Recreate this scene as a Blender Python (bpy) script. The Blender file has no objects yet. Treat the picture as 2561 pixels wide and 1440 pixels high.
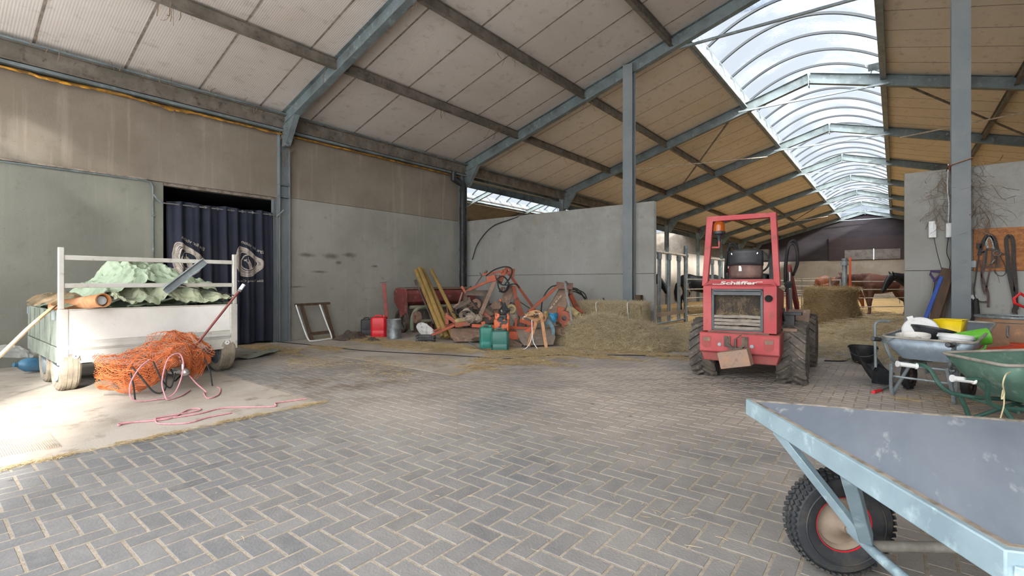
import bpy, bmesh, math, random
import numpy as np
from math import sin, cos, pi, radians, sqrt, atan2
from mathutils import Vector, Matrix, noise
random.seed(7); np.random.seed(7)
sc = bpy.context.scene
COL = sc.collection

# ------------------------------------------------------------------ camera
F_PX, VX, HY, CAMZ = 1205.0, 2238.0, 706.0, 1.3
YAW = math.atan((VX - 1280.5) / F_PX)
cd = bpy.data.cameras.new('camera'); cam = bpy.data.objects.new('camera', cd); COL.objects.link(cam)
cam.location = (0, 0, CAMZ); cam.rotation_euler = (radians(90), 0, YAW)
cd.sensor_width = 36; cd.lens = F_PX / 2561 * 36; cd.shift_y = -(720 - HY) / 2561
cd.clip_start = .05; cd.clip_end = 300
sc.camera = cam

# ------------------------------------------------------------------ view, world, sun
sc.view_settings.view_transform = 'Standard'; sc.view_settings.look = 'None'
sc.view_settings.gamma = 1; sc.view_settings.use_curve_mapping = False
sc.view_settings.exposure = 0.68
sc.cycles.use_denoising = True
sc.cycles.max_bounces = 12; sc.cycles.diffuse_bounces = 7; sc.cycles.glossy_bounces = 3
sc.cycles.transmission_bounces = 6; sc.cycles.transparent_max_bounces = 16
sc.cycles.sample_clamp_indirect = 6; sc.cycles.caustics_reflective = False; sc.cycles.caustics_refractive = False
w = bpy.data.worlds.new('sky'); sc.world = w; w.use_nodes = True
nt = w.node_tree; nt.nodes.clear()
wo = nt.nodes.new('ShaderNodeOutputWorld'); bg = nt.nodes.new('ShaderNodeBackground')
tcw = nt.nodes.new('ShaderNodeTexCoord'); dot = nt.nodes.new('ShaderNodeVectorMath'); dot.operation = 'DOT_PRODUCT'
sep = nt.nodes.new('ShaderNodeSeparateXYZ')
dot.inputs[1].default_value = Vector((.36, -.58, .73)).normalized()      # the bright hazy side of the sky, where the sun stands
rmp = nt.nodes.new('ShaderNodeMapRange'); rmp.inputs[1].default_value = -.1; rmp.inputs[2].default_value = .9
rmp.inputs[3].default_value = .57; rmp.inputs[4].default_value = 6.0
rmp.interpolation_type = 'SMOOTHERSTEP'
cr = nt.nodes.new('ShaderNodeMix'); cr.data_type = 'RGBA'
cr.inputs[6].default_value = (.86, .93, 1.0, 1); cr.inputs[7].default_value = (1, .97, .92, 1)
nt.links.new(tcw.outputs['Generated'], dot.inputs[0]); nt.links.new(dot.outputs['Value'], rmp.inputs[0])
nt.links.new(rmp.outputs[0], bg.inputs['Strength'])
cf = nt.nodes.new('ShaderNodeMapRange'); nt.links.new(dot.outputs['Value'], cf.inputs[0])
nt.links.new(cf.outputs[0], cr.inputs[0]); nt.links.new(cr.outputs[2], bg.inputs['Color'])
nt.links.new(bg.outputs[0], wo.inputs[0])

SUN_DIR = Vector((-.92, .39, -.50)).normalized()                         # through the open front door, onto trailer and slab
sd = bpy.data.lights.new('sun', 'SUN'); sd.energy = 10.5; sd.angle = radians(5.0); sd.color = (1, .95, .86)
so = bpy.data.objects.new('sun', sd); COL.objects.link(so); so.location = (8, -8, 9)
so.rotation_euler = SUN_DIR.to_track_quat('-Z', 'Y').to_euler()

def portal(name, loc, target, sx, sy):
    d = bpy.data.lights.new(name, 'AREA'); d.shape = 'RECTANGLE'; d.size = sx; d.size_y = sy; d.cycles.is_portal = True
    o = bpy.data.objects.new(name, d); COL.objects.link(o); o.location = loc
    o.rotation_euler = (Vector(target) - Vector(loc)).to_track_quat('-Z', 'Y').to_euler()
    return o

# ------------------------------------------------------------------ helpers
WM = {}
def V(*a): return Vector(a[0] if len(a) == 1 else a)
def ground(x, y, z=0.0):
    r = (x - 1280.5) / F_PX; u = -(y - HY) / F_PX; d = (z - CAMZ) / u
    c, s = cos(YAW), sin(YAW)
    return Vector(((r * c - s) * d, (r * s + c) * d, z))
def props(o, label=None, cat=None, group=None, kind=None):
    if label: o['label'] = label
    if cat: o['category'] = cat
    if group: o['group'] = group
    if kind: o['kind'] = kind
def link(o, parent=None):
    COL.objects.link(o)
    if parent: o.parent = parent
    m = Matrix.Translation(o.location) @ o.rotation_euler.to_matrix().to_4x4() @ Matrix.Diagonal((*o.scale, 1))
    WM[o] = (WM[parent] @ m) if parent else m
    return o
def thing(name, label, cat, loc=(0, 0, 0), rz=0, group=None, rot=None, kind=None):
    o = bpy.data.objects.new(name, None); o.empty_display_size = .1
    o.location = loc; o.rotation_euler = rot if rot else (0, 0, rz)
    props(o, label, cat, group, kind); return link(o)
def copy_tree(o, parent=None, loc=None, rot=None, label=None, skip=()):
    c = o.copy(); COL.objects.link(c); c.parent = parent
    if loc is not None: c.location = loc
    if rot is not None: c.rotation_euler = rot
    if label: c['label'] = label
    for ch in [x for x in COL.objects if x.parent == o]:
        if ch.name.split('.')[0] not in skip: copy_tree(ch, c)
    return c

class MB:
    def __init__(s, M=None): s.bm = bmesh.new(); s.M = M or Matrix(); s.mi = 0
    def v(s, p): return s.bm.verts.new(s.M @ Vector(p))
    def f(s, vs):
        try:
            f = s.bm.faces.new(vs); f.material_index = s.mi; return f
        except ValueError: return None
    def hexa(s, P):
        v = [s.v(p) for p in P]
        for q in ((0, 3, 2, 1), (4, 5, 6, 7), (0, 1, 5, 4), (1, 2, 6, 5), (2, 3, 7, 6), (3, 0, 4, 7)): s.f([v[i] for i in q])
        return s
    def box(s, a, b):
        x0, y0, z0 = a; x1, y1, z1 = b
        return s.hexa([(x0, y0, z0), (x1, y0, z0), (x1, y1, z0), (x0, y1, z0), (x0, y0, z1), (x1, y0, z1), (x1, y1, z1), (x0, y1, z1)])
    def obox(s, c, size, R=None):
        R = R or Matrix.Identity(3); c = Vector(c); h = Vector(size) / 2
        return s.hexa([c + R @ Vector((a * h.x, b * h.y, z * h.z)) for z in (-1, 1) for a, b in ((-1, -1), (1, -1), (1, 1), (-1, 1))])
    def sweep(s, pts, sec, up=None, closed=False, scale=None, caps=True, twist=0):
        P = [Vector(p) for p in pts]; n = len(P); rings = []
        T = []
        for i in range(n):
            a = P[(i - 1) % n] if (i > 0 or closed) else P[i]; b = P[(i + 1) % n] if (i < n - 1 or closed) else P[i]
            t = (b - a); T.append(t.normalized() if t.length > 1e-9 else Vector((0, 0, 1)))
        fixed = up is not None
        u = Vector(up) if fixed else (Vector((0, 0, 1)) if abs(T[0].z) < .9 else Vector((1, 0, 0)))
        for i in range(n):
            t = T[i]; base = Vector(up) if fixed else u
            nn = base - t * base.dot(t)
            if nn.length < 1e-6: nn = t.orthogonal()
            nn.normalize(); u = nn; bi = t.cross(nn)
            k = 1 if scale is None else (scale[i] if hasattr(scale, '__len__') else scale)
            kx, ky = k if hasattr(k, '__len__') else (k, k)
            if 0 < i < n - 1 or closed:
                cs = max(.35, T[i].dot((P[(i + 1) % n] - P[i]).normalized())) if (P[(i + 1) % n] - P[i]).length > 1e-9 else 1
                m = 1 / cs if len(sec) <= 4 else 1
            else: m = 1
            ca, sa = cos(twist * i), sin(twist * i)
            rings.append([s.v(P[i] + bi * ((x * ca - y * sa) * kx * m) + nn * ((x * sa + y * ca) * ky * (1 if fixed else m))) for x, y in sec])
        q = len(sec)
        for i in range(n if closed else n - 1):
            A, B = rings[i], rings[(i + 1) % n]
            for j in range(q): s.f([A[j], A[(j + 1) % q], B[(j + 1) % q], B[j]])
        if caps and not closed:
            s.f(list(reversed(rings[0]))); s.f(rings[-1])
        return s
    def tube(s, pts, r, seg=8, closed=False, up=None, caps=True):
        rr = r if hasattr(r, '__len__') else None
        b = 1.0 if rr else r
        sec = [(b * cos(2 * pi * k / seg), b * sin(2 * pi * k / seg)) for k in range(seg)]
        return s.sweep(pts, sec, up, closed, rr, caps)
    def beam(s, a, b, wd, ht, up=(0, 0, 1)):
        return s.sweep([a, b], [(-wd / 2, -ht / 2), (wd / 2, -ht / 2), (wd / 2, ht / 2), (-wd / 2, ht / 2)], up)
    def ribbon(s, pts, wd, th, up=None, closed=False):
        return s.sweep(pts, [(-wd / 2, -th / 2), (wd / 2, -th / 2), (wd / 2, th / 2), (-wd / 2, th / 2)], up, closed)
    def hbeam(s, a, b, wd, ht, tw=.01, tf=.014, up=(0, 0, 1)):
        w2, h2, t = wd / 2, ht / 2, tw / 2
        sec = [(-w2, -h2), (w2, -h2), (w2, -h2 + tf), (t, -h2 + tf), (t, h2 - tf), (w2, h2 - tf), (w2, h2), (-w2, h2), (-w2, h2 - tf), (-t, h2 - tf), (-t, -h2 + tf), (-w2, -h2 + tf)]
        return s.sweep([a, b], sec, up)
    def lathe(s, prof, c=(0, 0, 0), ax=(0, 0, 1), seg=24, a0=0, a1=2 * pi, sq=None):
        c = Vector(c); ax = Vector(ax).normalized(); q = Vector((0, 0, 1)).rotation_difference(ax)
        full = abs(a1 - a0 - 2 * pi) < 1e-6; n = seg if full else seg + 1; rings = []
        for r, z in prof:
            ring = []
            for k in range(n):
                a = a0 + (a1 - a0) * k / seg; x, y = r * cos(a), r * sin(a)
                if sq: x *= sq[0]; y *= sq[1]
                ring.append(s.v(c + q @ Vector((x, y, z))))
            rings.append(ring)
        for A, B in zip(rings, rings[1:]):
            for k in range(seg): s.f([A[k], A[(k + 1) % n], B[(k + 1) % n], B[k]])
        return s
    def disc(s, c, ax, r, th, seg=20, r_in=0):
        if r_in: return s.lathe([(r_in, -th / 2), (r, -th / 2), (r, th / 2), (r_in, th / 2), (r_in, -th / 2)], c, ax, seg)
        return s.lathe([(1e-4, -th / 2), (r, -th / 2), (r, th / 2), (1e-4, th / 2)], c, ax, seg)
    def ball(s, c, r, seg=12, ax=(0, 0, 1)):
        rx, ry, rz = r if hasattr(r, '__len__') else (r, r, r)
        n = max(6, seg // 2)
        return s.lathe([(max(1e-4, sin(pi * i / n)), -cos(pi * i / n) * rz) for i in range(n + 1)], c, ax, seg, sq=(rx, ry))
    def ell(s, c, R, size, seg=16):
        n = max(6, seg // 2); c = Vector(c); rings = []
        for i in range(n + 1):
            a = pi * i / n
            rings.append([s.v(c + R @ Vector((max(1e-3, sin(a)) * cos(2 * pi * k / seg) * size[0], max(1e-3, sin(a)) * sin(2 * pi * k / seg) * size[1], -cos(a) * size[2]))) for k in range(seg)])
        for A, B in zip(rings, rings[1:]):
            for k in range(seg): s.f([A[k], A[(k + 1) % seg], B[(k + 1) % seg], B[k]])
        return s
    def prism(s, poly, ext):
        e = Vector(ext); A = [s.v(p) for p in poly]; B = [s.v(Vector(p) + e) for p in poly]; n = len(A)
        s.f(list(reversed(A))); s.f(B)
        for i in range(n): s.f([A[i], A[(i + 1) % n], B[(i + 1) % n], B[i]])
        return s
    def sheet(s, fn, nu, nv, th=0, closeu=False):
        g = [[s.v(fn(i / nu, j / nv)) for j in range(nv + 1)] for i in range(nu + (0 if closeu else 1))]
        m = len(g)
        for i in range(nu):
            for j in range(nv): s.f([g[i][j], g[(i + 1) % m][j], g[(i + 1) % m][j + 1], g[i][j + 1]])
        return s
    def build(s, name, mat, parent=None, world=False, bevel=0, smooth=38, solid=0, sub=0, remesh=0, lap=0, wire=0, kind=None, label=None, wn=False):
        bm = s.bm
        if world and parent is not None:
            bmesh.ops.transform(bm, matrix=WM[parent].inverted(), verts=bm.verts)
        bmesh.ops.remove_doubles(bm, verts=bm.verts, dist=2e-5)
        if not solid and not wire: bmesh.ops.recalc_face_normals(bm, faces=bm.faces)
        ang = radians(smooth)
        for f in bm.faces: f.smooth = smooth > 0
        if smooth > 0:
            for e in bm.edges:
                if len(e.link_faces) == 2: e.smooth = e.calc_face_angle(0) < ang
        me = bpy.data.meshes.new(name); bm.to_mesh(me); bm.free()
        for m in (mat if isinstance(mat, (list, tuple)) else [mat]): me.materials.append(m)
        o = bpy.data.objects.new(name, me); link(o, parent)
        if remesh:
            r = o.modifiers.new('r', 'REMESH'); r.mode = 'VOXEL'; r.voxel_size = remesh; r.use_smooth_shade = True
        if lap:
            r = o.modifiers.new('s', 'SMOOTH'); r.iterations = lap; r.factor = .6
        if sub:
            r = o.modifiers.new('u', 'SUBSURF'); r.levels = sub; r.render_levels = sub
        if solid:
            r = o.modifiers.new('t', 'SOLIDIFY'); r.thickness = solid; r.offset = 0
        if wire:
            r = o.modifiers.new('w', 'WIREFRAME'); r.thickness = wire; r.use_replace = True; r.use_even_offset = False
        if bevel:
            r = o.modifiers.new('b', 'BEVEL'); r.width = bevel; r.segments = 2; r.limit_method = 'ANGLE'; r.angle_limit = radians(40)
        if kind: o['kind'] = kind
        if label: o['label'] = label
        return o
def top(o, label, cat, group=None, kind=None): props(o, label, cat, group, kind); return o
def struct(name, mb, mat, parent=None, **k):
    o = mb.build(name, mat, parent, **k); 
    if parent is None: o['kind'] = 'structure'
    return o
def text_mesh(mb, txt, size, M, depth=.002, shear=0, mirror=False, bold=0, align='CENTER', sp=1):
    cu = bpy.data.curves.new('t', 'FONT'); cu.body = txt; cu.size = size; cu.extrude = depth; cu.align_x = align; cu.shear = shear
    cu.offset = bold; cu.space_character = sp; cu.resolution_u = 3
    ob = bpy.data.objects.new('t', cu); COL.objects.link(ob)
    dg = bpy.context.evaluated_depsgraph_get(); me = bpy.data.meshes.new_from_object(ob.evaluated_get(dg))
    S = Matrix.Diagonal((-1 if mirror else 1, 1, 1, 1)); n0 = len(mb.bm.verts)
    me.transform(M @ S); mb.bm.from_mesh(me)
    bpy.data.objects.remove(ob); bpy.data.meshes.remove(me); bpy.data.curves.remove(cu)
def rotm(ax, deg): return Matrix.Rotation(radians(deg), 3, ax)
def bez(P, n=10):
    """smooth curve through points (Catmull-Rom)"""
    P = [Vector(p) for p in P]; out = []
    for i in range(len(P) - 1):
        a = P[i - 1] if i else P[i] * 2 - P[i + 1]; b, c = P[i], P[i + 1]; d = P[i + 2] if i + 2 < len(P) else P[i + 1] * 2 - P[i]
        for k in range(n):
            t = k / n
            out.append(.5 * ((2 * b) + (c - a) * t + (2 * a - 5 * b + 4 * c - d) * t * t + (3 * b - a - 3 * c + d) * t ** 3))
    out.append(P[-1]); return out

# ------------------------------------------------------------------ materials
def lin(h):
    if not isinstance(h, str): return (*h, 1) if len(h) == 3 else h
    r = [int(h[i:i + 2], 16) / 255 for i in (0, 2, 4)]
    return tuple(x / 12.92 if x <= .04045 else ((x + .055) / 1.055) ** 2.4 for x in r) + (1,)
def mat(name, c, rough=.6, metal=0, c2=None, scale=4, f0=.45, f1=.65, bump=0, bscale=30, stretch=(1, 1, 1), c3=None, s3=20, g0=.55, g1=.7, spec=.5, alpha=1, trans=0, det=6, geo=True):
    m = bpy.data.materials.new(name); m.use_nodes = True; nt = m.node_tree; N = nt.nodes; L = nt.links
    b = N['Principled BSDF']; b.inputs['Roughness'].default_value = rough; b.inputs['Metallic'].default_value = metal
    b.inputs['Specular IOR Level'].default_value = spec
    b.inputs['Base Color'].default_value = lin(c)
    if trans: b.inputs['Transmission Weight'].default_value = trans
    if alpha < 1: b.inputs['Alpha'].default_value = alpha
    tc = N.new('ShaderNodeTexCoord'); mp = N.new('ShaderNodeMapping'); mp.inputs['Scale'].default_value = stretch
    L.new(tc.outputs['Object'], mp.inputs[0]); out = None
    def layer(prev, col, sca, a, z, seed):
        n = N.new('ShaderNodeTexNoise'); n.inputs['Scale'].default_value = sca; n.inputs['Detail'].default_value = det
        n.inputs['Roughness'].default_value = .62
        add = N.new('ShaderNodeVectorMath'); add.inputs[1].default_value = (seed * 3.7, seed * 1.3, seed); L.new(mp.outputs[0], add.inputs[0])
        L.new(add.outputs[0], n.inputs['Vector'])
        r = N.new('ShaderNodeMapRange'); r.inputs[1].default_value = a; r.inputs[2].default_value = z; L.new(n.outputs['Fac'], r.inputs[0])
        mx = N.new('ShaderNodeMix'); mx.data_type = 'RGBA'; L.new(r.outputs[0], mx.inputs[0])
        if isinstance(prev, tuple): mx.inputs[6].default_value = prev
        else: L.new(prev, mx.inputs[6])
        mx.inputs[7].default_value = lin(col); return mx.outputs[2]
    cur = lin(c)
    if c2: cur = layer(cur, c2, scale, f0, f1, 1)
    if c3: cur = layer(cur, c3, s3, g0, g1, 5)
    if not isinstance(cur, tuple): L.new(cur, b.inputs['Base Color'])
    if bump:
        n = N.new('ShaderNodeTexNoise'); n.inputs['Scale'].default_value = bscale; n.inputs['Detail'].default_value = 5
        L.new(mp.outputs[0], n.inputs['Vector']); bp = N.new('ShaderNodeBump'); bp.inputs['Strength'].default_value = bump; bp.inputs['Distance'].default_value = .01
        L.new(n.outputs['Fac'], bp.inputs['Height']); L.new(bp.outputs[0], b.inputs['Normal'])
    m['out'] = 1
    return m
def attr_mat(name, cols, rough=.8, noise_c=None, nscale=3):
    """colour picked per face island from a stored face attribute 'tone'"""
    m = mat(name, cols[0], rough); N = m.node_tree.nodes; L = m.node_tree.links
    a = N.new('ShaderNodeAttribute'); a.attribute_name = 'tone'; r = N.new('ShaderNodeValToRGB')
    e = r.color_ramp.elements; e[0].color = lin(cols[0]); e[1].color = lin(cols[-1])
    for i, c in enumerate(cols[1:-1]): x = e.new((i + 1) / (len(cols) - 1)); x.color = lin(c)
    L.new(a.outputs['Fac'], r.inputs[0]); L.new(r.outputs[0], N['Principled BSDF'].inputs['Base Color'])
    return m

M = {}
M['galv'] = mat('galvanised_steel', '8e989c', .5, .35, '6d777b', 3, .4, .65, .1, 60, c3='a3adb0', s3=14)
M['beam'] = mat('painted_beam_steel', '6f7a7c', .6, .15, '4f5553', 2, .42, .7, .1, 40, c3='84908f', s3=9)
M['beam_blue'] = mat('blue_grey_column_paint', '6f777c', .6, .1, '7f8384', 1.3, .4, .65, .1, 40, c3='6b6a66', s3=7, g0=.62, g1=.75)
M['purlin'] = mat('dusty_purlin_steel', '5f594f', .75, .1, '7d746a', 3, .4, .65, .15, 40, c3='3f3a35', s3=8)
M['black_pl'] = mat('black_plastic', '26292d', .5, 0, '3c3d3e', 8, .5, .7, .1, 60)
M['black_rub'] = mat('black_rubber', '1f2022', .7, 0, '3b3733', 8, .5, .75, .1, 60)
M['red_pl'] = mat('red_plastic', 'd31f2b', .4, 0, 'b0222b', 5, .5, .7)
M['white_pl'] = mat('white_plastic', 'd9dcdc', .45, 0, 'b9b6ad', 9, .55, .75, .05)
M['rust'] = mat('rusty_steel', '6d5045', .8, .1, '83695c', 8, .4, .6, .2, 60)
M['wood_dark'] = mat('dark_weathered_wood', '594536', .8, 0, '463629', 10, .4, .6, .2, 50, (1, 1, .15))
M['orange'] = mat('worn_orange_paint', 'a65339', .7, 0, '894b39', 6, .42, .64, .1, 50, c3='7b6252', s3=9, g0=.53, g1=.66)
M['dust'] = mat('dusty_brown_sheet_steel', '87705f', .75, 0, '6f5c50', 6, .4, .65, .12, 50, c3='a08b78', s3=14)
M['chrome'] = mat('bright_metal', 'c4c8c8', .25, .9)
# ================================================================== the barn
XW, XE, XR, HR, SL = -10.6, 6.62, -1.99, 7.49, .289
Y0, BAY, YF, YB = 5.18, 5.715, -1.2, 51.0
FY = [Y0 + BAY * (k - 1) for k in range(0, 10)]          # frame k stands at FY[k]; k=1 is the first in view
def roofz(x): return HR - SL * abs(x - XR)

# --- materials of the shell
def concrete(name, c, c2, drip, dc, z0=0, z1=5):
    m = mat(name, c, .85, 0, c2, .7, .4, .65, .25, 45, c3=dc, s3=5, g0=.6, g1=.78)
    nt = m.node_tree; N = nt.nodes; L = nt.links; b = N['Principled BSDF']
    prev = b.inputs['Base Color'].links[0].from_socket
    tc = N.new('ShaderNodeTexCoord'); mp = N.new('ShaderNodeMapping'); mp.inputs['Scale'].default_value = (6, 6, .35)
    L.new(tc.outputs['Object'], mp.inputs[0]); n = N.new('ShaderNodeTexNoise'); n.inputs['Scale'].default_value = 1.2; n.inputs['Detail'].default_value = 7
    L.new(mp.outputs[0], n.inputs[0]); r = N.new('ShaderNodeMapRange'); r.inputs[1].default_value = .58; r.inputs[2].default_value = .78; r.inputs[4].default_value = .55
    L.new(n.outputs[0], r.inputs[0]); mx = N.new('ShaderNodeMix'); mx.data_type = 'RGBA'; L.new(r.outputs[0], mx.inputs[0]); L.new(prev, mx.inputs[6])
    mx.inputs[7].default_value = lin(drip)
    # dirt and cobweb film lying in the upper metre of the panels, fine speckle all over
    sx = N.new('ShaderNodeSeparateXYZ'); L.new(tc.outputs['Object'], sx.inputs[0])
    r2 = N.new('ShaderNodeMapRange'); r2.inputs[1].default_value = z0; r2.inputs[2].default_value = z1; r2.inputs[4].default_value = .75; L.new(sx.outputs[2], r2.inputs[0])
    n2 = N.new('ShaderNodeTexNoise'); n2.inputs['Scale'].default_value = 2.2; n2.inputs['Detail'].default_value = 9; n2.inputs['Roughness'].default_value = .75
    L.new(tc.outputs['Object'], n2.inputs[0]); r3 = N.new('ShaderNodeMapRange'); r3.inputs[1].default_value = .35; r3.inputs[2].default_value = .6; L.new(n2.outputs[0], r3.inputs[0])
    mu = N.new('ShaderNodeMath'); mu.operation = 'MULTIPLY'; L.new(r2.outputs[0], mu.inputs[0]); L.new(r3.outputs[0], mu.inputs[1])
    m2 = N.new('ShaderNodeMix'); m2.data_type = 'RGBA'; L.new(mu.outputs[0], m2.inputs[0]); L.new(mx.outputs[2], m2.inputs[6]); m2.inputs[7].default_value = lin('6f6557')
    n4 = N.new('ShaderNodeTexNoise'); n4.inputs['Scale'].default_value = 38; n4.inputs['Detail'].default_value = 4; L.new(tc.outputs['Object'], n4.inputs[0])
    r4 = N.new('ShaderNodeMapRange'); r4.inputs[1].default_value = .66; r4.inputs[2].default_value = .74; r4.inputs[4].default_value = .5; L.new(n4.outputs[0], r4.inputs[0])
    m4 = N.new('ShaderNodeMix'); m4.data_type = 'RGBA'; L.new(r4.outputs[0], m4.inputs[0]); L.new(m2.outputs[2], m4.inputs[6]); m4.inputs[7].default_value = lin('57524a')
    L.new(m4.outputs[2], b.inputs['Base Color'])
    return m
M['conc_lo'] = concrete('smooth_panel_concrete', '989790', '88877f', 'a5a096', '7d7b73', 6, 9)
M['conc_near'] = concrete('greenish_panel_concrete', '7a7b71', '6d6e65', '8a887c', '66655c', 6, 9)
M['conc_hi'] = concrete('dirty_panel_concrete', '877f72', '766c5f', 'a99e8f', '756b5d', 2.9, 5.6)
M['conc_cross'] = concrete('grey_panel_concrete', '9a9b98', '8f8f8b', 'a8a49b', '7f7b73', 1.2, 4.6)
M['conc_far'] = concrete('far_panel_concrete', '979087', '857d74', 'a29a91', '6f675f', 1.5, 5)
M['slab'] = mat('floor_slab_concrete', 'aca59b', .85, 0, '9b9286', 1.3, .4, .62, .2, 60, c3='7c7060', s3=3.2, g0=.56, g1=.72)
def scuff(m, spots, col):
    nt = m.node_tree; N = nt.nodes; L = nt.links; b = N['Principled BSDF']; tc = N.new('ShaderNodeTexCoord'); nz = N.new('ShaderNodeTexNoise'); nz.inputs['Scale'].default_value = 9; nz.inputs['Detail'].default_value = 6; L.new(tc.outputs['Object'], nz.inputs[0])
    for (y, z, ry, rz) in spots:
        prev = b.inputs['Base Color'].links[0].from_socket
        mp = N.new('ShaderNodeMapping'); mp.inputs['Location'].default_value = (0, -y / ry, -z / rz); mp.inputs['Scale'].default_value = (0, 1 / ry, 1 / rz); L.new(tc.outputs['Object'], mp.inputs[0])
        ln_ = N.new('ShaderNodeVectorMath'); ln_.operation = 'LENGTH'; L.new(mp.outputs[0], ln_.inputs[0]); ad = N.new('ShaderNodeMath'); ad.operation = 'ADD'; L.new(ln_.outputs['Value'], ad.inputs[0]); L.new(nz.outputs[0], ad.inputs[1])
        r = N.new('ShaderNodeMapRange'); r.inputs[1].default_value = 1.55; r.inputs[2].default_value = .7; r.inputs[4].default_value = .75; L.new(ad.outputs[0], r.inputs[0]); mx = N.new('ShaderNodeMix'); mx.data_type = 'RGBA'
        L.new(r.outputs[0], mx.inputs[0]); L.new(prev, mx.inputs[6]); mx.inputs[7].default_value = lin(col); L.new(mx.outputs[2], b.inputs['Base Color'])
scuff(M['conc_lo'], [(5.75, 1.93, .28, .06), (6.35, 1.93, .25, .09), (6.85, 1.98, .22, .07), (6.55, 1.78, .1, .05), (6.05, 1.55, .25, .035), (5.5, 1.2, .3, .03), (7.6, 1.72, .12, .04)], '4c4843')
def roof_mat(name, c, c2, c3, sc_, trans):
    m = mat(name, c, .7, 0, c2, .45, .36, .7, 0, 1, (1, .6, 1), c3, 6.0, .56, .8)
    nt = m.node_tree; N = nt.nodes; L = nt.links; b = N['Principled BSDF']
    tc = N.new('ShaderNodeTexCoord'); wv = N.new('ShaderNodeTexWave'); wv.bands_direction = 'Y'; wv.inputs['Scale'].default_value = sc_
    L.new(tc.outputs['Object'], wv.inputs[0]); bp = N.new('ShaderNodeBump'); bp.inputs['Strength'].default_value = .22; bp.inputs['Distance'].default_value = .006
    L.new(wv.outputs['Fac'], bp.inputs['Height']); L.new(bp.outputs[0], b.inputs['Normal'])
    # grooves tinted a darker brown-grey
    prev = b.inputs['Base Color'].links[0].from_socket
    r = N.new('ShaderNodeMapRange'); r.inputs[1].default_value = .12; r.inputs[2].default_value = 0; r.inputs[4].default_value = .3; L.new(wv.outputs['Fac'], r.inputs[0])
    mx = N.new('ShaderNodeMix'); mx.data_type = 'RGBA'; L.new(r.outputs[0], mx.inputs[0]); L.new(prev, mx.inputs[6]); mx.inputs[7].default_value = lin('6b5f52')
    L.new(mx.outputs[2], b.inputs['Base Color'])
    if trans:
        t = N.new('ShaderNodeBsdfTranslucent'); t.inputs[0].default_value = lin('c9b7a6'); ms = N.new('ShaderNodeMixShader'); ms.inputs[0].default_value = trans
        L.new(b.outputs[0], ms.inputs[1]); L.new(t.outputs[0], ms.inputs[2]); L.new(ms.outputs[0], N['Material Output'].inputs[0])
    return m
M['roof_near'] = roof_mat('ribbed_light_roof_sheet', 'c9c1b9', 'b9aea4', '998c80', 9, .0)
M['roof_far'] = roof_mat('tan_roof_board', 'd9cfc2', 'cbbfae', 'a9998a', 9, 0)
M['roof_grey'] = mat('dusty_grey_roof', '5a544f', .8, 0, '4a4440', 1, .4, .65)
M['seam'] = mat('dusty_roof_joint', '6c6259', .8, 0, '8d8276', 9, .4, .6)
M['dark_wood'] = mat('dark_boarding', '2c262b', .8, 0, '1f1c24', 1.2, .4, .65, .1, 20, (1, 1, 3))
M['dark_red'] = mat('dark_red_boarding', '33272a', .8, 0, '282024', 1.2, .4, .65, .1, 20, (1, 1, 3))
M['yellow_foam'] = mat('yellow_building_foam', 'c98f2c', .9, 0, '7c5a2a', 7, .4, .6, .6, 40)
M['black'] = mat('black_gap', '0c0c0d', .9)

# polycarbonate: lets the sky through, flecked with dirt
m = bpy.data.materials.new('frosted_skylight_sheet'); m.use_nodes = True; nt = m.node_tree; N = nt.nodes; L = nt.links; N.clear()
o_ = N.new('ShaderNodeOutputMaterial'); tr = N.new('ShaderNodeBsdfTransparent'); df = N.new('ShaderNodeBsdfTranslucent'); mx = N.new('ShaderNodeMixShader')
tr.inputs[0].default_value = (.93, .96, 1, 1); df.inputs[0].default_value = (.3, .33, .38, 1)
tc = N.new('ShaderNodeTexCoord'); mp = N.new('ShaderNodeMapping'); mp.inputs['Scale'].default_value = (1, 3, 1); n1 = N.new('ShaderNodeTexNoise'); n1.inputs['Scale'].default_value = 14; n1.inputs['Detail'].default_value = 8
n1.inputs['Roughness'].default_value = .8
L.new(tc.outputs['Object'], mp.inputs[0]); L.new(mp.outputs[0], n1.inputs[0])
n2 = N.new('ShaderNodeTexNoise'); n2.inputs['Scale'].default_value = .8; L.new(tc.outputs['Object'], n2.inputs[0])
ad = N.new('ShaderNodeMath'); ad.operation = 'ADD'; L.new(n1.outputs[0], ad.inputs[0]); L.new(n2.outputs[0], ad.inputs[1])
rg = N.new('ShaderNodeMapRange'); rg.inputs[1].default_value = .98; rg.inputs[2].default_value = 1.35; rg.inputs[3].default_value = .04; rg.inputs[4].default_value = .8; L.new(ad.outputs[0], rg.inputs[0])
L.new(rg.outputs[0], mx.inputs[0]); L.new(tr.outputs[0], mx.inputs[1]); L.new(df.outputs[0], mx.inputs[2]); L.new(mx.outputs[0], o_.inputs[0])
M['sky_sheet'] = m
m = bpy.data.materials.new('added_milky_gable_sheet'); m.use_nodes = True; nt = m.node_tree; N = nt.nodes; L = nt.links; N.clear()
o_ = N.new('ShaderNodeOutputMaterial'); df = N.new('ShaderNodeBsdfTranslucent'); df.inputs[0].default_value = (.74, .745, .76, 1)
L.new(df.outputs[0], o_.inputs[0]); M['milky'] = m  # added translucent sheet, passes daylight in from behind the camera

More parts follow.
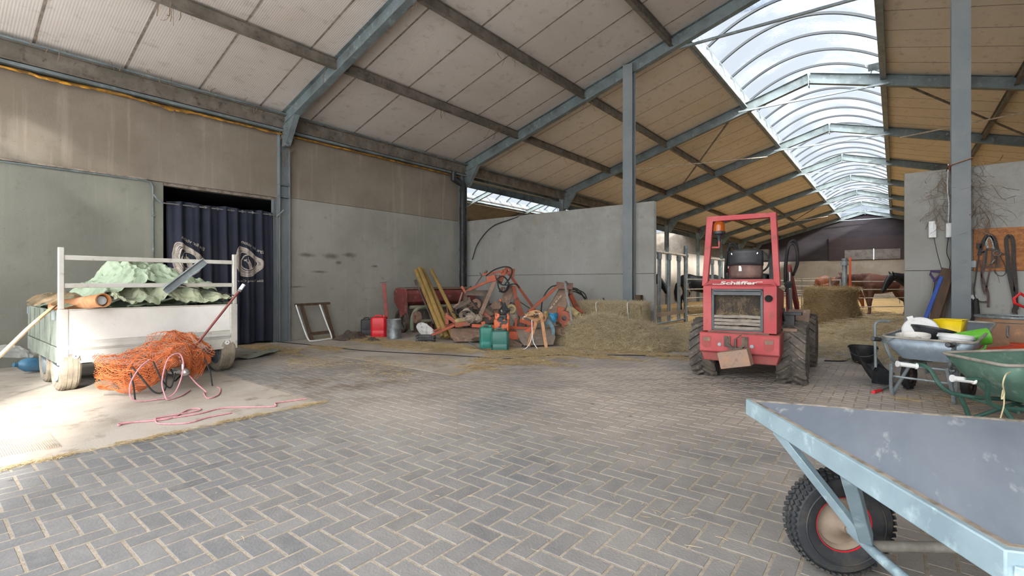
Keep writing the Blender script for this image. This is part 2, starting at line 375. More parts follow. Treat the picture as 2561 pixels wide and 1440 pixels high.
# --- floor: herringbone pavers (one mesh), two poured slabs and the stable floor
def tone_mesh(name, verts, faces, tones, mat_, smooth=False, tmax=1):
    me = bpy.data.meshes.new(name); me.from_pydata(verts, [], faces); me.materials.append(mat_)
    a = me.attributes.new('tone', 'FLOAT', 'FACE'); a.data.foreach_set('value', np.array(tones, dtype=np.float32)); me.update()
    if smooth: me.shade_smooth()
    o = bpy.data.objects.new(name, me); link(o); return o
def paver_mat():
    m = attr_mat('grey_clay_pavers', ['515458', '63666a', '5b5e63', '6b6d70', '55595e'], .8)
    nt = m.node_tree; N = nt.nodes; L = nt.links; b = N['Principled BSDF']; prev = b.inputs['Base Color'].links[0].from_socket
    tc = N.new('ShaderNodeTexCoord')
    def blend(prev, col, scale, a, z, amt, det=8, rough=.65, off=0, mul=None, st=None):
        n = N.new('ShaderNodeTexNoise'); n.inputs['Scale'].default_value = scale; n.inputs['Detail'].default_value = det; n.inputs['Roughness'].default_value = rough
        mp = N.new('ShaderNodeMapping'); mp.inputs['Location'].default_value = (off, off * 2, 0); mp.inputs['Scale'].default_value = st or (1, 1, 1)
        L.new(tc.outputs['Object'], mp.inputs[0]); L.new(mp.outputs[0], n.inputs[0])
        r = N.new('ShaderNodeMapRange'); r.inputs[1].default_value = a; r.inputs[2].default_value = z; r.inputs[4].default_value = amt; L.new(n.outputs[0], r.inputs[0])
        f = r.outputs[0]
        if mul: 
            mm = N.new('ShaderNodeMath'); mm.operation = 'MULTIPLY'; L.new(f, mm.inputs[0]); L.new(mul, mm.inputs[1]); f = mm.outputs[0]
        mx = N.new('ShaderNodeMix'); mx.data_type = 'RGBA'; L.new(f, mx.inputs[0]); L.new(prev, mx.inputs[6]); mx.inputs[7].default_value = lin(col); return mx.outputs[2]
    sx = N.new('ShaderNodeSeparateXYZ'); L.new(tc.outputs['Object'], sx.inputs[0])
    ry = N.new('ShaderNodeMapRange'); ry.inputs[1].default_value = 1.2; ry.inputs[2].default_value = 5; ry.inputs[3].default_value = .12; L.new(sx.outputs[1], ry.inputs[0])
    c = blend(prev, 'b6aca1', .55, .3, .6, .95, mul=ry.outputs[0])            # trodden dust, thicker further in
    c = blend(c, '8f8d8a', 9, .45, .7, .4, 10, .75)
    c = blend(c, '5f5e60', 60, .55, .75, .5, 6, .8)
    c = blend(c, '4d4a48', 3.2, .71, .76, .5, 3, .5, 4)
    # wet patch of muck near the door path
    d = N.new('ShaderNodeVectorMath'); d.operation = 'DISTANCE'; d.inputs[1].default_value = (-5.6, 3.55, 0); L.new(tc.outputs['Object'], d.inputs[0])
    rd = N.new('ShaderNodeMapRange'); rd.inputs[1].default_value = 1.9; rd.inputs[2].default_value = .5; L.new(d.outputs['Value'], rd.inputs[0])
    c = blend(c, '5f5142', 1.7, .45, .62, .8, 9, .7, 2, rd.outputs[0])
    vo = N.new('ShaderNodeTexVoronoi'); vo.inputs['Scale'].default_value = 1.7; nd = N.new('ShaderNodeTexNoise'); nd.inputs['Scale'].default_value = 22; L.new(tc.outputs['Object'], nd.inputs[0])
    vm = N.new('ShaderNodeVectorMath'); vm.operation = 'MULTIPLY_ADD'; vm.inputs[1].default_value = (.035, .035, 0); L.new(nd.outputs['Color'], vm.inputs[0]); L.new(tc.outputs['Object'], vm.inputs[2]); L.new(vm.outputs[0], vo.inputs['Vector'])
    rv = N.new('ShaderNodeMapRange'); rv.inputs[1].default_value = .055; rv.inputs[2].default_value = .035; rv.inputs[4].default_value = .8; L.new(vo.outputs['Distance'], rv.inputs[0])
    mv = N.new('ShaderNodeMix'); mv.data_type = 'RGBA'; L.new(rv.outputs[0], mv.inputs[0]); L.new(c, mv.inputs[6]); mv.inputs[7].default_value = lin('3b3a3a'); c = mv.outputs[2]
    L.new(c, b.inputs['Base Color'])
    n = N.new('ShaderNodeTexNoise'); n.inputs['Scale'].default_value = 70; n.inputs['Detail'].default_value = 5; L.new(tc.outputs['Object'], n.inputs[0])
    bp = N.new('ShaderNodeBump'); bp.inputs['Strength'].default_value = .35; bp.inputs['Distance'].default_value = .006; L.new(n.outputs[0], bp.inputs['Height']); L.new(bp.outputs[0], b.inputs['Normal'])
    return m
M['paver'] = paver_mat()
M['joint'] = mat('sandy_paver_joint', 'a0978a', .95, 0, '8b8273', 30, .4, .6, .4, 150)
Wd = .113
vs, fs, tn = [], [], []
rng = random.Random(3)
def in_pave(x, y):
    if x > XE or y < YF or y > 12.2: return False
    if x < -4.86: return 2.8 < y < 4.74 and x > XW
    return True
for i in range(int(XW / Wd) - 1, int(XE / Wd) + 2):
    for j in range(int(YF / Wd) - 1, int(12.2 / Wd) + 2):
        t = (i - j) % 4
        if t == 0: x0, y0, x1, y1 = i * Wd, j * Wd, (i + 2) * Wd, (j + 1) * Wd
        elif t == 3: x0, y0, x1, y1 = i * Wd, j * Wd, (i + 1) * Wd, (j + 2) * Wd
        else: continue
        cx, cy = (x0 + x1) / 2, (y0 + y1) / 2
        if not in_pave(cx, cy): continue
        dx = ((cx + 1) ** 2 + cy * cy) ** .5
        g = .0062; ox, oy = x0 + g + rng.uniform(-.001, .001), y0 + g + rng.uniform(-.001, .001); px, py = x1 - g, y1 - g
        hz = rng.uniform(-.0006, .0006); b_ = .003; n0 = len(vs)
        vs += [(ox, oy, -.0035), (px, oy, -.0035), (px, py, -.0035), (ox, py, -.0035)]
        vs += [(ox + b_, oy + b_, hz), (px - b_, oy + b_, hz), (px - b_, py - b_, hz), (ox + b_, py - b_, hz)]
        fs.append((n0 + 4, n0 + 5, n0 + 6, n0 + 7))
        for a, b in ((0, 1), (1, 2), (2, 3), (3, 0)): fs.append((n0 + a, n0 + b, n0 + b + 4, n0 + a + 4))
        tn += [rng.random()] * 5
o = tone_mesh('floor', vs, fs, tn, M['paver']); o['kind'] = 'structure'
mb = MB(); mb.box((XW - .3, YF - .3, -.16), (XE + .3, 12.4, -.0022)); struct('floor', mb, M['joint'])
mb = MB(); mb.box((XW, YF, -.1), (-4.87, 2.79, .002)); struct('floor', mb, M['slab'])
mb = MB(); mb.box((XW, 4.76, -.1), (-4.87, 10.88, .003)); struct('floor', mb, M['slab'])
M['bedding_floor'] = mat('straw_covered_floor', 'c9a872', .95, 0, 'a88b5c', 2.5, .38, .64, .8, 40, c3='e0bd7c', s3=14)
mb = MB(); mb.box((XW - 17.5, 12.2, -.14), (XE + .3, YB + .3, .0)); struct('floor', mb, M['bedding_floor'])

# --- walls
def wallpanels(name, boxes, mat_): 
    mb = MB()
    for a, b in boxes: mb.box(a, b)
    return struct(name, mb, mat_, bevel=.006)
G_ = .006
wallpanels('wall_left', [((XW - .2, YF, 0), (XW, 2.97, 3.15))], M['conc_near'])
wallpanels('wall_left', [((XW - .2, 5.06, 0), (XW, 10.8, 3.19))], M['conc_lo'])
mb = MB()
mb.box((XW - .19, YF, 3.158), (XW + .005, 5.18, 4.62)); mb.box((XW - .19, 5.19, 3.196), (XW + .002, 10.8, 4.62))
struct('wall_left', mb, M['conc_hi'], bevel=.006)
wallpanels('wall_cross_left', [((XW - .1, 10.92, 0), (-4.42, 11.06, 1.505)), ((XW - .1, 10.92, 1.513), (-4.42, 11.06, 3.21))], M['conc_cross'])
wallpanels('wall_cross_right', [((.13, 10.92, 0), (1.62, 11.06, 1.5)), ((.13, 10.92, 1.508), (1.62, 11.06, 3.21)), ((1.628, 10.92, 0), (XE, 11.06, 3.26))], M['conc_cross'])
mb = MB(); mb.box((XW - .1, 11.0, 1.48), (-4.45, 11.05, 1.53)); mb.box((.16, 11.0, 1.48), (1.7, 11.05, 1.53)); mb.box((1.6, 11.0, 0), (1.65, 11.05, 3.2)); mb.box((XW - .18, YF, 3.1), (XW - .03, 10.8, 3.25)); struct('trim_2', mb, M['seam'])
mb = MB(); mb.box((XW - .17, 11.07, 0), (XW - .03, YB, 3.2)); struct('wall_left', mb, M['conc_far'])
mb = MB(); mb.box((XE, YF, 0), (XE + .2, YB, 4.95)); struct('wall_right', mb, M['conc_far'])
mb = MB(); mb.box((XW - 17.3, YB, 0), (XE, YB + .15, 3.22)); struct('wall_back', mb, M['conc_far'])
mb = MB(); mb.prism([(XW - .1, YB + .02, 3.2), (XE, YB + .02, 3.2), (XE, YB + .02, roofz(XE)), (XR, YB + .02, HR - .1), (XW - .1, YB + .02, roofz(XW))], (0, .1, 0)); struct('wall_back', mb, M['dark_wood'])
mb = MB(); mb.box((-4.6, YB - .06, 3.22), (2.6, YB + .02, 5.2)); struct('wall_back', mb, M['dark_red'])
# small shutters with a slit of daylight between them in the far gable
mb = MB()
for k in range(24): mb.box((-3.42 + k * .082, YB - .1, 3.26), (-3.42 + k * .082 + .072, YB - .06, 4.1))
for k in range(21): mb.box((-1.36 + k * .082, YB - .1, 3.26), (-1.36 + k * .082 + .072, YB - .06, 4.1))
struct('window_1', mb, mat('faded_shutter_boards', '75706c', .8, 0, '5e5856', 3))
em = mat('daylight_through_slit', 'e8f4ff', .5); em.node_tree.nodes['Principled BSDF'].inputs['Emission Color'].default_value = (.85, .95, 1, 1); em.node_tree.nodes['Principled BSDF'].inputs['Emission Strength'].default_value = 1.2
mb = MB(); mb.box((-1.43, YB - .08, 3.24), (-1.375, YB - .065, 4.15)); struct('window_2', mb, em)
# neighbouring bay to the left of the stable
NX = XW - 8.61; NZ = -.42
mb = MB(); mb.box((XW - 17.3, 9, 0), (XW - 17.1, YB, 4.6)); struct('wall_far_left', mb, M['conc_far'])
mb = MB(); mb.prism([(XW - 17.3, YB, 3.2), (XW - .1, YB, 3.2), (XW - .1, YB, 4.95), (NX, YB, 7.0), (XW - 17.3, YB, 4.6)], (0, .1, 0)); struct('wall_back', mb, M['conc_far'])
mb = MB(); mb.prism([(XW - 17.3, 9, 0), (XW - .2, 9, 0), (XW - .2, 9, 4.95), (NX, 9, 7.0), (XW - 17.3, 9, 4.6)], (0, -.1, 0)); struct('wall_near_left', mb, M['conc_far'])
# dark room behind the curtain
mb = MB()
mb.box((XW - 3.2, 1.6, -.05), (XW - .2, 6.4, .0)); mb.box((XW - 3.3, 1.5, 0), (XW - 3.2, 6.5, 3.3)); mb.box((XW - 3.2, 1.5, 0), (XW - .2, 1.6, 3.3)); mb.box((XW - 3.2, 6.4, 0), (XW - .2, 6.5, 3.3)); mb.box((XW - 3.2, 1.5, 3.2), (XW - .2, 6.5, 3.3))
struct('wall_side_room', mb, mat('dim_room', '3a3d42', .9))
# unseen front gable: milky sheets added to let light in, doorway for the sun
mb = MB(); mb.prism([(-.62, YF, 0), (XE, YF, 0), (XE, YF, 4.9), (XR, YF, 7.4), (XW, YF, 4.9), (XW, YF, 0), (-2.97, YF, 0), (-2.97, YF, 3.7), (-.62, YF, 3.7)], (0, -.02, 0)); struct('wall_front_added', mb, M['milky'])

# --- roof sheets
def slope(name, x0, x1, y0, y1, mat_, dz=.0, step=None, cx=XR, kz=0, rot=0):
    mb = MB(); zf = lambda x: HR - SL * abs(x - cx) + kz + dz
    mb.hexa([(x0, y0, zf(x0)), (x1, y0, zf(x1)), (x1, y1, zf(x1)), (x0, y1, zf(x0)), (x0, y0, zf(x0) + .06), (x1, y0, zf(x1) + .06), (x1, y1, zf(x1) + .06), (x0, y1, zf(x0) + .06)])
    o = struct(name, mb, mat_, smooth=0); 
    if step:
        s = MB(); y = y0 + step[1]
        while y < y1 - .1:
            w2 = step[2]
            s.hexa([(x0, y - w2, zf(x0) - .004), (x1, y - w2, zf(x1) - .004), (x1, y + w2, zf(x1) - .004), (x0, y + w2, zf(x0) - .004), (x0, y - w2, zf(x0) + .003), (x1, y - w2, zf(x1) + .003), (x1, y + w2, zf(x1) + .003), (x0, y + w2, zf(x0) + .003)]); y += step[0]
        s.build('joint', M['seam'], o)
    return o
slope('ceiling', XW - .25, XR, YF, 10.95, M['roof_near'], step=(1.14, 1.3, .018))
slope('ceiling', XR, XE + .3, YF, 10.95, M['roof_near'], step=(1.14, .5, .012))
slope('ceiling', XW - .25, -3.72, 10.95, YB, M['roof_far'], step=(1.0, .75, .009))
slope('ceiling', -.22, XE + .3, 10.95, YB, M['roof_far'], step=(1.0, .75, .009))
slope('ceiling', XW - .25, NX + 1.7, 9, YB, M['roof_grey'], cx=NX, kz=NZ)
slope('ceiling', NX - 1.7, XW - 17.4, 9, YB, M['roof_grey'], cx=NX, kz=NZ)

# --- barrel skylights
def barrel(name, cx, dz, y0, y1, hw=1.76):
    zc = HR - SL * hw + dz; root = bpy.data.objects.new(name, None); link(root); root['kind'] = 'structure'
    rise = .62; n = 20
    def P(u, off=0):
        a = -1 + 2 * u; return (cx + a * (hw - .04), zc + .3 + rise * (1 - a * a) + off)
    mb = MB(); mb.sheet(lambda u, v: (P(u)[0], y0 + v * (y1 - y0), P(u)[1] + .03), n, 1)
    mb.build('glazing', M['sky_sheet'], root)
    y = y0 + .55
    while y < y1:
        mb = MB(); mb.ribbon([(P(k / 24)[0], y, P(k / 24)[1]) for k in range(25)], .055, .06, up=(0, 0, 1)); mb.build('rib', M['rib'], root); y += BAY / 5
    for sgn in (-1, 1):
        x = cx + sgn * hw; mb = MB()
        mb.box((min(x, x + sgn * .05), y0, zc - .16), (max(x, x + sgn * .05), y1, zc + .34)); mb.box((min(x - sgn * .09, x + sgn * .03), y0, zc - .14), (max(x - sgn * .09, x + sgn * .03), y1, zc - .09))
        mb.build('curb', M['curb'], root, bevel=.006)
    for yy in (y0, y1):
        mb = MB(); mb.prism([(P(k / 20)[0], yy, P(k / 20)[1]) for k in range(21)] + [(cx + hw, yy, zc), (cx - hw, yy, zc)], (0, .01, 0)); mb.build('end_sheet', M['sky_sheet'], root)
    return root
M['rib'] = mat('dark_grey_rib', '34393d', .6, .1)
M['curb'] = mat('light_curb_metal', '7d8587', .5, .2, '666d6f', 4, .45, .65)
barrel('window_3', XR, 0, 10.98, YB); barrel('window_4', NX, NZ, 9.2, YB)
portal('skylight_portal', (XR, 31, HR + .95), (XR, 31, 0), 3.5, 40)
portal('skylight_portal', (NX, 30, HR + .5), (NX, 30, 0), 3.5, 41)
portal('gable_door_portal', (-1.8, YF - .1, 1.85), (-1.8, 5, 1.85), 2.3, 3.7)
# ================================================================== steelwork: every frame, column, purlin and brace its own object
ordw = ['', 'nearest', 'second', 'third', 'fourth', 'fifth', 'sixth', 'seventh', 'eighth', 'farthest']
def column(x, y, z1, lab, mt='beam', wd=.24, dp=.24, z0=0, grp=None, plate=True):
    t = thing('steel_column', lab, 'column', (x, y, z0), group=grp)
    mb = MB(); mb.hbeam((0, 0, 0), (0, 0, z1 - z0), wd, dp, .012, .016, up=(0, 1, 0)); mb.build('shaft', M[mt], t)
    if plate:
        mb = MB(); mb.box((-wd * .5 - .03, -dp * .5 - .03, 0), (wd * .5 + .03, dp * .5 + .03, .015)); mb.build('base_plate', M[mt], t)
    return t
for k in range(1, 10):
    y = FY[k]
    t = thing('roof_frame', '%s grey steel roof frame seen from the camera, spanning the barn below the roof' % ordw[k], 'roof frame', (XR, y, HR), group='steel roof frames')
    for s in (-1, 1):
        x1 = s * 8.5
        zz = lambda x: -SL * abs(x) - .165
        mb = MB(); mb.hbeam((0, 0, -.165), (x1, 0, zz(x1)), .15, .3, .009, .013, up=(0, 0, 1)); mb.build('rafter', M['beam'], t)
        mb = MB(); mb.prism([(x1, -.06, zz(x1) - .13), (x1, -.06, zz(x1) - .6), (x1 - s * .14, -.06, zz(x1) - .6), (x1 - s * .55, -.06, zz(x1 - s * .55) - .14)], (0, .12, 0)); mb.build('haunch', M['beam'], t)
    mb = MB(); mb.box((-.012, -.09, -.42), (.012, .09, .0)); mb.build('ridge_plate', M['galv'], t)
# left row of columns
column(XW + .02, FY[1], 4.85, 'blue-grey column on the left wall just right of the curtained doorway', 'beam_blue', .2, .24)
mb = MB(); mb.box((-.105, -.125, 3.16), (.105, .125, 3.2)); mb.box((-.105, -.125, 3.42), (.105, .125, 3.45))
t = [o for o in COL.objects if o.name.startswith('steel_column')][-1]; mb.build('splice_plate', M['beam'], t)
column(XW + .07, FY[2] - .12, 4.7, 'dark steel column in the corner behind the black drain pipe', 'beam', .2, .2)
dist = ['', '', '', 'first', 'second', 'third', 'fourth', 'fifth', 'sixth', 'last']
for k in range(3, 10):
    column(XW + .02, FY[k], 4.85, 'dark column above the low stable wall, %s in the row beyond the concrete cross wall' % dist[k], 'beam', .2, .2, grp='columns between the two stable bays')
column(-4.99, 10.8, 6.5, 'tall blue-grey column standing before the cross wall beside the hay bale', 'beam_blue', .24, .2)
column(.845, 10.8, 6.55, 'tall grey steel column in front of the right cross wall beside the tack board', 'beam_blue', .235, .22)
# door post of the curtained opening
column(XW + .02, 5.0, 3.1, 'slim blue-grey door post at the right edge of the curtain', 'beam_blue', .1, .1)
# purlins
def purlin(x, y0, y1, lab, name='roof_purlin', h=.2, wd=.09, dz=-.12):
    mb = MB(); mb.hbeam((x, y0, roofz(x) + dz), (x, y1, roofz(x) + dz), wd, h, .008, .01, up=(0, 0, 1)); o = mb.build(name, M['purlin']); top(o, lab, 'purlin', 'roof purlins')
purlin(-8.44, YF, YB, 'long dusty purlin under the left slope, lower one running from the top left corner')
purlin(-6.27, YF, YB, 'long dusty purlin under the left slope, middle one above the left wall')
purlin(-4.0, YF, FY[2], 'upper dusty purlin under the left slope, ending at the skylight')
purlin(XR * 2 + 6.27, YF, YB, 'purlin under the right slope beside the tall right column')
purlin(XR * 2 + 8.44, YF, YB, 'purlin low under the right slope near the right wall')
purlin(XR * 2 + 4.0, YF, FY[2], 'upper purlin on the right slope before the skylight')
# eaves beam along the left wall, foam squeezed out below it
t = thing('eaves_beam', 'dark rusty steel eaves beam running along the top of the left wall', 'beam', (XW + .12, YF, 4.78))
mb = MB(); mb.hbeam((0, 0, .02), (0, YB - YF, .02), .12, .3, .01, .016); mb.build('beam', M['purlin'], t)
mb = MB(); mb.box((.0, 0, .17), (.1, YB - YF, .2)); mb.box((-.14, 0, -.2), (.07, FY[2] - YF, -.15)); mb.build('flashing', M['beam'], t)
mb = MB(); L_ = FY[2] - YF
def foam(u, v):
    y = u * (L_ - .3); a = v * pi; w_ = .045 * (.5 + 1.4 * noise.noise(Vector((y * 1.3, 0, 3)))) * (1 if y < 6.3 else .35) + .012
    r = w_ * (1 + .6 * noise.noise(Vector((y * 9, a, 1))))
    return (-.1 + .13 * sin(a) + r * .4, y, -.215 - max(.0, r) * sin(a) * 1.4 + .02 * cos(a))
mb.sheet(foam, 260, 6); mb.build('foam', M['yellow_foam'], t, solid=.01)
# eave beams of the neighbouring bay seen through the gap
mb = MB(); mb.hbeam((XW - .25, 11.2, 4.72), (XW - .25, YB, 4.72), .12, .16, .01, .012); top(mb.build('eaves_beam', M['beam']), 'thin dark beam below the eaves above the cross wall gap', 'beam')
for x_, lb in ((NX - 1.85, 'long pale purlin on the neighbouring roof, along the skylight edge'), (NX - 4.6, 'long dusty purlin low on the neighbouring roof, seen over the cross wall')):
    mb = MB(); zz = HR + NZ - SL * abs(x_ - NX) - .12; mb.hbeam((x_, 9.2, zz), (x_, YB, zz), .1, .2, .008, .01); top(mb.build('roof_purlin', M['purlin']), lb, 'purlin', 'roof purlins')
for k in range(3, 9):
    t = thing('roof_frame', 'steel frame of the neighbouring bay, %s one beyond the cross wall' % dist[k], 'roof frame', (NX, FY[k], HR + NZ), group='roof frames of the neighbouring bay')
    for s in (-1, 1):
        mb = MB(); mb.hbeam((0, 0, -.17), (s * 8.5, 0, -.17 - SL * 8.5), .14, .26, .009, .013, up=(0, 0, 1)); mb.build('rafter', M['beam'], t)
# tie bars under the skylight, one just before each frame
for k in range(2, 10):
    mb = MB(); y = FY[k]
    mb.beam((-3.85, y - .32 if k > 2 else y + .1, roofz(-3.85) - .3), (-.1, y - .1 if k > 2 else y + .35, roofz(-.1) - .42 + .16), .05, .05); top(mb.build('tie_bar', M['galv']), 'thin steel tie bar across the skylight beside the %s roof frame' % ordw[k], 'tie bar', 'tie bars under the skylight')
def brace(a, b, lab, mt='galv', r=.022):
    mb = MB(); mb.tube([a, b], r, 8); top(mb.build('roof_brace', M[mt]), lab, 'brace', 'wind braces under the roof')
brace((-4.2, 16.7, 6.6), (-7.9, 22.2, 5.46), 'dark diagonal brace under the left slope, crossing the pale one', 'purlin', .03)
M['pale'] = mat('pale_dusty_metal', 'b7a999', .7, 0, '968674', 9, .4, .65)
brace((-4.14, 22.2, 6.5), (-7.57, 16.7, 5.46), 'pale diagonal brace under the left slope above the loader', 'pale')
brace((.22, 16.7, 6.6), (3.92, 22.2, 5.46), 'dark diagonal brace under the right slope behind the tall column', 'purlin', .03)
brace((.16, 22.2, 6.5), (3.59, 16.7, 5.46), 'pale diagonal brace under the right slope behind the tall column', 'pale')
brace((-4.2, FY[7] + .1, 6.6), (-7.9, FY[8], 5.46), 'far dark diagonal brace above the loader guard frame', 'purlin', .03)
brace((-4.14, FY[8], 6.5), (-7.57, FY[7], 5.46), 'far pale diagonal brace above the loader guard frame', 'pale')
# things fixed to the left wall
t = thing('drain_pipe', 'black plastic drain pipe running down the corner behind the machinery', 'pipe', (-10.38, 10.62, 0))
mb = MB(); mb.tube([(0, 0, 0), (0, 0, 4.15)], .085, 16); mb.build('pipe', M['black_pl'], t)
mb = MB(); mb.tube([(0, 0, 4.15), (0, 0, 4.3), (-.02, -.2, 4.38), (-.02, -.36, 4.4), (-.02, -.36, 4.62)], .09, 12); mb.build('elbow', M['black_pl'], t)
for z in (.9, 2.3, 3.6, 4.12):
    mb = MB(); mb.disc((0, 0, z), (0, 0, 1), .1, .05, 16); mb.build('socket_ring', M['black_pl'], t)
mb = MB(); mb.tube(bez([(-10.27, 10.5, 4.2), (-10.33, 10.45, 3.3), (-10.28, 10.48, 2.4), (-10.3, 10.42, 1.4), (-10.1, 10.35, .5)], 8), .013, 6); top(mb.build('cable', M['black_rub']), 'black cable hanging beside the corner drain pipe', 'cable')
mb = MB(); mb.tube(bez([(-10.2, 10.86, 2.0), (-9.95, 10.86, 2.5), (-9.4, 10.86, 2.95), (-8.7, 10.88, 3.12), (-8.2, 10.98, 3.25)], 8), .014, 6); top(mb.build('cable', M['black_rub']), 'black cable arching up over the top of the cross wall', 'cable')
t = thing('conduit', 'thin grey electric conduit running along the left wall and down beside the door', 'conduit', (XW + .03, .0, 0))
mb = MB(); mb.tube([(0, -.8, 3.12), (0, 2.66, 3.14), (0, 2.76, 3.12), (0, 2.8, 3.05), (0, 2.81, .4)], .014, 8); mb.build('tube', M['beam'], t)
for z in (.9, 1.7, 2.5):
    mb = MB(); mb.box((-.03, 2.785, z), (.015, 2.835, z + .03)); mb.build('clip', M['beam'], t)
mb = MB(); mb.box((XW, YF, 3.15), (XW + .05, 2.72, 3.175)); struct('trim_1', mb, M['seam'])
# sockets and cables on the right wall
t = thing('socket_box', 'small white double socket box high on the right wall left of the tall column', 'socket box', (.5, 10.9, 2.2))
mb = MB(); mb.box((-.05, -.06, -.14), (.05, .02, .14)); mb.build('housing', M['white_pl'], t, bevel=.008)
mb = MB(); mb.box((-.035, -.065, -.1), (.035, -.058, -.01)); mb.box((-.035, -.065, .01), (.035, -.058, .1)); mb.build('cover', M['white_pl'], t, bevel=.004)
t = thing('socket_box', 'white socket half hidden by the left edge of the tall right column', 'socket box', (.72, 10.9, 2.17))
mb = MB(); mb.box((-.05, -.08, -.12), (.04, .02, .12)); mb.build('housing', M['white_pl'], t, bevel=.008)
t = thing('light_switch', 'small white switch on the wall right of the tall column, lower one', 'switch', (1.0, 10.9, 1.05))
mb = MB(); mb.box((-.04, -.03, -.045), (.04, .02, .045)); mb.build('plate', M['white_pl'], t, bevel=.006)
mb = MB(); mb.box((-.018, -.036, -.02), (.018, -.03, .02)); mb.build('rocker', M['white_pl'], t)
t = thing('light_switch', 'small grey switch on the wall right of the tall column, upper one', 'switch', (1.0, 10.9, 1.6))
mb = MB(); mb.box((-.04, -.03, -.06), (.04, .02, .06)); mb.build('plate', M['galv'], t, bevel=.006)
def cable(pts, r, lab, mt='black_rub', n=8):
    mb = MB(); mb.tube(bez(pts, n), r, 6); return top(mb.build('cable', M[mt]), lab, 'cable')
M['web'] = mat('old_cobweb', '86735f', .95, 0, '6f5d4e', 20)
cable([(.52, 10.88, 2.06), (.56, 10.85, 1.8), (.62, 10.83, 1.5), (.66, 10.8, 1.3)], .005, 'thin dark cable from the socket box down to the shovels')
cable([(.7, 10.84, 2.05), (.68, 10.83, 1.8), (.72, 10.82, 1.6), (.66, 10.82, 1.3)], .006, 'thin cable loop left of the tall column')
cable([(.7, 10.85, 3.28), (.69, 10.87, 2.9), (.71, 10.87, 2.6), (.7, 10.87, 2.3)], .009, 'white cable down the left edge of the tall right column', 'white_pl')
cable([(1.62, 10.9, 3.3), (1.615, 10.9, 2.7), (1.62, 10.9, 2.1), (1.6, 10.88, 1.75)], .006, 'thin light cable down the wall over the tack board', 'galv')
# cobwebs: hanging strands and ragged clumps, uncountable
def webs(name, spots, lab, seed):
    r = random.Random(seed); mb = MB()
    for c, R, n, L_ in spots:
        c = Vector(c)
        for _ in range(n):
            a = c + Vector((r.gauss(0, R[0]), r.gauss(0, R[1]), r.gauss(0, R[2]))); P = [a]
            d = Vector((r.gauss(0, .6), r.gauss(0, .1), r.gauss(-.3, .6))).normalized()
            for q in range(4): d = (d + Vector((r.gauss(0, .4), r.gauss(0, .1), r.gauss(-.1, .4)))).normalized(); P.append(P[-1] + d * L_ * r.uniform(.1, .35))
            mb.ribbon(P, r.uniform(.004, .014), .002)
    top(mb.build(name, M['web']), lab, 'cobweb', kind='stuff')
webs('cobweb', [((1.13, 10.86, 2.45), (.08, .02, .28), 90, .45), ((1.02, 10.86, 2.9), (.03, .02, .3), 40, .25)], 'ragged brown cobwebs on the wall right of the tall column', 1)
webs('cobweb', [((.55, 10.86, 2.55), (.04, .02, .14), 46, .3), ((.63, 10.86, 3.0), (.06, .02, .2), 30, .3)], 'ragged brown cobwebs around the socket box', 2)
webs('cobweb', [((XW + .14, FY[1], 4.3), (.04, .1, .25), 36, .25)], 'dark cobwebs round the head of the column by the doorway', 4)
webs('cobweb', [((-8.44, y, roofz(-8.44) - .2), (.06, .15, .05), 8, .3) for y in (2.5, 5.2, 8.0, 9.9, 13.4)] + [((-6.27, y, roofz(-6.27) - .2), (.06, .15, .05), 8, .3) for y in (5.2, 7.7, 10.9, 16.4, 18.6)] + [((XW + .3, y, 4.95), (.04, .3, .05), 8, .15) for y in (1.5, 2.6, 3.6, 4.6, 8)], 'grey cobweb tufts clinging along the purlins', 5)
mb = MB()
mb.ribbon([(.71, 10.66, 3.22), (.98, 10.66, 3.3)], .07, .01, up=(0, 0, 1)); mb.ribbon([(.71, 10.66, 3.22), (.705, 10.93, 3.18)], .06, .01, up=(0, 0, 1)); mb.ribbon(bez([(.7, 10.7, 3.2), (.69, 10.7, 3.0), (.66, 10.7, 2.8)], 5), .03, .004)
top(mb.build('strap', mat('orange_brown_strap', 'a06e57', .8, 0, '7d5546', 20)), 'brown lashing strap wound round the tall right column at wall height', 'strap')
# lamps hanging in the neighbouring bay
def lamp(p, lab):
    t = thing('pendant_lamp', lab, 'lamp', p, group='pendant lamps beyond the cross wall')
    mb = MB(); mb.tube([(0, 0, .15), (0, 0, HR + NZ - SL * abs(p[0] - NX) - p[2] + .02)], .012, 6); mb.build('cord', M['black_rub'], t)
    mb = MB(); mb.lathe([(.03, .2), (.06, .17), (.07, .08), (.13, 0), (.14, -.04), (.12, -.04), (.1, .02), (.05, .1)], seg=20); mb.build('shade', M['white_pl'], t)
    mb = MB(); mb.ball((0, 0, -.03), .07, 12); mb.build('bulb', M['white_pl'], t)
lamp((-11.9, 18.3, 4.12), 'white hanging lamp just above the concrete cross wall')
lamp((-12.0, 28.6, 4.0), 'white hanging lamp seen between cross wall end and loader')
# floodlights under the skylight
t = thing('floodlight', 'small metal floodlight clamped on the skylight edge above the third frame', 'floodlight', (-.42, 16.3, 7.15))
mb = MB(); mb.obox((0, 0, 0), (.3, .12, .2), rotm('X', 40)); mb.build('housing', M['galv'], t, bevel=.01)
mb = MB(); mb.ribbon(bez([(-.18, 0, 0), (-.2, .05, .12), (0, .08, .18), (.2, .05, .12), (.18, 0, 0)], 4), .03, .005); mb.build('bracket', M['galv'], t)
t = thing('floodlight', 'second metal floodlight hanging below the skylight beyond the third frame', 'floodlight', (-.55, 16.75, 6.86))
mb = MB(); mb.obox((0, 0, 0), (.3, .12, .18), rotm('Y', 25)); mb.build('housing', M['galv'], t, bevel=.01)
mb = MB(); mb.tube([(0, 0, .08), (.02, -.08, .2), (.05, -.14, .3)], .012, 6); mb.build('bracket', M['galv'], t)
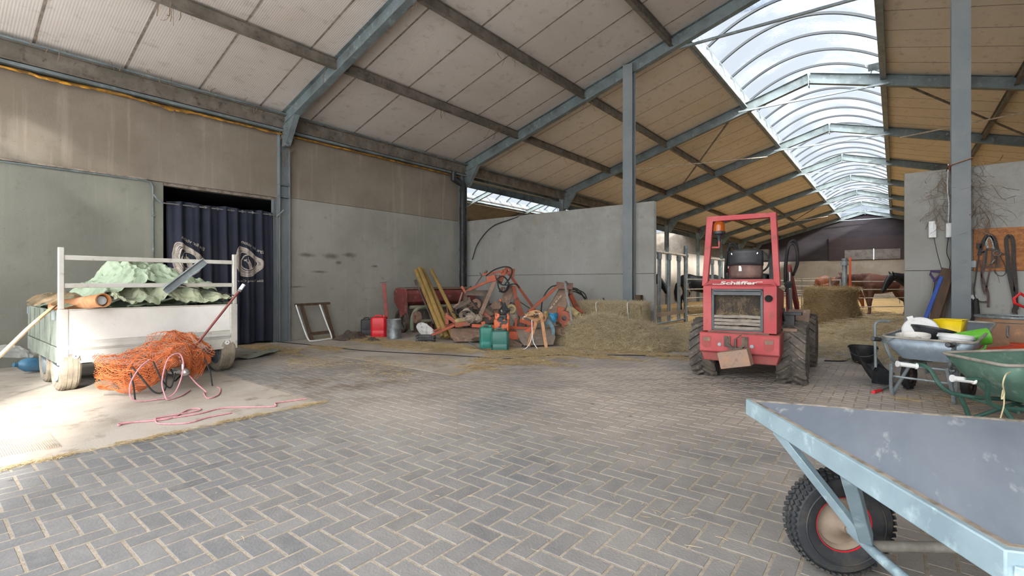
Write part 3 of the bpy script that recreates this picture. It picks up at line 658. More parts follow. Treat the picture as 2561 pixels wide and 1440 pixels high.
# ================================================================== curtained doorway
M['curtain'] = mat('navy_curtain_cloth', '1d2333', .9, 0, '262936', 1.5, .4, .65, .15, 200)
M['print'] = mat('cream_curtain_print', 'b5aca2', .9, 0, '938a80', 20)
def cw(y, z, ph):
    k = 1 + .35 * (2.75 - z)
    return XW + .085 + (.028 * sin(y * 24 + ph) + .016 * sin(y * 41 + ph * 2 + z * .4)) * min(k, 1.5)
def curtain(y0, y1, ph, lab, logo_y, logo_z):
    t = thing('curtain', lab, 'curtain', (XW + .085, (y0 + y1) / 2, 0), group='curtains in the doorway')
    mb = MB(); mb.sheet(lambda u, v: (cw(y0 + u * (y1 - y0), .05 + 2.78 * v, ph), y0 + u * (y1 - y0) + .01 * sin(v * 5), .05 + 2.76 * v - .012 * sin((y0 + u) * 9)), 90, 24)
    mb.build('cloth', M['curtain'], t, world=True, smooth=80)
    mb = MB(); S = .5
    def P(y, z): return (cw(y, z, ph) + .007, y, z)
    def stroke(pts, wd):
        pts = bez(pts, 6)
        for i in range(len(pts) - 1):
            a, b = pts[i], pts[i + 1]; d = Vector((b[0] - a[0], b[1] - a[1])); n = Vector((-d.y, d.x)).normalized() * wd / 2
            q = [(a[0] + n.x, a[1] + n.y), (a[0] - n.x, a[1] - n.y), (b[0] - n.x, b[1] - n.y), (b[0] + n.x, b[1] + n.y)]
            mb.f([mb.v(P(logo_y + x, logo_z + z)) for x, z in q])
    eye = [(-.27, .1), (-.22, .3), (-.1, .31), (.06, .18), (.27, .02), (.2, -.14), (.05, -.28), (-.14, -.26), (-.25, -.12), (-.27, .1)]
    for s_, wd in ((1, .022), (.92, .014), (.84, .03), (.75, .012), (.66, .026)): stroke([(x * s_ + .0, z * s_ + .01 * sin(x * 20)) for x, z in eye], wd)
    inner = [(-.14, .04), (-.08, .15), (.04, .13), (.13, .0), (.06, -.12), (-.05, -.15), (-.13, -.08), (-.14, .04)]
    stroke([(x, z) for x, z in inner], .02)
    stroke([(.02, -.13), (.0, -.04), (-.03, .02), (-.06, .06)], .07); stroke([(-.06, .06), (-.1, .04)], .03); stroke([(-.04, .07), (-.035, .12)], .012)
    mb.build('printed_logo', M['print'], t, world=True, smooth=0)
    for txt, sz, dy, dz, rot in (('Eye for vision', .085, .06, .3, -28), ('Ella Training Center', .062, .0, -.4, 0)):
        mt = MB(); text_mesh(mt, txt, sz, Matrix.Identity(4), .0005, shear=.3 if rot else 0, mirror=True, bold=.0008)
        a = radians(rot)
        for v in mt.bm.verts:
            x, y = v.co.x, v.co.y; yy = logo_y + dy + x * cos(a) - y * sin(a); zz = logo_z + dz + x * sin(a) + y * cos(a)
            v.co = (cw(yy, zz, ph) + .009 + v.co.z, yy, zz)
        mt.build('printed_lettering', M['print'], t, world=True, smooth=0)
    return t
curtain(3.0, 4.04, 0, 'left navy curtain with a printed eye logo, half hidden behind the trailer', 3.36, 1.72)
curtain(3.98, 4.93, 1.7, 'right navy curtain with a printed eye logo beside the blue-grey door post', 4.45, 1.71)
t = thing('curtain_rod', 'thin metal rod carrying both curtains across the doorway', 'curtain rod', (XW + .09, 3.9, 2.755))
mb = MB(); mb.tube([(0, -.98, 0), (0, 1.08, 0)], .014, 8); mb.build('rod', M['chrome'], t)
for y in (3.2, 3.42, 3.62, 3.84, 4.1, 4.3, 4.5, 4.7, 4.86):
    mb = MB(); mb.disc((.02 + .01 * sin(y * 9), y - 3.9, -.0), (1, .6, 0), .03, .008, 14, .02); mb.build('eyelet', M['chrome'], t)
for y, s in ((-.98, -1), (1.1, 1)):
    mb = MB(); mb.beam((.02, y, -.03), (.05, y + s * .14, .13), .035, .02); mb.build('bracket', M['galv'], t)

# ================================================================== box trailer
M['alu'] = mat('dull_aluminium', 'c8c7c1', .5, .25, 'b0aea4', 2.5, .4, .65, .06, 30, c3='8f897a', s3=9, g0=.6, g1=.75)
M['alu_panel'] = mat('white_trailer_panel', 'dededa', .5, .05, 'cfcec8', 1.7, .4, .65, .05, 30, c3='a8a392', s3=12, g0=.64, g1=.76)
M['tyre'] = mat('dusty_road_tyre', '8d8475', .85, 0, '6d665b', 8, .4, .65, .2, 60)
M['ply'] = mat('grey_green_side_board', '7b8378', .7, 0, '646b63', 4)
TX, TY0, TY1 = -7.6, 1.09, 3.05
t = thing('box_trailer', 'white and aluminium box trailer parked tail to the left wall, loaded with green tarpaulin', 'trailer', (-8.6, 2.07, 0))
def tp(name, mb, mt, par=None, **k): return mb.build(name, mt, par or t, world=True, **k)
mb = MB(); mb.box((TX - .03, TY0 + .1, .6), (TX, TY1 - .1, .975)); fp = tp('front_panel', mb, M['alu_panel'], bevel=.006)
for y in (TY0 + .005, TY1 - .1):
    mb = MB(); mb.box((TX - .05, y, .335), (TX + .012, y + .095, .985)); tp('corner_post', mb, M['alu'], bevel=.006)
mb = MB(); mb.box((TX - .03, TY0 + .1, .36), (TX, TY1 - .1, .6)); mb.box((TX - .01, TY0 + .1, .52), (TX + .025, TY1 - .1, .56)); mb.box((TX - .01, TY0 + .1, .34), (TX + .02, TY1 - .1, .37))
mb.prism([(TX, TY0 + .1, .52), (TX + .025, TY0 + .1, .52), (TX, TY0 + .1, .485)], (0, TY1 - TY0 - .2, 0)); tp('chassis_rail', mb, M['alu'], bevel=.003)
mb = MB(); mb.box((TX - .04, TY0 + .1, .97), (TX + .008, TY1 - .1, .985)); tp('top_rim', mb, M['alu'], bevel=.003)
for y in (TY0 + .01, TY1 - .065):
    mb = MB(); mb.box((TX - .045, y, .985), (TX + .01, y + .055, 1.71)); tp('stanchion', mb, M['alu'], bevel=.008)
for z in (1.235, 1.565):
    mb = MB(); mb.box((TX - .03, TY0 + .06, z), (TX + .0, TY1 - .06, z + .055)); tp('rack_rail', mb, M['alu'], bevel=.006)
for y, s in ((TY0, 1), (TY1 - .03, -1)):
    mb = MB(); mb.box((TX - 2.1, y, .55), (TX - .05, y + .03, .97)); mb.box((TX - 2.1, y - .006 * s, .36), (TX - .05, y + .03, .54))
    for k in range(5): mb.box((TX - .4 - k * .38, y - .012, .56), (TX - .37 - k * .38, y + .042, .96))
    tp('side_board', mb, M['ply'], bevel=.004)
    for x in (TX - .12, TX - 1.95):
        mb = MB(); mb.box((x, y - .03 if s > 0 else y + .03, .86), (x + .03, y + .0 if s > 0 else y + .06, .96)); tp('latch', mb, M['galv'], bevel=.004)
mb = MB(); mb.box((TX - 2.13, TY0, .36), (TX - 2.1, TY1, .97)); tp('tail_board', mb, M['ply'], bevel=.004)
mb = MB(); mb.box((TX - 2.1, TY0 + .02, .5), (TX - .03, TY1 - .02, .54)); mb.box((TX - 2.1, TY0 + .02, .38), (TX - .03, TY0 + .1, .5)); mb.box((TX - 2.1, TY1 - .1, .38), (TX - .03, TY1 - .02, .5)); tp('floor_board', mb, M['ply'])
for y in (TY0 + .16, TY1 - .15):
    mb = MB(); mb.disc((TX + .022, y, .43), (1, 0, 0), .032, .012, 20); r = tp('reflector', mb, M['white_pl']); mb = MB(); mb.disc((TX + .03, y, .43), (1, 0, 0), .007, .006, 10); mb.build('screw', M['black_pl'], r, world=True)
# wheels
def road_wheel(c, R=.31, wd=.2):
    mb = MB(); n = 48
    prof = [(R - .105, -wd / 2 + .02), (R - .03, -wd / 2), (R - .006, -wd / 2 + .02), (R, -.05), (R, .05), (R - .006, wd / 2 - .02), (R - .03, wd / 2), (R - .105, wd / 2 - .02), (R - .105, -wd / 2 + .02)]
    mb.lathe(prof, c, (0, 1, 0), n)
    for g in (-.045, 0, .045): mb.lathe([(R - .001, g - .017), (R + .005, g - .015), (R + .005, g + .015), (R - .001, g + .017)], c, (0, 1, 0), n)
    w_ = tp('tyre', mb, M['tyre'])
    mb = MB(); mb.lathe([(.001, .02), (.05, .03), (.07, .01), (.14, -.02), (.19, .0), (.205, .05), (.2, .09)], c, (0, -1, 0), 28); mb.lathe([(.205, -.09), (.205, .09)], c, (0, 1, 0), 28)
    tp('rim', mb, M['galv'])
for y in (TY0 + .12, TY1 - .12):
    for x in (-7.88, -8.7): road_wheel((x, y, .312))
mb = MB()
for x in (-7.88, -8.7): mb.tube([(x, TY0 + .15, .32), (x, TY1 - .15, .32)], .03, 10)
tp('axle', mb, M['black_pl'])
# drawbar, coupling
mb = MB()
mb.beam((-7.7, 2.75, .38), (-6.95, 2.12, .3), .05, .09); mb.beam((-7.7, 1.35, .38), (-6.95, 2.0, .3), .05, .09); mb.beam((-8.3, 2.06, .36), (-6.78, 2.06, .27), .07, .08)
tp('drawbar', mb, M['galv'], bevel=.006)
mb = MB(); mb.box((-6.98, 1.97, .2), (-6.76, 2.15, .235)); mb.beam((-6.85, 2.06, .27), (-6.6, 2.06, .235), .075, .06); mb.ball((-6.58, 2.06, .235), (.055, .05, .045), 14)
cp = tp('coupling', mb, M['chrome'], bevel=.006)
mb = MB(); mb.tube(bez([(-6.66, 2.06, .27), (-6.67, 2.06, .32), (-6.72, 2.05, .36), (-6.73, 2.04, .41)], 5), [.02, .02, .02, .02, .02, .02, .018, .018, .018, .018, .022, .024, .024, .022, .02, .018], 8); mb.build('lever', M['chrome'], cp, world=True)
mb = MB(); mb.tube([(-6.86, 1.9, .22), (-6.88, 1.9, .33)], [.03, .022], 10); mb.build('plug', M['black_pl'], cp, world=True)
mb = MB(); mb.tube(bez([(-6.86, 1.9, .3), (-6.75, 1.88, .36), (-6.66, 1.95, .25), (-6.75, 2.0, .12), (-6.85, 2.1, .16), (-6.8, 2.2, .22)], 6), .009, 6); mb.build('cable', M['black_rub'], cp, world=True)

# ================================================================== what lies on and around the trailer
M['tarp'] = mat('pale_green_tarpaulin', '9fb097', .55, 0, '8a9c83', 4, .4, .65, .15, 60, c3='b7c4ac', s3=2.2, g0=.5, g1=.7)
M['tarp_in'] = mat('pale_green_tarpaulin_back', 'a9ae93', .6, 0, '8f9a82', 5)
def crumple(p, s):
    q = Vector(p); a = 0
    for k, (f, w_) in enumerate(((2.1, .46), (4.6, .3), (9.5, .2), (20, .09))):
        a += (1 - 2.2 * abs(noise.noise(q * f + Vector((s, k * 7.1, 0))))) * w_
    return a
def tarp(name, lab, x0, x1, y0, y1, hfun, s, mt, amp=.12, nu=110, nv=80, grp=None):
    mb = MB()
    def fn(u, v):
        x, y = x0 + (x1 - x0) * v, y0 + (y1 - y0) * u; p = Vector((x, y, s))
        d = crumple(p, s); dx = noise.noise(p * 3 + Vector((9, 0, s))) * .1; dy = noise.noise(p * 3 + Vector((0, 9, s))) * .1
        return (x + dx * .7 + .03 * crumple(p * 1.7, s + 3), y + dy + .04 * crumple(p * 1.6, s + 8), hfun(u, v) + d * amp)
    mb.sheet(fn, nu, nv); o = mb.build(name, mt, smooth=28); top(o, lab, 'tarpaulin', grp); return o
def hump(u, pts):
    for (a, za), (b, zb) in zip(pts, pts[1:]):
        if u <= b: k = (u - a) / (b - a); k = k * k * (3 - 2 * k); return za + (zb - za) * k
    return pts[-1][1]
tarp('tarpaulin', 'crumpled pale green tarpaulin heaped highest in the middle of the trailer', -7.8, -9.4, 1.38, 2.95,
     lambda u, v: hump(u, [(0, .98), (.12, 1.2), (.35, 1.5), (.6, 1.44), (.85, 1.26), (1, 1.02)]) - .45 * (1 - min(1, v * 2.6)) ** 2 * hump(u, [(0, .2), (.4, .62), (1, .2)]), 1.3, M['tarp'], .16)
tarp('tarpaulin', 'lower folds of green tarpaulin spilling against the front panel of the trailer', -7.6, -8.25, 1.55, 2.99,
     lambda u, v: .99 + .3 * v ** .8 * hump(u, [(0, .3), (.3, .9), (.7, 1), (1, .35)]) + .06 * sin(u * 31) * sin(v * 4), 7.7, M['tarp_in'], .15, 130, 50)
tarp('tarpaulin', 'flat layer of green tarpaulin covering the load floor of the trailer', -7.64, -9.6, 1.16, 2.98, lambda u, v: .97 + .06 * sin(u * 17 + v * 5) * sin(v * 9), 15.2, M['tarp'], .06, 90, 60)
M['film'] = mat('clear_plastic_film', 'c9cdc8', .18, 0, 'aeb3ad', 8, alpha=.38, spec=.8)
M['film_brown'] = mat('brownish_plastic_film', 'a58a66', .25, 0, '8c785d', 5, alpha=.62, spec=.8)
o = tarp('plastic_film', 'clear brownish plastic film bulging over the left side of the trailer', -7.75, -9.5, .98, 1.5, lambda u, v: 1.0 + .14 * sin(u * pi) * (.6 + .4 * sin(v * 7)), 3.1, M['film_brown'], .09, 50, 80); o['category'] = 'plastic film'
o = tarp('plastic_film', 'sheet of clear plastic film lying among the tarpaulin by the orange tube', -7.64, -8.2, 1.35, 1.95, lambda u, v: 1.02 + .05 * sin(u * pi), 5.1, M['film'], .07, 60, 50); o['category'] = 'plastic film'
o = tarp('plastic_film', 'heap of clear plastic film on the floor against the left wall', -9.95, -10.55, .25, 1.35, lambda u, v: .12 + .16 * sin(u * pi) * (.4 + .6 * sin(v * pi)), 6.1, M['film'], .12, 90, 50); o['category'] = 'plastic film'
for q, (px, py, s_) in enumerate(((620, 895, .5), (660, 885, .35))):
    g = ground(px, py); o = tarp('tarpaulin', ('flat grey-green rag of tarpaulin on the floor before the doorway', 'small grey-green rag nearest the door post on the floor')[q], g.x - s_ * .35, g.x + s_ * .35, g.y - s_, g.y + s_ * .8, lambda u, v: .03 + .02 * sin(u * 9), 11 + q, M['ply'], .03, 40, 24); o['category'] = 'rag'
t2 = thing('cardboard_tube', 'orange-brown pipe poking out over the front panel of the trailer', 'pipe', (-7.8, 1.32, 1.05))
M['terra'] = mat('orange_brown_pipe', 'b77a4c', .5, 0, 'c9a27b', 6, .45, .7)
mb = MB(); ax = (Vector((-7.3, 1.45, 1.09)) - Vector((-8.25, 1.17, .99))); ln = ax.length; c0 = Vector((-8.25, 1.17, .99))
mb.lathe([(.078, 0), (.078, ln * .97), (.084, ln * .97), (.084, ln), (.07, ln), (.07, 0), (.078, 0)], c0, ax, 24); mb.build('pipe', M['terra'], t2, world=True)
mb = MB(); mb.lathe([(.001, 0), (.06, 0), (.06, .05), (.05, .07)], c0 + ax * .9, ax, 12); mb.build('torn_paper', M['white_pl'], t2, world=True)
mb = MB(); a, b = Vector((-7.52, 2.12, 1.18)), Vector((-7.54, 2.6, 1.6))
mb.sweep([a, a + (b - a) * .06, b - (b - a) * .1, b], [(-.05, -.02), (.05, -.02), (.05, .025), (.04, .025), (.04, -.01), (-.04, -.01), (-.04, .025), (-.05, .025)], (1, 0, 0), scale=[.7, 1, 1, .9])
top(mb.build('metal_channel', M['galv'], bevel=.003), 'bent grey metal channel leaning on the rack rails of the trailer', 'metal strip')
mb = MB(); mb.tube(bez([(-7.56, 2.2, 1.3), (-7.62, 2.5, 1.22), (-7.58, 2.8, 1.16), (-7.56, 3.02, 1.1)], 8), .008, 6); top(mb.build('cord', M['black_rub']), 'dark green cord running along the trailer rack to the right post', 'cord')
mb = MB(); mb.ribbon(bez([(-8.2, 1.2, 1.05), (-7.75, 1.06, .99), (-7.45, .84, .8), (-7.25, .62, .56), (-7.1, .3, .2), (-7.02, .12, .01)], 10), .035, .02)
top(mb.build('wooden_lath', mat('bare_wood_slat', 'bfa987', .7, 0, '9c8665', 8)), 'bent pale wooden lath reaching from the trailer down to the floor at left', 'lath')
t2 = thing('red_rod', 'dark red rod with a white taped end standing in the orange net', 'rod', (-6.98, 2.2, .4))
mb = MB(); mb.tube([(-6.98, 2.17, .32), (-7.02, 2.85, 1.2)], .015, 10); mb.build('rod', mat('dark_red_paint', '7c3a38', .5, 0, '5d3230', 9), t2, world=True)
mb = MB(); mb.tube([(-7.02, 2.85, 1.2), (-7.023, 2.9, 1.27)], .024, 10); mb.build('taped_end', M['white_pl'], t2, world=True)
mb = MB(); mb.disc((-7.018, 2.84, 1.185), (0, .6, .8), .026, .02, 12); mb.build('clamp', M['galv'], t2, world=True)
# orange net over the drawbar
M['net'] = mat('orange_net_cord', 'cb7442', .6, 0, 'b96234', 12)
def net(nu, nv, s, off, cell_noise=.011):
    mb = MB()
    def P(i, j):
        u, v = i / nu, j / nv
        ztop = .40 + .27 * max(0, u - .02) ** .8 * (1 if u < .9 else 1) ; ztop = hump(u, [(0, .4), (.35, .48), (.62, .66), (.78, .7), (1, .5)])
        zbot = hump(u, [(0, .16), (.18, .03), (.34, .1), (.5, .3), (.66, .3), (.82, .12), (1, .22)])
        z = ztop + (zbot - ztop) * v
        y = 1.42 + 1.02 * u + .05 * sin(v * 5 + s) + (.1 * (u - .5)) * sin(v * pi)
        x = -7.22 + .62 * sin(v * pi * .62) * (.55 + .45 * sin(u * pi)) + off
        p = Vector((x, y, z)); n = Vector((noise.noise(p * 6 + Vector((s, 0, 0))), noise.noise(p * 6 + Vector((0, s, 5))), noise.noise(p * 6 + Vector((4, 0, s)))))
        n2 = Vector((noise.noise(p * 25 + Vector((s, 0, 0))), noise.noise(p * 25 + Vector((0, s, 5))), noise.noise(p * 25 + Vector((4, 0, s)))))
        p += n * .09 + n2 * cell_noise; p.z = max(p.z, .015); return p
    vt = {}
    for i in range(nu + 1):
        for j in range(nv + 1):
            if (i + j) % 2 == 0: vt[i, j] = mb.v(P(i, j))
    for i in range(nu + 1):
        for j in range(nv + 1):
            if (i + j) % 2: 
                q = [vt.get(k) for k in ((i - 1, j), (i, j - 1), (i + 1, j), (i, j + 1))]
                if all(q): mb.f(q)
    return mb
t2 = thing('orange_net', 'orange knotted net bundled over the drawbar of the trailer', 'net', (-6.9, 1.95, 0))
for k, (nu, nv, s, off) in enumerate(((58, 42, 1, 0), (54, 38, 9, -.08), (50, 36, 17, -.16))):
    net(nu, nv, s, off).build('net_layer', M['net'], t2, world=True, wire=.0075, smooth=0)
for pts in ([(-6.6, 1.56, .36), (-6.52, 1.62, .25), (-6.44, 1.72, .08), (-6.45, 1.82, .09), (-6.55, 1.86, .3)], [(-6.62, 1.55, .3), (-6.56, 1.56, .16), (-6.5, 1.56, .015)], [(-6.7, 2.3, .36), (-6.6, 2.33, .2), (-6.55, 2.34, .03)], [(-6.6, 1.75, .4), (-6.48, 1.8, .2), (-6.47, 1.88, .1), (-6.55, 1.95, .25)]):
    mb = MB(); mb.tube(bez(pts, 7), .009, 6); mb.build('dark_cord', M['black_rub'], t2, world=True)
M['pink'] = mat('pink_rope', 'c9929a', .8, 0, 'b07a83', 30)
def rope(pts, lab, r=.0075, z=.01, mt='pink'):
    mb = MB(); P = [ground(*p) + Vector((0, 0, z)) if len(p) == 2 else Vector(p) for p in pts]; mb.tube(bez(P, 7), r, 6); top(mb.build('rope', M[mt]), lab, 'rope')
rope([(-6.55, 1.7, .43), (-6.5, 1.6, .36), (-6.43, 1.5, .2), (-6.4, 1.52, .04), (-6.36, 1.7, .012), (-6.35, 1.88, .05), (-6.45, 2.0, .3), (-6.5, 1.98, .47), (-6.48, 1.86, .43), (-6.4, 1.78, .2), (-6.3, 1.78, .05), (-6.25, 1.8, .012), (-6.35, 1.95, .012), (-6.6, 2.12, .012)], 'pink rope looped over the front of the orange net')
rope([(-6.6, 2.1, .2), (-6.5, 2.15, .1), (-6.35, 2.2, .012), (510, 985), (520, 998), (545, 990), (551, 975), (543, 969)], 'short pink rope end under the trailer coupling')
rope([(766, 999), (730, 1004), (690, 1010), (688, 1018), (640, 1020), (560, 1022), (500, 1036), (430, 1047), (320, 1060), (298, 1066), (310, 1060), (420, 1050), (470, 1027), (498, 1024), (492, 1030), (400, 1046), (390, 1052), (400, 1062), (470, 1060), (520, 1046), (580, 1034)], 'long pink rope snaking across the concrete slab')
mb = MB(); g = ground(108, 928); mb.lathe([(.001, 0), (.09, 0), (.1, .02), (.1, .2), (.06, .27), (.03, .3), (.03, .34), (.001, .34)], (g.x, g.y, .1), (.3, -.8, .12), 20)
top(mb.build('water_bottle', mat('blue_clear_plastic', '4f84a5', .2, 0, '3f6f8e', 5, alpha=.75)), 'blue plastic bottle lying behind the left trailer wheel', 'bottle')
# drain grate in the slab
t2 = thing('drain_grate', 'ribbed pale drain cover set in the concrete slab at lower left', 'drain cover', tuple(ground(50, 1115) + Vector((0, 0, .003))))
mb = MB(); mb.box((-.3, -.2, 0), (.3, .2, .006)); mb.build('frame', M['slab'], t2)
mb = MB()
for k in range(28): mb.box((-.28, -.185 + k * .0135, .006), (.28, -.178 + k * .0135, .012))
mb.build('slats', M['slab'], t2)
# ================================================================== the corner full of machinery
def D(px, py, d):
    r = (px - 1280.5) / F_PX; c, s = cos(YAW), sin(YAW)
    return Vector(((r * c - s) * d, (r * s + c) * d, CAMZ - (py - HY) / F_PX * d))
def wb(mb, name, mt, par, **k): return mb.build(name, mt, par, world=True, **k)
RTV = Vector((cos(YAW), sin(YAW), 0)); FWV = Vector((-sin(YAW), cos(YAW), 0))
RC = Matrix.Rotation(YAW, 3, 'Z')
M['green_post'] = mat('impregnated_post_wood', '9a7c45', .75, 0, '7f6a3c', 3, .4, .6, .15, 50, (1, 1, .2), '6d6138', 22, .55, .7)
M['maroon'] = mat('dusty_maroon_hopper', '7c3a38', .6, 0, '633533', 3, .4, .65, .1, 40, c3='93705f', s3=7, g0=.56, g1=.72)
M['green_pt'] = mat('faded_green_frame_paint', '6f7a64', .7, 0, '8a8471', 4, .4, .65, .1, 40)
M['dirty_iron'] = mat('dirty_dark_iron', '4d4640', .75, .2, '6b5c4e', 7, .4, .65, .15, 50)
M['teal'] = mat('teal_green_plastic', '2f7f74', .35, 0, '27695f', 3, .4, .65)
M['teal_dk'] = mat('dark_teal_plastic', '2c6863', .4, 0, '376f63', 3, .4, .65)
M['cream'] = mat('dusty_yellow_guard', 'a3946a', .7, 0, '82744f', 7)
M['twine'] = mat('grey_twine', '9f9284', .9, 0, '7f7466', 40, bump=.6, bscale=90)
M['leather'] = mat('tan_leather', 'b98a63', .65, 0, '9a6f4c', 9, .45, .65)
M['grey_bl'] = mat('grey_blue_plastic_crate', '8b98a8', .5, 0, '77828f', 6)
# folding frame by the wall
t = thing('folding_stand', 'brown wooden stand with a white tubular frame leaning against the left wall', 'stand', (-10.2, 5.78, 0))
def LW(y, z, off=0): return Vector((-10.06 - .36 * z / .82 + off, y, z))
for y in (5.6, 6.13):
    mb = MB(); mb.beam(LW(y - .02, .02), LW(y - .09 if y < 6 else y - .06, .8), .075, .035, (1, 0, 0)); wb(mb, 'post', M['wood_dark'], t)
mb = MB(); mb.beam(LW(5.36, .8, .02), LW(6.2, .81, .02), .05, .055); wb(mb, 'top_bar', M['wood_dark'], t)
mb = MB(); mb.beam(LW(5.56, .16, .01), LW(6.12, .17, .01), .03, .07); wb(mb, 'cross_bar', M['wood_dark'], t)
mb = MB(); mb.tube(bez([LW(5.36, .8, .06), LW(5.42, .3, .06), LW(5.46, .06, .08), LW(5.55, .02, .09), LW(5.9, .03, .09), LW(6.02, .06, .07), LW(5.98, .4, .05), LW(5.93, .79, .04)], 6), .016, 8); wb(mb, 'tubular_frame', M['white_pl'], t)
# containers
def jerrycan(name, lab, p, w_, dp, h, mt, rz, cat='jerrycan', cap='black_pl', sink=0):
    t = thing(name, lab, cat, p, rz)
    mb = MB(); a, b = w_ / 2, dp / 2; ch = min(a, b) * .3
    def ring(z, k): return [Vector((x * k, y * k, z)) for x, y in ((-a + ch, -b), (a - ch, -b), (a, -b + ch), (a, b - ch), (a - ch, b), (-a + ch, b), (-a, b - ch), (-a, -b + ch))]
    lv = [(0, .93), (.02, 1), (h * .3, 1), (h * .32, .975), (h * .36, 1), (h * .86, 1), (h * .93, .93), (h * .95, .8)]
    R = [[mb.v(q) for q in ring(z, k)] for z, k in lv]
    for A, B in zip(R, R[1:]):
        for i in range(8): mb.f([A[i], A[(i + 1) % 8], B[(i + 1) % 8], B[i]])
    mb.f(list(reversed(R[0]))); mb.f(R[-1])
    mb.build('body', M[mt], t, bevel=.012)
    mb = MB(); mb.tube(bez([(-a * .55, 0, h * .93), (-a * .4, 0, h * 1.02), (a * .2, 0, h * 1.03), (a * .32, 0, h * .93)], 5), .014, 8); mb.build('handle', M[mt], t)
    mb = MB(); mb.lathe([(.001, 0), (.026, 0), (.028, .03), (.024, .045), (.001, .045)], (a * .62, 0, h * .94), seg=16); mb.build('cap', M[cap], t)
    return t
jerrycan('jerrycan', 'black plastic jerrycan standing by the left wall beside the red one', (-10.1, 7.02, 0), .3, .2, .42, 'black_pl', 1.0)
jerrycan('jerrycan', 'bright red plastic jerrycan between the black one and the metal bucket', (-9.62, 7.02, 0), .36, .3, .5, 'red_pl', .75, cap='red_pl')
t = thing('metal_drum', 'small galvanised drum standing before the red jerrycan', 'drum', (-9.1, 7.05, 0))
mb = MB(); mb.lathe([(.001, .01), (.165, .01), (.17, 0), (.172, .02), (.168, .04), (.168, .42), (.174, .44), (.168, .45), (.155, .44), (.15, .4), (.001, .4)], seg=28); mb.build('body', mat('scratched_zinc', '93999b', .45, .5, '6d7375', 6, .4, .65, .1, 30), t)
t = thing('red_post', 'red flat iron bar standing up beside the red jerrycan', 'bar', (-9.9, 7.5, 0))
mb = MB(); mb.beam(D(970, 838, 12.0), D(960, 708, 12.1), .09, .02, FWV); wb(mb, 'bar', mat('dull_red_paint', '8c3b35', .6, 0, '6e3531', 7), t)
mb = MB(); mb.tube([D(951, 707, 12.1), D(970, 705, 12.05)], .006, 6); wb(mb, 'wire', M['dirty_iron'], t)
# rag heaps
def rag(name, lab, c, R, mt, s, h=.1, cat='rag'):
    mb = MB()
    mb.sheet(lambda u, v: (c[0] + (u - .5) * 2 * R[0] + .05 * noise.noise(Vector((u * 5, v * 5, s))), c[1] + (v - .5) * 2 * R[1] + .05 * noise.noise(Vector((u * 5, v * 5, s + 4))), c[2] + .015 + max(0, h * (sin(u * pi) * sin(v * pi)) * (1 + .9 * noise.noise(Vector((u * 6, v * 6, s + 9)))))), 30, 24)
    top(mb.build(name, M[mt] if isinstance(mt, str) else mt, solid=.01), lab, cat)
rag('rag', 'dark grey dirty rag on the floor between the stand and the black jerrycan', (-9.75, 6.35, 0), (.22, .35), 'dirty_iron', 2, .16)
rag('rag', 'small dark scrap of cloth on the straw before the red jerrycan', (-9.0, 6.4, 0), (.16, .1), 'dirty_iron', 5, .06)

# seed drill along the wall
t = thing('seed_drill', 'old seed drill with a long maroon hopper and green tube frame by the left wall', 'seed drill', (-9.8, 9.1, 0))
A0, A1 = Vector((-10.0, 8.0, 0)), Vector((-9.65, 10.25, 0)); ax = (A1 - A0).normalized(); nx = Vector((ax.y, -ax.x, 0))
def hop(u, poly): return [A0 + ax * u + nx * x + Vector((0, 0, z)) for x, z in poly]
Lh = (A1 - A0).length
mb = MB(); mb.prism(hop(0, [(-.25, 1.12), (.2, 1.1), (.26, 1.02), (.22, .8), (.06, .68), (-.12, .68), (-.3, .85), (-.32, 1.04)]), ax * Lh); wb(mb, 'hopper', M['maroon'], t, bevel=.02)
mb = MB(); mb.prism(hop(-.04, [(-.25, 1.15), (.24, 1.12), (.3, 1.0), (.25, .74), (.1, .62), (-.15, .62), (-.34, .8), (-.36, 1.05)]), ax * .05); mb.prism(hop(-.06, [(.02, .72), (.28, .78), (.24, .5), (.05, .4), (-.05, .55)]), ax * .08); wb(mb, 'end_plate', M['maroon'], t, bevel=.008)
mb = MB(); mb.prism(hop(.02, [(-.24, 1.14), (.19, 1.12), (.19, 1.14), (-.24, 1.17)]), ax * (Lh - .04)); wb(mb, 'lid', M['dust'], t)
mb = MB(); mb.tube([A0 + nx * .24 + ax * .1 + Vector((0, 0, .66)), A0 + nx * .24 + ax * (Lh - .05) + Vector((0, 0, .66))], .045, 12); mb.tube([A0 + nx * .35 + ax * .1 + Vector((0, 0, .3)), A0 + nx * .35 + ax * (Lh - .05) + Vector((0, 0, .3))], .04, 10); wb(mb, 'frame_tube', M['green_pt'], t)
mb = MB(); mb.tube(bez([A0 + nx * .26 + ax * .6 + Vector((0, 0, .66)), A0 + nx * .34 + ax * .25 + Vector((0, 0, .62)), A0 + nx * .38 + ax * .08 + Vector((0, 0, .4)), A0 + nx * .4 + ax * .06 + Vector((0, 0, .08))], 8), .05, 12); wb(mb, 'bent_tube', M['green_pt'], t)
for k in range(12):
    q = A0 + ax * (.2 + k * .17)
    mb = MB(); mb.tube(bez([q + nx * .1 + Vector((0, 0, .68)), q + nx * .22 + Vector((0, 0, .45)), q + nx * .18 + Vector((0, 0, .12))], 5), .02, 6); wb(mb, 'seed_tube', M['dirty_iron'], t)
    mb = MB(); mb.disc(q + nx * .2 + Vector((0, 0, .14)), ax, .13, .012, 16); wb(mb, 'coulter', M['rust'], t)
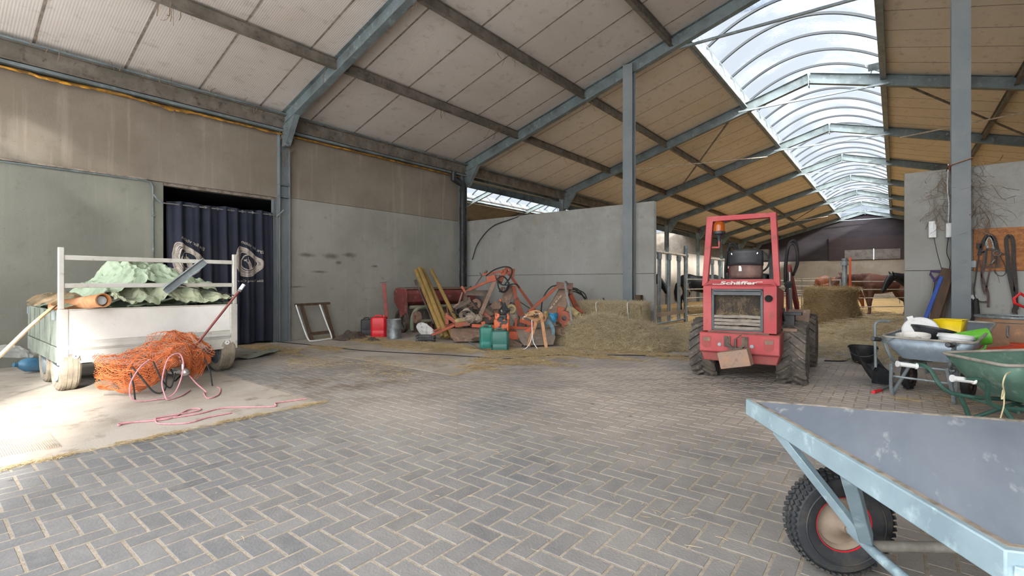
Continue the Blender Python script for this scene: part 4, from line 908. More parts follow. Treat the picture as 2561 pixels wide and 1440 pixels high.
for u in (.0, Lh):
    mb = MB(); c_ = A0 + ax * u + Vector((0, 0, .3)); mb.disc(c_, ax, .3, .09, 28, .24); 
    for k in range(6): mb.beam(c_, c_ + (ax.cross(Vector((0, 0, 1))) * cos(k * pi / 3) + Vector((0, 0, sin(k * pi / 3)))) * .25, .03, .02, ax)
    wb(mb, 'wheel', M['dirty_iron'], t)
mb = MB(); mb.disc(D(1043, 793, 11.6), RTV + FWV * .8, .14, .1, 20, .05); wb(mb, 'pulley', M['rust'], t)
# fence posts leaning over it
for k, (b, tp_, lab) in enumerate((((1097, 815, 11.0), (1041, 676, 11.9), 'round yellowish fence post, left one of the three leaning side by side'), ((1106, 812, 10.9), (1050, 671, 11.85), 'round yellowish fence post, middle one of the three leaning side by side'), ((1117, 808, 11.0), (1058, 676, 12.05), 'round yellowish fence post, right one of the three leaning side by side'), ((1144, 806, 11.2), (1079, 676, 12.0), 'slimmer single fence post leaning apart, right of the three'))):
    a, b2 = D(*b), D(*tp_); e = (a - b2).normalized(); a2 = a + e * max(0, (a.z - .08) / -e.z)
    mb = MB(); rr = .058 if k < 3 else .046; dd = (b2 - a2).normalized(); mb.tube([a2, b2, b2 + dd * .02, b2 + dd * .035], [rr, rr, rr * .85, rr * .3], 14); top(mb.build('fence_post', M['green_post']), lab, 'post', 'fence posts leaning on the seed drill')
mb = MB(); mb.tube([D(1085, 810, 11.6), D(1040, 704, 11.9)], .018, 8); mb.tube([D(1043, 712, 11.9), D(1038, 700, 11.9)], .035, 8); top(mb.build('iron_bar', M['dirty_iron']), 'thin dark iron bar leaning left of the three fence posts', 'bar')

# rotary mowers and their frames
def plate(mb, pts, th, nrm=(0, 0, 1)): n = Vector(nrm).normalized() * th; mb.prism(pts, n)
tA = thing('disc_mower', 'orange mower frame with a brown curved skid shoe, left one in the heap', 'mower', D(1150, 840, 10.5) * Vector((1, 1, 0)) if False else (-7.4, 7.7, 0))
mb = MB()
mb.beam(D(1080, 838, 10.6), D(1138, 812, 10.6), .06, .1, FWV); mb.beam(D(1083, 828, 10.9), D(1140, 806, 10.8), .04, .03, FWV)
mb.beam(D(1118, 812, 10.6), D(1119, 783, 10.7), .08, .05, FWV); mb.beam(D(1117, 789, 10.65), D(1150, 812, 10.5), .08, .09, FWV); mb.beam(D(1138, 811, 10.5), D(1176, 806, 10.5), .1, .13); mb.beam(D(1120, 790, 10.6), D(1118, 768, 10.8), .02, .03, FWV)
wb(mb, 'frame', M['orange'], tA, bevel=.008)
mb = MB(); mb.beam(D(1176, 805, 10.5), D(1262, 796, 10.7), .1, .13); wb(mb, 'grey_bar', M['dirty_iron'], tA, bevel=.006)
def skid(mb, c, w_, dp, rz, th=.02, hh=.26):
    R = Matrix.Rotation(rz, 3, 'Z'); prof = [(-dp * .5, hh), (-dp * .15, hh * .92), (0, hh * .6), (dp * .18, hh * .2), (dp * .5, .03)]
    prof = [(-dp * .55, hh), (-dp * .1, hh), (dp * .2, hh * .55), (dp * .42, .04)]
    for a, b in zip(prof, prof[1:]):
        k0, k1 = (1, 1) if b[1] > .3 * hh else (1, .78)
        P = [Vector((-w_ / 2 * k0, -a[0], a[1])), Vector((w_ / 2 * k0, -a[0], a[1])), Vector((w_ / 2 * k1, -b[0], b[1])), Vector((-w_ / 2 * k1, -b[0], b[1]))]
        q = [Vector(c) + R @ p for p in P]; mb.hexa(q + [p + Vector((0, 0, th)) for p in q])
mb = MB(); skid(mb, (-7.3, 7.62, 0), .72, .62, YAW + .12); wb(mb, 'skid_shoe', M['dust'], tA, bevel=.012)
mb = MB(); mb.beam((-7.2, 7.9, .22), D(1340, 818, 10.3) * Vector((1, 1, 0)) + Vector((0, 0, .22)), .35, .09); wb(mb, 'cutter_bar', M['dust'], tA, bevel=.01)
mb = MB(); mb.lathe([(.001, 0), (.2, .0), (.22, .02), (.12, .06), (.001, .07)], D(1200, 838, 10.4) * Vector((1, 1, 0)) + Vector((0, 0, .06)), seg=20); mb.lathe([(.001, 0), (.2, .0), (.22, .02), (.12, .06), (.001, .07)], (-7.7, 8.0, .05), seg=20); wb(mb, 'disc', M['dirty_iron'], tA)
# tall linkage frame
tF = thing('linkage_frame', 'tall orange triangular linkage frame rising over the heap, draped with hoses', 'machine frame', (-7.2, 8.6, 0))
mb = MB()
mb.beam(D(1264, 672, 11.0), D(1338, 775, 11.4), .06, .1, FWV); mb.beam(D(1262, 676, 10.9), D(1250, 705, 10.8), .1, .12, FWV); wb(mb, 'right_leg', M['orange'], tF, bevel=.006)
mb = MB(); mb.beam(D(1243, 690, 10.7), D(1202, 786, 10.5), .09, .06, FWV); wb(mb, 'left_leg', M['dust'], tF, bevel=.006)
mb = MB(); mb.beam(D(1250, 690, 10.8), D(1168, 727, 11.0), .06, .09, FWV); mb.beam(D(1258, 678, 10.8), D(1206, 687, 10.9), .05, .05, FWV); mb.beam(D(1218, 700, 10.7), D(1240, 694, 10.7), .14, .2, FWV); mb.beam(D(1170, 740, 11.1), D(1155, 716, 11.2), .05, .06, FWV); wb(mb, 'arm', M['orange'], tF, bevel=.006)
mb = MB(); mb.disc(D(1271, 676, 10.95), FWV, .09, .06, 16, .03); mb.beam(D(1283, 672, 11), D(1280, 692, 11), .1, .06, FWV); wb(mb, 'pulley_bracket', M['orange'], tF)
mb = MB(); mb.beam(D(1208, 780, 10.6), D(1228, 798, 10.6), .07, .09, FWV); wb(mb, 'stay', M['orange'], tF, bevel=.006); mb = MB(); mb.beam(D(1290, 745, 11.1), D(1305, 790, 11.1), .13, .1, FWV); mb.beam(D(1285, 716, 11.1), D(1292, 760, 11.1), .09, .09, FWV); wb(mb, 'stay', M['orange'], tF, bevel=.006)
mb = MB(); mb.beam(D(1166, 731, 11.0), D(1222, 734, 11.0), .12, .08, FWV); mb.beam(D(1160, 800, 11.2), D(1166, 733, 11.2), .1, .1, FWV); mb.beam(D(1222, 790, 11.2), D(1219, 735, 11.2), .08, .08, FWV); mb.beam(D(1160, 768, 11.3), D(1290, 760, 11.3), .1, .06, FWV); wb(mb, 'toothed_rack', M['dirty_iron'], tF)
mb = MB()
for k in range(16): mb.obox(D(1168 + k * 3.4, 728, 10.95), (.018, .02, .05), RC)
wb(mb, 'teeth', M['dirty_iron'], tF)
mb = MB(); plate(mb, [D(1222, 800, 11.0), D(1262, 800, 11.0), D(1287, 722, 11.2), D(1272, 712, 11.2)], .05, FWV); plate(mb, [D(1185, 802, 10.9), D(1226, 802, 10.9), D(1250, 760, 11.1), D(1238, 752, 11.1)], .06, FWV); plate(mb, [D(1272, 710, 11.15), D(1290, 716, 11.15), D(1290, 730, 11.3), D(1262, 735, 11.3)], .2, FWV); wb(mb, 'hood', M['dust'], tF, bevel=.01)
for pts in ([(1215, 690), (1235, 675), (1262, 667), (1279, 672), (1278, 690), (1262, 712)], [(1240, 700), (1255, 690), (1268, 700), (1272, 718), (1262, 730), (1248, 728)], [(1244, 696), (1248, 722), (1262, 728), (1274, 706)], [(1236, 690), (1256, 712), (1288, 710), (1300, 720)]):
    mb = MB(); mb.tube(bez([D(x, y, 10.65 + .03 * k) for k, (x, y) in enumerate(pts)], 7), .016, 6); wb(mb, 'hose', M['black_rub'], tF)
mb = MB(); mb.tube([D(1186, 718, 11.0), D(1205, 690, 11.0), D(1200, 682, 11.0)], .012, 6); mb.tube([D(1212, 684, 10.9), D(1218, 676, 10.9)], .028, 8); mb.tube([D(1166, 735, 11.1), D(1178, 716, 11.0)], .02, 6); wb(mb, 'lever', M['dirty_iron'], tF)
rr = random.Random(21)
for k in range(16):
    x, y = rr.uniform(1150, 1300), rr.uniform(745, 800); a = rr.uniform(0, pi); l = rr.uniform(10, 28); mb = MB(); d0 = rr.uniform(10.7, 11.3)
    P = [D(x - cos(a) * l, y - sin(a) * l, d0), D(x + rr.uniform(-5, 5), y + rr.uniform(-5, 5), d0), D(x + cos(a) * l, min(y + sin(a) * l, 830), d0)]
    if k % 3 == 0: mb.tube(bez(P, 5), .014, 6); wb(mb, 'cable', M['black_rub'], tF)
    else: mb.beam(P[0], P[2], rr.uniform(.03, .08), rr.uniform(.02, .05), FWV); wb(mb, 'strut', M[rr.choice(['rust', 'dirty_iron', 'dust', 'rust'])], tF, bevel=.004)
for x, y, r_ in ((1192, 760, .12), (1230, 815, .14), (1300, 815, .15), (1258, 725, .07)):
    mb = MB(); mb.disc(D(x, y, 10.9), FWV + RTV * .4, r_, .06, 18, r_ * .35); wb(mb, 'gear_wheel', M['rust'], tF)
# mower B with its headstock
tB = thing('disc_mower', 'orange mower with a dusty tapering hood and round pulley, right one in the heap', 'mower', (-6.3, 8.3, 0))
mb = MB(); plate(mb, [D(1364, 785, 10.4), D(1414, 785, 10.4), D(1424, 722, 10.6), D(1398, 722, 10.6)], .08, FWV); wb(mb, 'hood', M['dust'], tB, bevel=.012)
mb = MB()
for k, (x0_, x1_) in enumerate(((.0, .18), (.26, .36), (.42, .58), (.64, .7), (.74, .9))):   # worn pale lettering, no longer readable
    a = D(1376, 772, 10.34); b = D(1407, 735, 10.5); e = b - a; mb.beam(a + e * x0_, a + e * x1_, .03, .004, FWV)
wb(mb, 'worn_lettering', mat('worn_white_paint', 'a99c90', .7), tB, label='worn pale lettering')
mb = MB(); mb.beam(D(1392, 713, 10.5), D(1432, 716, 10.5), .12, .14, (0, 0, 1)); mb.beam(D(1424, 716, 10.7), D(1428, 735, 10.7), .1, .1, FWV); wb(mb, 'head_block', M['rust'], tB, bevel=.01)
mb = MB(); mb.beam(D(1322, 780, 10.2), D(1393, 717, 10.5), .06, .1, FWV); mb.beam(D(1426, 735, 10.7), D(1444, 775, 10.9), .1, .12, FWV); mb.beam(D(1440, 768, 10.8), D(1463, 785, 10.8), .06, .09, FWV); mb.beam(D(1394, 806, 10.3), D(1404, 768, 10.35), .14, .08, FWV); wb(mb, 'arm', M['orange'], tB, bevel=.006)
mb = MB(); mb.disc(D(1412, 795, 10.15), FWV + RTV * .2, .145, .09, 24, .05); mb.beam(D(1404, 812, 10.2), D(1414, 812, 10.2), .1, .12, FWV); wb(mb, 'pulley', M['orange'], tB)
mb = MB(); mb.beam(D(1392, 808, 10.3), D(1462, 798, 10.6), .08, .07); mb.beam(D(1430, 795, 10.2), D(1458, 790, 10.3), .05, .05); mb.disc(D(1459, 790, 10.3), RTV, .08, .05, 16); wb(mb, 'shaft', M['rust'], tB)
mb = MB(); mb.beam(D(1385, 828, 10.1), D(1462, 812, 10.6), .4, .14); wb(mb, 'cutter_bar', M['dust'], tB, bevel=.012)
mb = MB(); mb.lathe([(.001, 0), (.13, 0), (.14, .03), (.1, .12), (.001, .13)], D(1388, 845, 10.2) * Vector((1, 1, 0)), seg=18); mb.beam(D(1425, 830, 10.6), D(1428, 862, 10.6), .25, .2, FWV); wb(mb, 'disc', M['dirty_iron'], tB)
mb = MB(); mb.tube([D(1424, 772, 10.3), D(1448, 790, 10.0)], .075, 16); mb.tube([D(1421, 770, 10.3), D(1424, 772, 10.3)], .085, 16); wb(mb, 'shaft_guard', M['cream'], tB)
tC = thing('mower_arm', 'bright orange folding arm with a pale grey skid shoe in front of the heap', 'machine arm', (-5.9, 7.9, 0))
mb = MB(); mb.beam(D(1272, 838, 9.9), D(1300, 838, 9.9), .2, .16, (0, 0, 1)); mb.beam(D(1296, 842, 9.9), D(1334, 818, 9.9), .09, .12, FWV); mb.beam(D(1180, 814, 10.2), D(1335, 822, 10.2), .05, .07); mb.beam(D(1275, 862, 9.85), D(1280, 832, 9.85), .16, .08, FWV); mb.beam(D(1300, 800, 10.2), D(1335, 812, 10.2), .05, .09); mb.beam(D(1291, 795, 10.2), D(1289, 820, 10.2), .05, .05, FWV)
mb.beam(D(1208, 804, 9.95), D(1210, 814, 9.95), .08, .08, FWV); wb(mb, 'arm', mat('bright_orange_paint', 'b6583a', .65, 0, '97503c', 6, .5, .7), tC, bevel=.008)
mb = MB(); skid(mb, (-5.75, 8.02, 0), .78, .55, YAW + .2, hh=.3); wb(mb, 'skid_shoe', mat('grey_worn_shoe', '86796d', .6, .1, '6f6258', 5, c3='9c968f'), tC, bevel=.012)
mb = MB(); mb.beam(D(1290, 852, 9.8), D(1282, 870, 9.8) , .3, .12, FWV); wb(mb, 'bracket', M['dust'], tC)
# hose coil behind
mb = MB(); P = []
for k in range(150):
    a = k / 150 * 2 * pi * 4.6 + 2; rr = .38 + .04 * sin(k * .31); P.append(D(1432, 770, 11.6) + RTV * (cos(a) * rr * .95 + .02 * sin(k)) + Vector((0, 0, sin(a) * rr * 1.15)) + FWV * (k * .0018) )
mb.tube(P, .015, 6); top(mb.build('hose_coil', M['black_rub']), 'coil of black hydraulic hoses hanging behind the right mower', 'hose')
mb = MB(); mb.tube(bez([D(1352, 800, 11.2), D(1357, 750, 11.3), D(1375, 720, 11.3), D(1398, 712, 11.2)], 8), .015, 6); top(mb.build('hose', M['black_rub']), 'black hose arching left of the dusty tapering hood', 'hose')
mb = MB(); mb.tube([D(1296, 752, 11.6), D(1325, 771, 11.6)], .012, 6); top(mb.build('iron_rod', M['dirty_iron']), 'thin dark rod between the two mowers against the cross wall', 'rod')
# webbing and straps
mb = MB(); mb.ribbon(bez([D(1424, 722, 10.5), D(1415, 705, 10.35), D(1414, 715, 10.2), D(1420, 750, 10.1), D(1428, 790, 10.0), D(1428, 825, 9.95), D(1422, 842, 9.9)], 6), .045, .006, up=FWV)
top(mb.build('webbing_strap', mat('grey_webbing', '7d7f7d', .85, 0, '6a6c6a', 30)), 'grey webbing strap hanging down over the right mower', 'strap')
t = thing('harness', 'tangle of tan leather harness straps hanging before the orange arm', 'harness', (-5.5, 7.6, 0))
def strap(pts, wd, mt, name='strap', up=None, d0=9.6):
    mb = MB(); mb.ribbon(bez([D(*(p if len(p) == 3 else (*p, d0))) for p in pts], 6), wd, .006, up=up or FWV); wb(mb, name, M[mt], t)
strap([(1345, 780), (1352, 790), (1357, 810), (1360, 830, 9.5), (1364, 855, 9.4), (1367, 874, 9.35)], .06, 'leather')
strap([(1342, 795), (1338, 815), (1332, 832, 9.5), (1325, 850, 9.45), (1322, 866, 9.4)], .06, 'leather')
rr = random.Random(12)
for k in range(11):
    cx_, cy_ = 1336 + rr.uniform(-14, 14), 791 + rr.uniform(-8, 8); ra, rb2 = rr.uniform(8, 19), rr.uniform(5, 11); a0 = rr.uniform(0, 6)
    strap([(cx_ + cos(a0 + q) * ra, cy_ + sin(a0 + q) * rb2 + cos(a0 + q) * 3, 9.55 + .03 * k + .05 * sin(q)) for q in (0, .9, 1.8, 2.7, 3.6, 4.5)], rr.uniform(.02, .045), rr.choice(['leather', 'leather', 'leather', 'cream', 'wood_dark']))
strap([(1314, 790), (1326, 780), (1342, 777), (1354, 783), (1358, 796)], .03, 'leather')
strap([(1322, 782), (1334, 792), (1346, 786), (1338, 778)], .03, 'wood_dark')
strap([(1310, 792), (1330, 786), (1352, 784)], .014, 'white_pl', 'cord')
strap([(1330, 800), (1331, 830, 9.5), (1334, 855, 9.4), (1344, 872, 9.3)], .014, 'white_pl', 'cord')
strap([(1332, 820), (1328, 850, 9.4), (1318, 868, 9.3), (1308, 874, 9.3)], .014, 'white_pl', 'cord')
mb = MB()
for k in range(7): mb.tube(bez([D(1374 + k * .6, 783 + k * .5, 9.9), D(1384, 786 + 3 * k, 9.82), D(1393, 783 + k, 9.9), D(1392, 795, 10.0), D(1380, 798, 10.0), D(1374 + k * .6, 783 + k * .5, 9.9)], 4), .014, 6)
mb.ribbon(bez([D(1378, 786, 9.85), D(1384, 797, 9.8), D(1388, 805, 9.85)], 4), .07, .02, up=FWV); top(mb.build('blue_strap', mat('bright_blue_webbing', '2f86b0', .7, 0, '246b92', 20)), 'rolled bright blue ratchet strap lying before the dusty hood', 'strap')
mb = MB(); mb.ribbon(bez([D(1366, 795, 9.8), D(1374, 805, 9.75), D(1383, 820, 9.7), D(1384, 838, 9.65)], 5), .06, .012, up=FWV); mb.ribbon(bez([D(1364, 806, 9.8), D(1376, 812, 9.75), D(1384, 830, 9.75)], 5), .05, .01, up=FWV)
top(mb.build('grey_blue_strap', mat('grey_blue_webbing', '64808c', .85, 0, '526b76', 20)), 'faded grey-blue strap hanging right of the leather harness', 'strap')
mb = MB(); mb.tube([D(1366, 800, 9.95), D(1366, 778, 9.95)], .05, 14); top(mb.build('yellow_cup', M['cream']), 'pale yellow plastic sleeve between the harness and the blue strap', 'sleeve')
# twine balls and drive-shaft guards
def ball_twine(c, r, lab, grp='balls of twine'):
    t = thing('twine_ball', lab, 'twine', tuple(c), group=grp)
    mb = MB(); mb.ball((0, 0, 0), (r, r, r * .8), 14); mb.build('core', M['twine'], t)
    mb = MB()
    for k in range(5):
        R = Matrix.Rotation(k * 1.1, 3, 'X') @ Matrix.Rotation(k * .9, 3, 'Z'); mb.tube([R @ Vector((cos(a * pi / 9) * r * 1.03, sin(a * pi / 9) * r * 1.03, .02 * sin(a))) for a in range(18)], .008, 5, closed=True)
    mb.build('loose_windings', M['twine'], t)
ball_twine(D(1177, 795, 10.4), .12, 'ball of grey twine lying on the grey mower bar, left one'); ball_twine(D(1196, 796, 10.4), .09, 'smaller ball of grey twine right of the first on the mower bar')
mb = MB()
for k in range(6):
    a0 = k * .5; mb.tube([D(1166, 787, 10.35) + RTV * (cos(a) * (.15 - .01 * k)) + Vector((0, 0, sin(a) * (.1 + .008 * k))) + FWV * (.02 * k) for a in [q * 2 * pi / 20 + a0 for q in range(20)]], .006, 5, closed=True)
top(mb.build('wire_coil', M['twine']), 'loose coil of pale wire beside the twine balls', 'wire')
mb = MB(); mb.tube([D(1140, 803, 10.5), D(1172, 797, 10.4)], .05, 12); top(mb.build('wooden_roller', M['cream']), 'pale yellowish round roller lying on the left mower frame', 'roller')
t = thing('shaft_joint', 'dusty yellow universal joint and shaft end lying upright behind the orange box', 'shaft joint', tuple(D(1280, 772, 10.6)))
mb = MB(); mb.tube([D(1278, 768, 10.5), D(1290, 800, 10.5)], .08, 12); wb(mb, 'guard', M['twine'], t); mb = MB(); mb.disc(D(1279, 772, 10.4), FWV, .1, .08, 20, .05); wb(mb, 'flange', M['cream'], t)
# orange greasy box and funnel
t = thing('orange_box', 'bright orange plastic can smeared with black grease on the mower arm', 'can', tuple(D(1255, 822, 9.85)))
mb = MB(); mb.obox(D(1254, 814, 9.8), (.3, .18, .26), RC); mb.obox(D(1270, 805, 9.85), (.07, .16, .45), RC); mb.obox(D(1244, 790, 9.8), (.1, .16, .13), RC)
gm = mat('greasy_orange_plastic', 'cf6333', .4, 0, '2b2420', 7, .5, .55, .1, 40); wb(mb, 'body', gm, t, bevel=.015)
mb = MB(); mb.obox(D(1255, 794, 9.8), (.2, .14, .14), RC); mb.obox(D(1252, 800, 9.74), (.12, .06, .12), RC); wb(mb, 'greasy_top', M['black_pl'], t, bevel=.02)
t = thing('funnel_bottle', 'dark funnel-shaped bottle with an orange spout standing on the orange can', 'bottle', tuple(D(1261, 788, 9.85)))
mb = MB(); mb.lathe([(.001, 0), (.11, 0), (.12, .06), (.06, .13), (.03, .19), (.02, .22)], D(1261, 783, 9.85), seg=18); wb(mb, 'body', M['black_pl'], t)
mb = MB(); mb.tube([D(1256, 764, 9.85), D(1251, 748, 9.85)], .022, 8); wb(mb, 'spout', gm, t); mb = MB(); mb.tube([D(1256, 780, 9.72), D(1254, 774, 9.72)], .02, 8); wb(mb, 'clasp', M['chrome'], t)
jerrycan('jerrycan', 'glossy teal plastic jerrycan with a dented top, left of the two by the mower', ground(1216, 872), .26, .22, .45, 'teal', YAW + .15, cap='teal')
jerrycan('jerrycan', 'darker teal plastic jerrycan, right of the two by the mower', ground(1250, 876), .34, .26, .4, 'teal_dk', YAW + .05, cap='black_pl')
# crate, bag, iron bar
t = thing('black_crate', 'small black plastic crate standing in the straw under the white bag', 'crate', tuple(ground(1065, 854)), YAW)
mb = MB()
for z in (0, .06, .12): 
    for s in (-1, 1): mb.box((-.19, s * .13 - .008, z), (.19, s * .13 + .008, z + .022)); mb.box((s * .19 - .008, -.13, z), (s * .19 + .008, .13, z + .022))
for k in range(9): mb.box((-.19 + k * .0475 - .005, -.137, 0), (-.19 + k * .0475 + .005, -.125, .14)); mb.box((-.19 + k * .0475 - .005, .125, 0), (-.19 + k * .0475 + .005, .137, .14))
mb.box((-.19, -.13, 0), (.19, .13, .012)); mb.build('basket', M['black_pl'], t)
mb = MB(); B0 = D(1065, 827, 10.9)
def bagf(u, v):
    a = 2 * pi * u; r = .14 * (sin(pi * min(.999, max(.001, v))) ** .35); L_ = (v - .5) * .5
    p = B0 + (RTV * .75 + Vector((0, 0, -.62))) * L_ + FWV * (cos(a) * r * .18) + (RTV * .6 + Vector((0, 0, .75))) * (sin(a) * r)
    q = p * 9; return p + Vector((noise.noise(q), noise.noise(q + Vector((5, 0, 0))), noise.noise(q + Vector((0, 5, 0))))) * .03
mb.sheet(bagf, 36, 24, closeu=True)
bagm = mat('printed_white_bag', 'b9bab6', .5, 0, '8f918e', 14, .5, .62, .1, 40); top(mb.build('white_bag', bagm), 'creased white plastic sack lying over the black crate', 'bag')
mb = MB(); mb.tube([ground(1172, 857) + Vector((0, 0, .03)), ground(1222, 887) + Vector((0, 0, .018))], .014, 8); top(mb.build('iron_bar', M['galv']), 'short round iron bar lying on the straw left of the teal cans', 'bar')
cable([ground(x, y) + Vector((0, 0, .01)) for x, y in ((640, 852), (720, 858), (800, 866), (900, 877), (1000, 883), (1100, 888), (1180, 893), (1260, 898), (1330, 893), (1400, 889), (1500, 889), (1600, 890), (1700, 892), (1760, 893))], .009, 'long black cable running over the floor in front of the machinery and hay')
# behind the bale
mb = MB(); mb.tube([D(1508, 745, 11.2), D(1560, 830, 11.0)], .018, 8); top(mb.build('black_pole', M['black_pl']), 'thin black pole sticking up behind the square hay bale', 'pole')
for k, (x, y, w_, h_, lab) in enumerate(((1592, 790, .13, 1.0, 'dark wooden block standing against the cross wall right of the tall column, taller one'), (1601, 795, .13, .84, 'dark wooden block standing against the cross wall right of the tall column, lower one'))):
    mb = MB(); p = D(x, 800, 11.3); mb.box((p.x - w_ / 2, 10.74, 0), (p.x + w_ / 2, 10.88, h_)); top(mb.build('wooden_post', M['wood_dark'], bevel=.01), lab, 'post')
t = thing('grey_crate', 'low pale grey plastic basket on the straw by the foot of the feed fence', 'crate', tuple(ground(1652, 838)), YAW + .1)
mb = MB()
for k in range(15):
    for s in (-1, 1): mb.box((-.21 + k * .03 - .005, s * .12 - .005, 0), (-.21 + k * .03 + .005, s * .12 + .005, .17))
for z in (0, .08, .155):
    for s in (-1, 1): mb.box((-.22, s * .12 - .008, z), (.22, s * .12 + .008, z + .025)); mb.box((s * .21 - .008, -.12, z), (s * .21 + .008, .12, z + .025))
mb.box((-.21, -.12, 0), (.21, .12, .01)); mb.build('basket', M['grey_bl'], t)
# ================================================================== the red compact loader
M['lred'] = mat('faded_red_loader_paint', 'a4474b', .65, .0, 'ab5a5a', 2.6, .42, .68, .06, 40, c3='85504a', s3=10, g0=.55, g1=.7, spec=.25)
M['lred_d'] = mat('dusty_red_loader_paint', '8f3a3a', .6, 0, '83564a', 3.5, .45, .7, .08, 40)
M['lug'] = mat('muddy_lugged_tyre', '6a635b', .9, 0, '474442', 5, .38, .6, .4, 50, c3='857a6c', s3=18, g0=.55, g1=.7)
M['grille_fr'] = mat('dark_grille_frame', '4b4f52', .6, .1, '6a655c', 9, .5, .7, .1, 40)
M['radiator'] = mat('dirty_radiator_fins', '3a3936', .8, 0, '93816a', 9, .5, .6, .4, 60, (1, 1, .6))
LD = thing('compact_loader', 'red compact wheel loader with an amber beacon and open guard frame, parked in the middle', 'loader', (-1.565, 7.12, 0), radians(3.5))
def L(mb, name, mt, par=None, **k): return mb.build(name, M[mt] if isinstance(mt, str) else mt, par or LD, **k)
def lug_wheel(c, R=.4, wd=.34, side=1, flat=.03):
    mb = MB(); cx, cy, cz = c
    prof = [(R * .55, -wd / 2 + .03), (R * .8, -wd / 2), (R * .93, -wd / 2 + .01), (R * .97, -wd / 2 + .05), (R * .975, 0), (R * .97, wd / 2 - .05), (R * .93, wd / 2 - .01), (R * .8, wd / 2), (R * .55, wd / 2 - .03), (R * .55, -wd / 2 + .03)]
    mb.lathe(prof, c, (1, 0, 0), 44)
    n = 20
    for k in range(n):
        for s in (-1, 1):
            a = 2 * pi * (k + (.5 if s > 0 else 0)) / n
            pts = []
            for q in range(5):
                t_ = q / 4; aa = a + .34 * t_; x = s * (.0 + t_ * (wd / 2 - .012)); r_ = R * (.985 if t_ < .8 else .955)
                pts.append(Vector(c) + Vector((x, cos(aa) * r_, sin(aa) * r_)))
            up = Vector((0, cos(a + .17), sin(a + .17)))
            mb.sweep(pts, [(-.017, -.02), (.017, -.02), (.013, .02), (-.013, .02)], up)
    for v in mb.bm.verts:
        if v.co.z < flat: v.co.x = cx + (v.co.x - cx) * (1 + (flat - v.co.z) * 2); v.co.z = flat * .15 + v.co.z * .12
        v.co.z = max(v.co.z, .001)
    o = L(mb, 'tyre', 'lug')
    mb = MB(); mb.lathe([(.001, .02), (.07, .03), (.08, .0), (.14, -.03), (.2, -.02), (R * .56, .03), (R * .56, .1)], c, (side, 0, 0), 28)
    for k in range(5): mb.disc(Vector(c) + Vector((side * .0, cos(k * 1.257) * .1, sin(k * 1.257) * .1)), (1, 0, 0), .012, .03, 8)
    mb.lathe([(R * .57, -wd / 2 + .05), (R * .57, wd / 2 - .05)], c, (1, 0, 0), 28); L(mb, 'rim', 'rust')
for x, y, s in ((.53, .04, 1), (-.53, .04, -1), (.55, 1.72, 1), (-.52, 1.72, -1)): lug_wheel((x, y, .392), side=s)
mb = MB(); mb.tube([(-.4, .04, .39), (.4, .04, .39)], .06, 10); mb.tube([(-.4, 1.72, .39), (.4, 1.72, .39)], .06, 10); L(mb, 'axle', 'dirty_iron')
# engine hood
mb = MB(); HX = .42
hood = [(-HX, .68), (HX, .68), (HX, 1.25), (HX - .06, 1.275), (-HX + .06, 1.275), (-HX, 1.25)]
P0 = [Vector((x, -.66, z)) for x, z in hood]; P1 = [Vector((x, .1, z if z < 1 else z - .06)) for x, z in hood]
v0 = [mb.v(p) for p in P0]; v1 = [mb.v(p) for p in P1]
for i in range(6): mb.f([v0[i], v0[(i + 1) % 6], v1[(i + 1) % 6], v1[i]])
mb.f(v1); # rear face with openings: four strips around the grille
hd = L(mb, 'hood', 'lred_d', bevel=.004)
gx0, gx1, gz0, gz1 = -.315, .275, .695, 1.215
mb = MB()
mb.box((-HX, -.672, .68), (gx0, -.655, 1.25)); mb.box((gx1, -.672, .68), (HX, -.655, 1.25)); mb.box((gx0, -.672, gz1), (gx1, -.655, 1.25)); mb.box((gx0, -.672, .675), (gx1, -.655, gz0))
rp = L(mb, 'rear_panel', 'lred', bevel=.003)
mb = MB(); mb.hexa([(-HX, -.672, 1.25), (HX, -.672, 1.25), (HX - .05, -.55, 1.335), (-HX + .05, -.55, 1.335), (-HX, -.66, 1.24), (HX, -.66, 1.24), (HX - .05, -.3, 1.3), (-HX + .05, -.3, 1.3)])
mb.hexa([(-HX + .05, -.55, 1.335), (HX - .05, -.55, 1.335), (HX - .05, -.2, 1.345), (-HX + .05, -.2, 1.345), (-HX + .02, -.55, 1.24), (HX - .02, -.55, 1.24), (HX - .02, -.2, 1.2), (-HX + .02, -.2, 1.2)])
tc_ = L(mb, 'top_cover', 'lred', bevel=.006)
mb = MB(); M['paint_w'] = mat('worn_white_lettering', 'd9cfcb', .6, 0, 'c79a98', 30, .55, .7)
ang = math.atan2(.085, .122)
Mt = Matrix.Translation((-.01, -.672 + .026, 1.25 + .020)) @ Matrix.Rotation(ang, 4, 'X')
text_mesh(mb, 'Schäffer', .096, Mt @ Matrix.Diagonal((1.32, 1, 1, 1)), .0012, bold=.0035, sp=1.02)
mb.M = Mt; mb.box((-.3, -.004, -.001), (-.17, .009, .0015)); mb.box((.2, .046, -.001), (.27, .058, .0015))
for v in mb.bm.verts: v.co += Vector((0, -.006, .004))
L(mb, 'lettering', 'paint_w', tc_, smooth=0, label='white maker lettering')
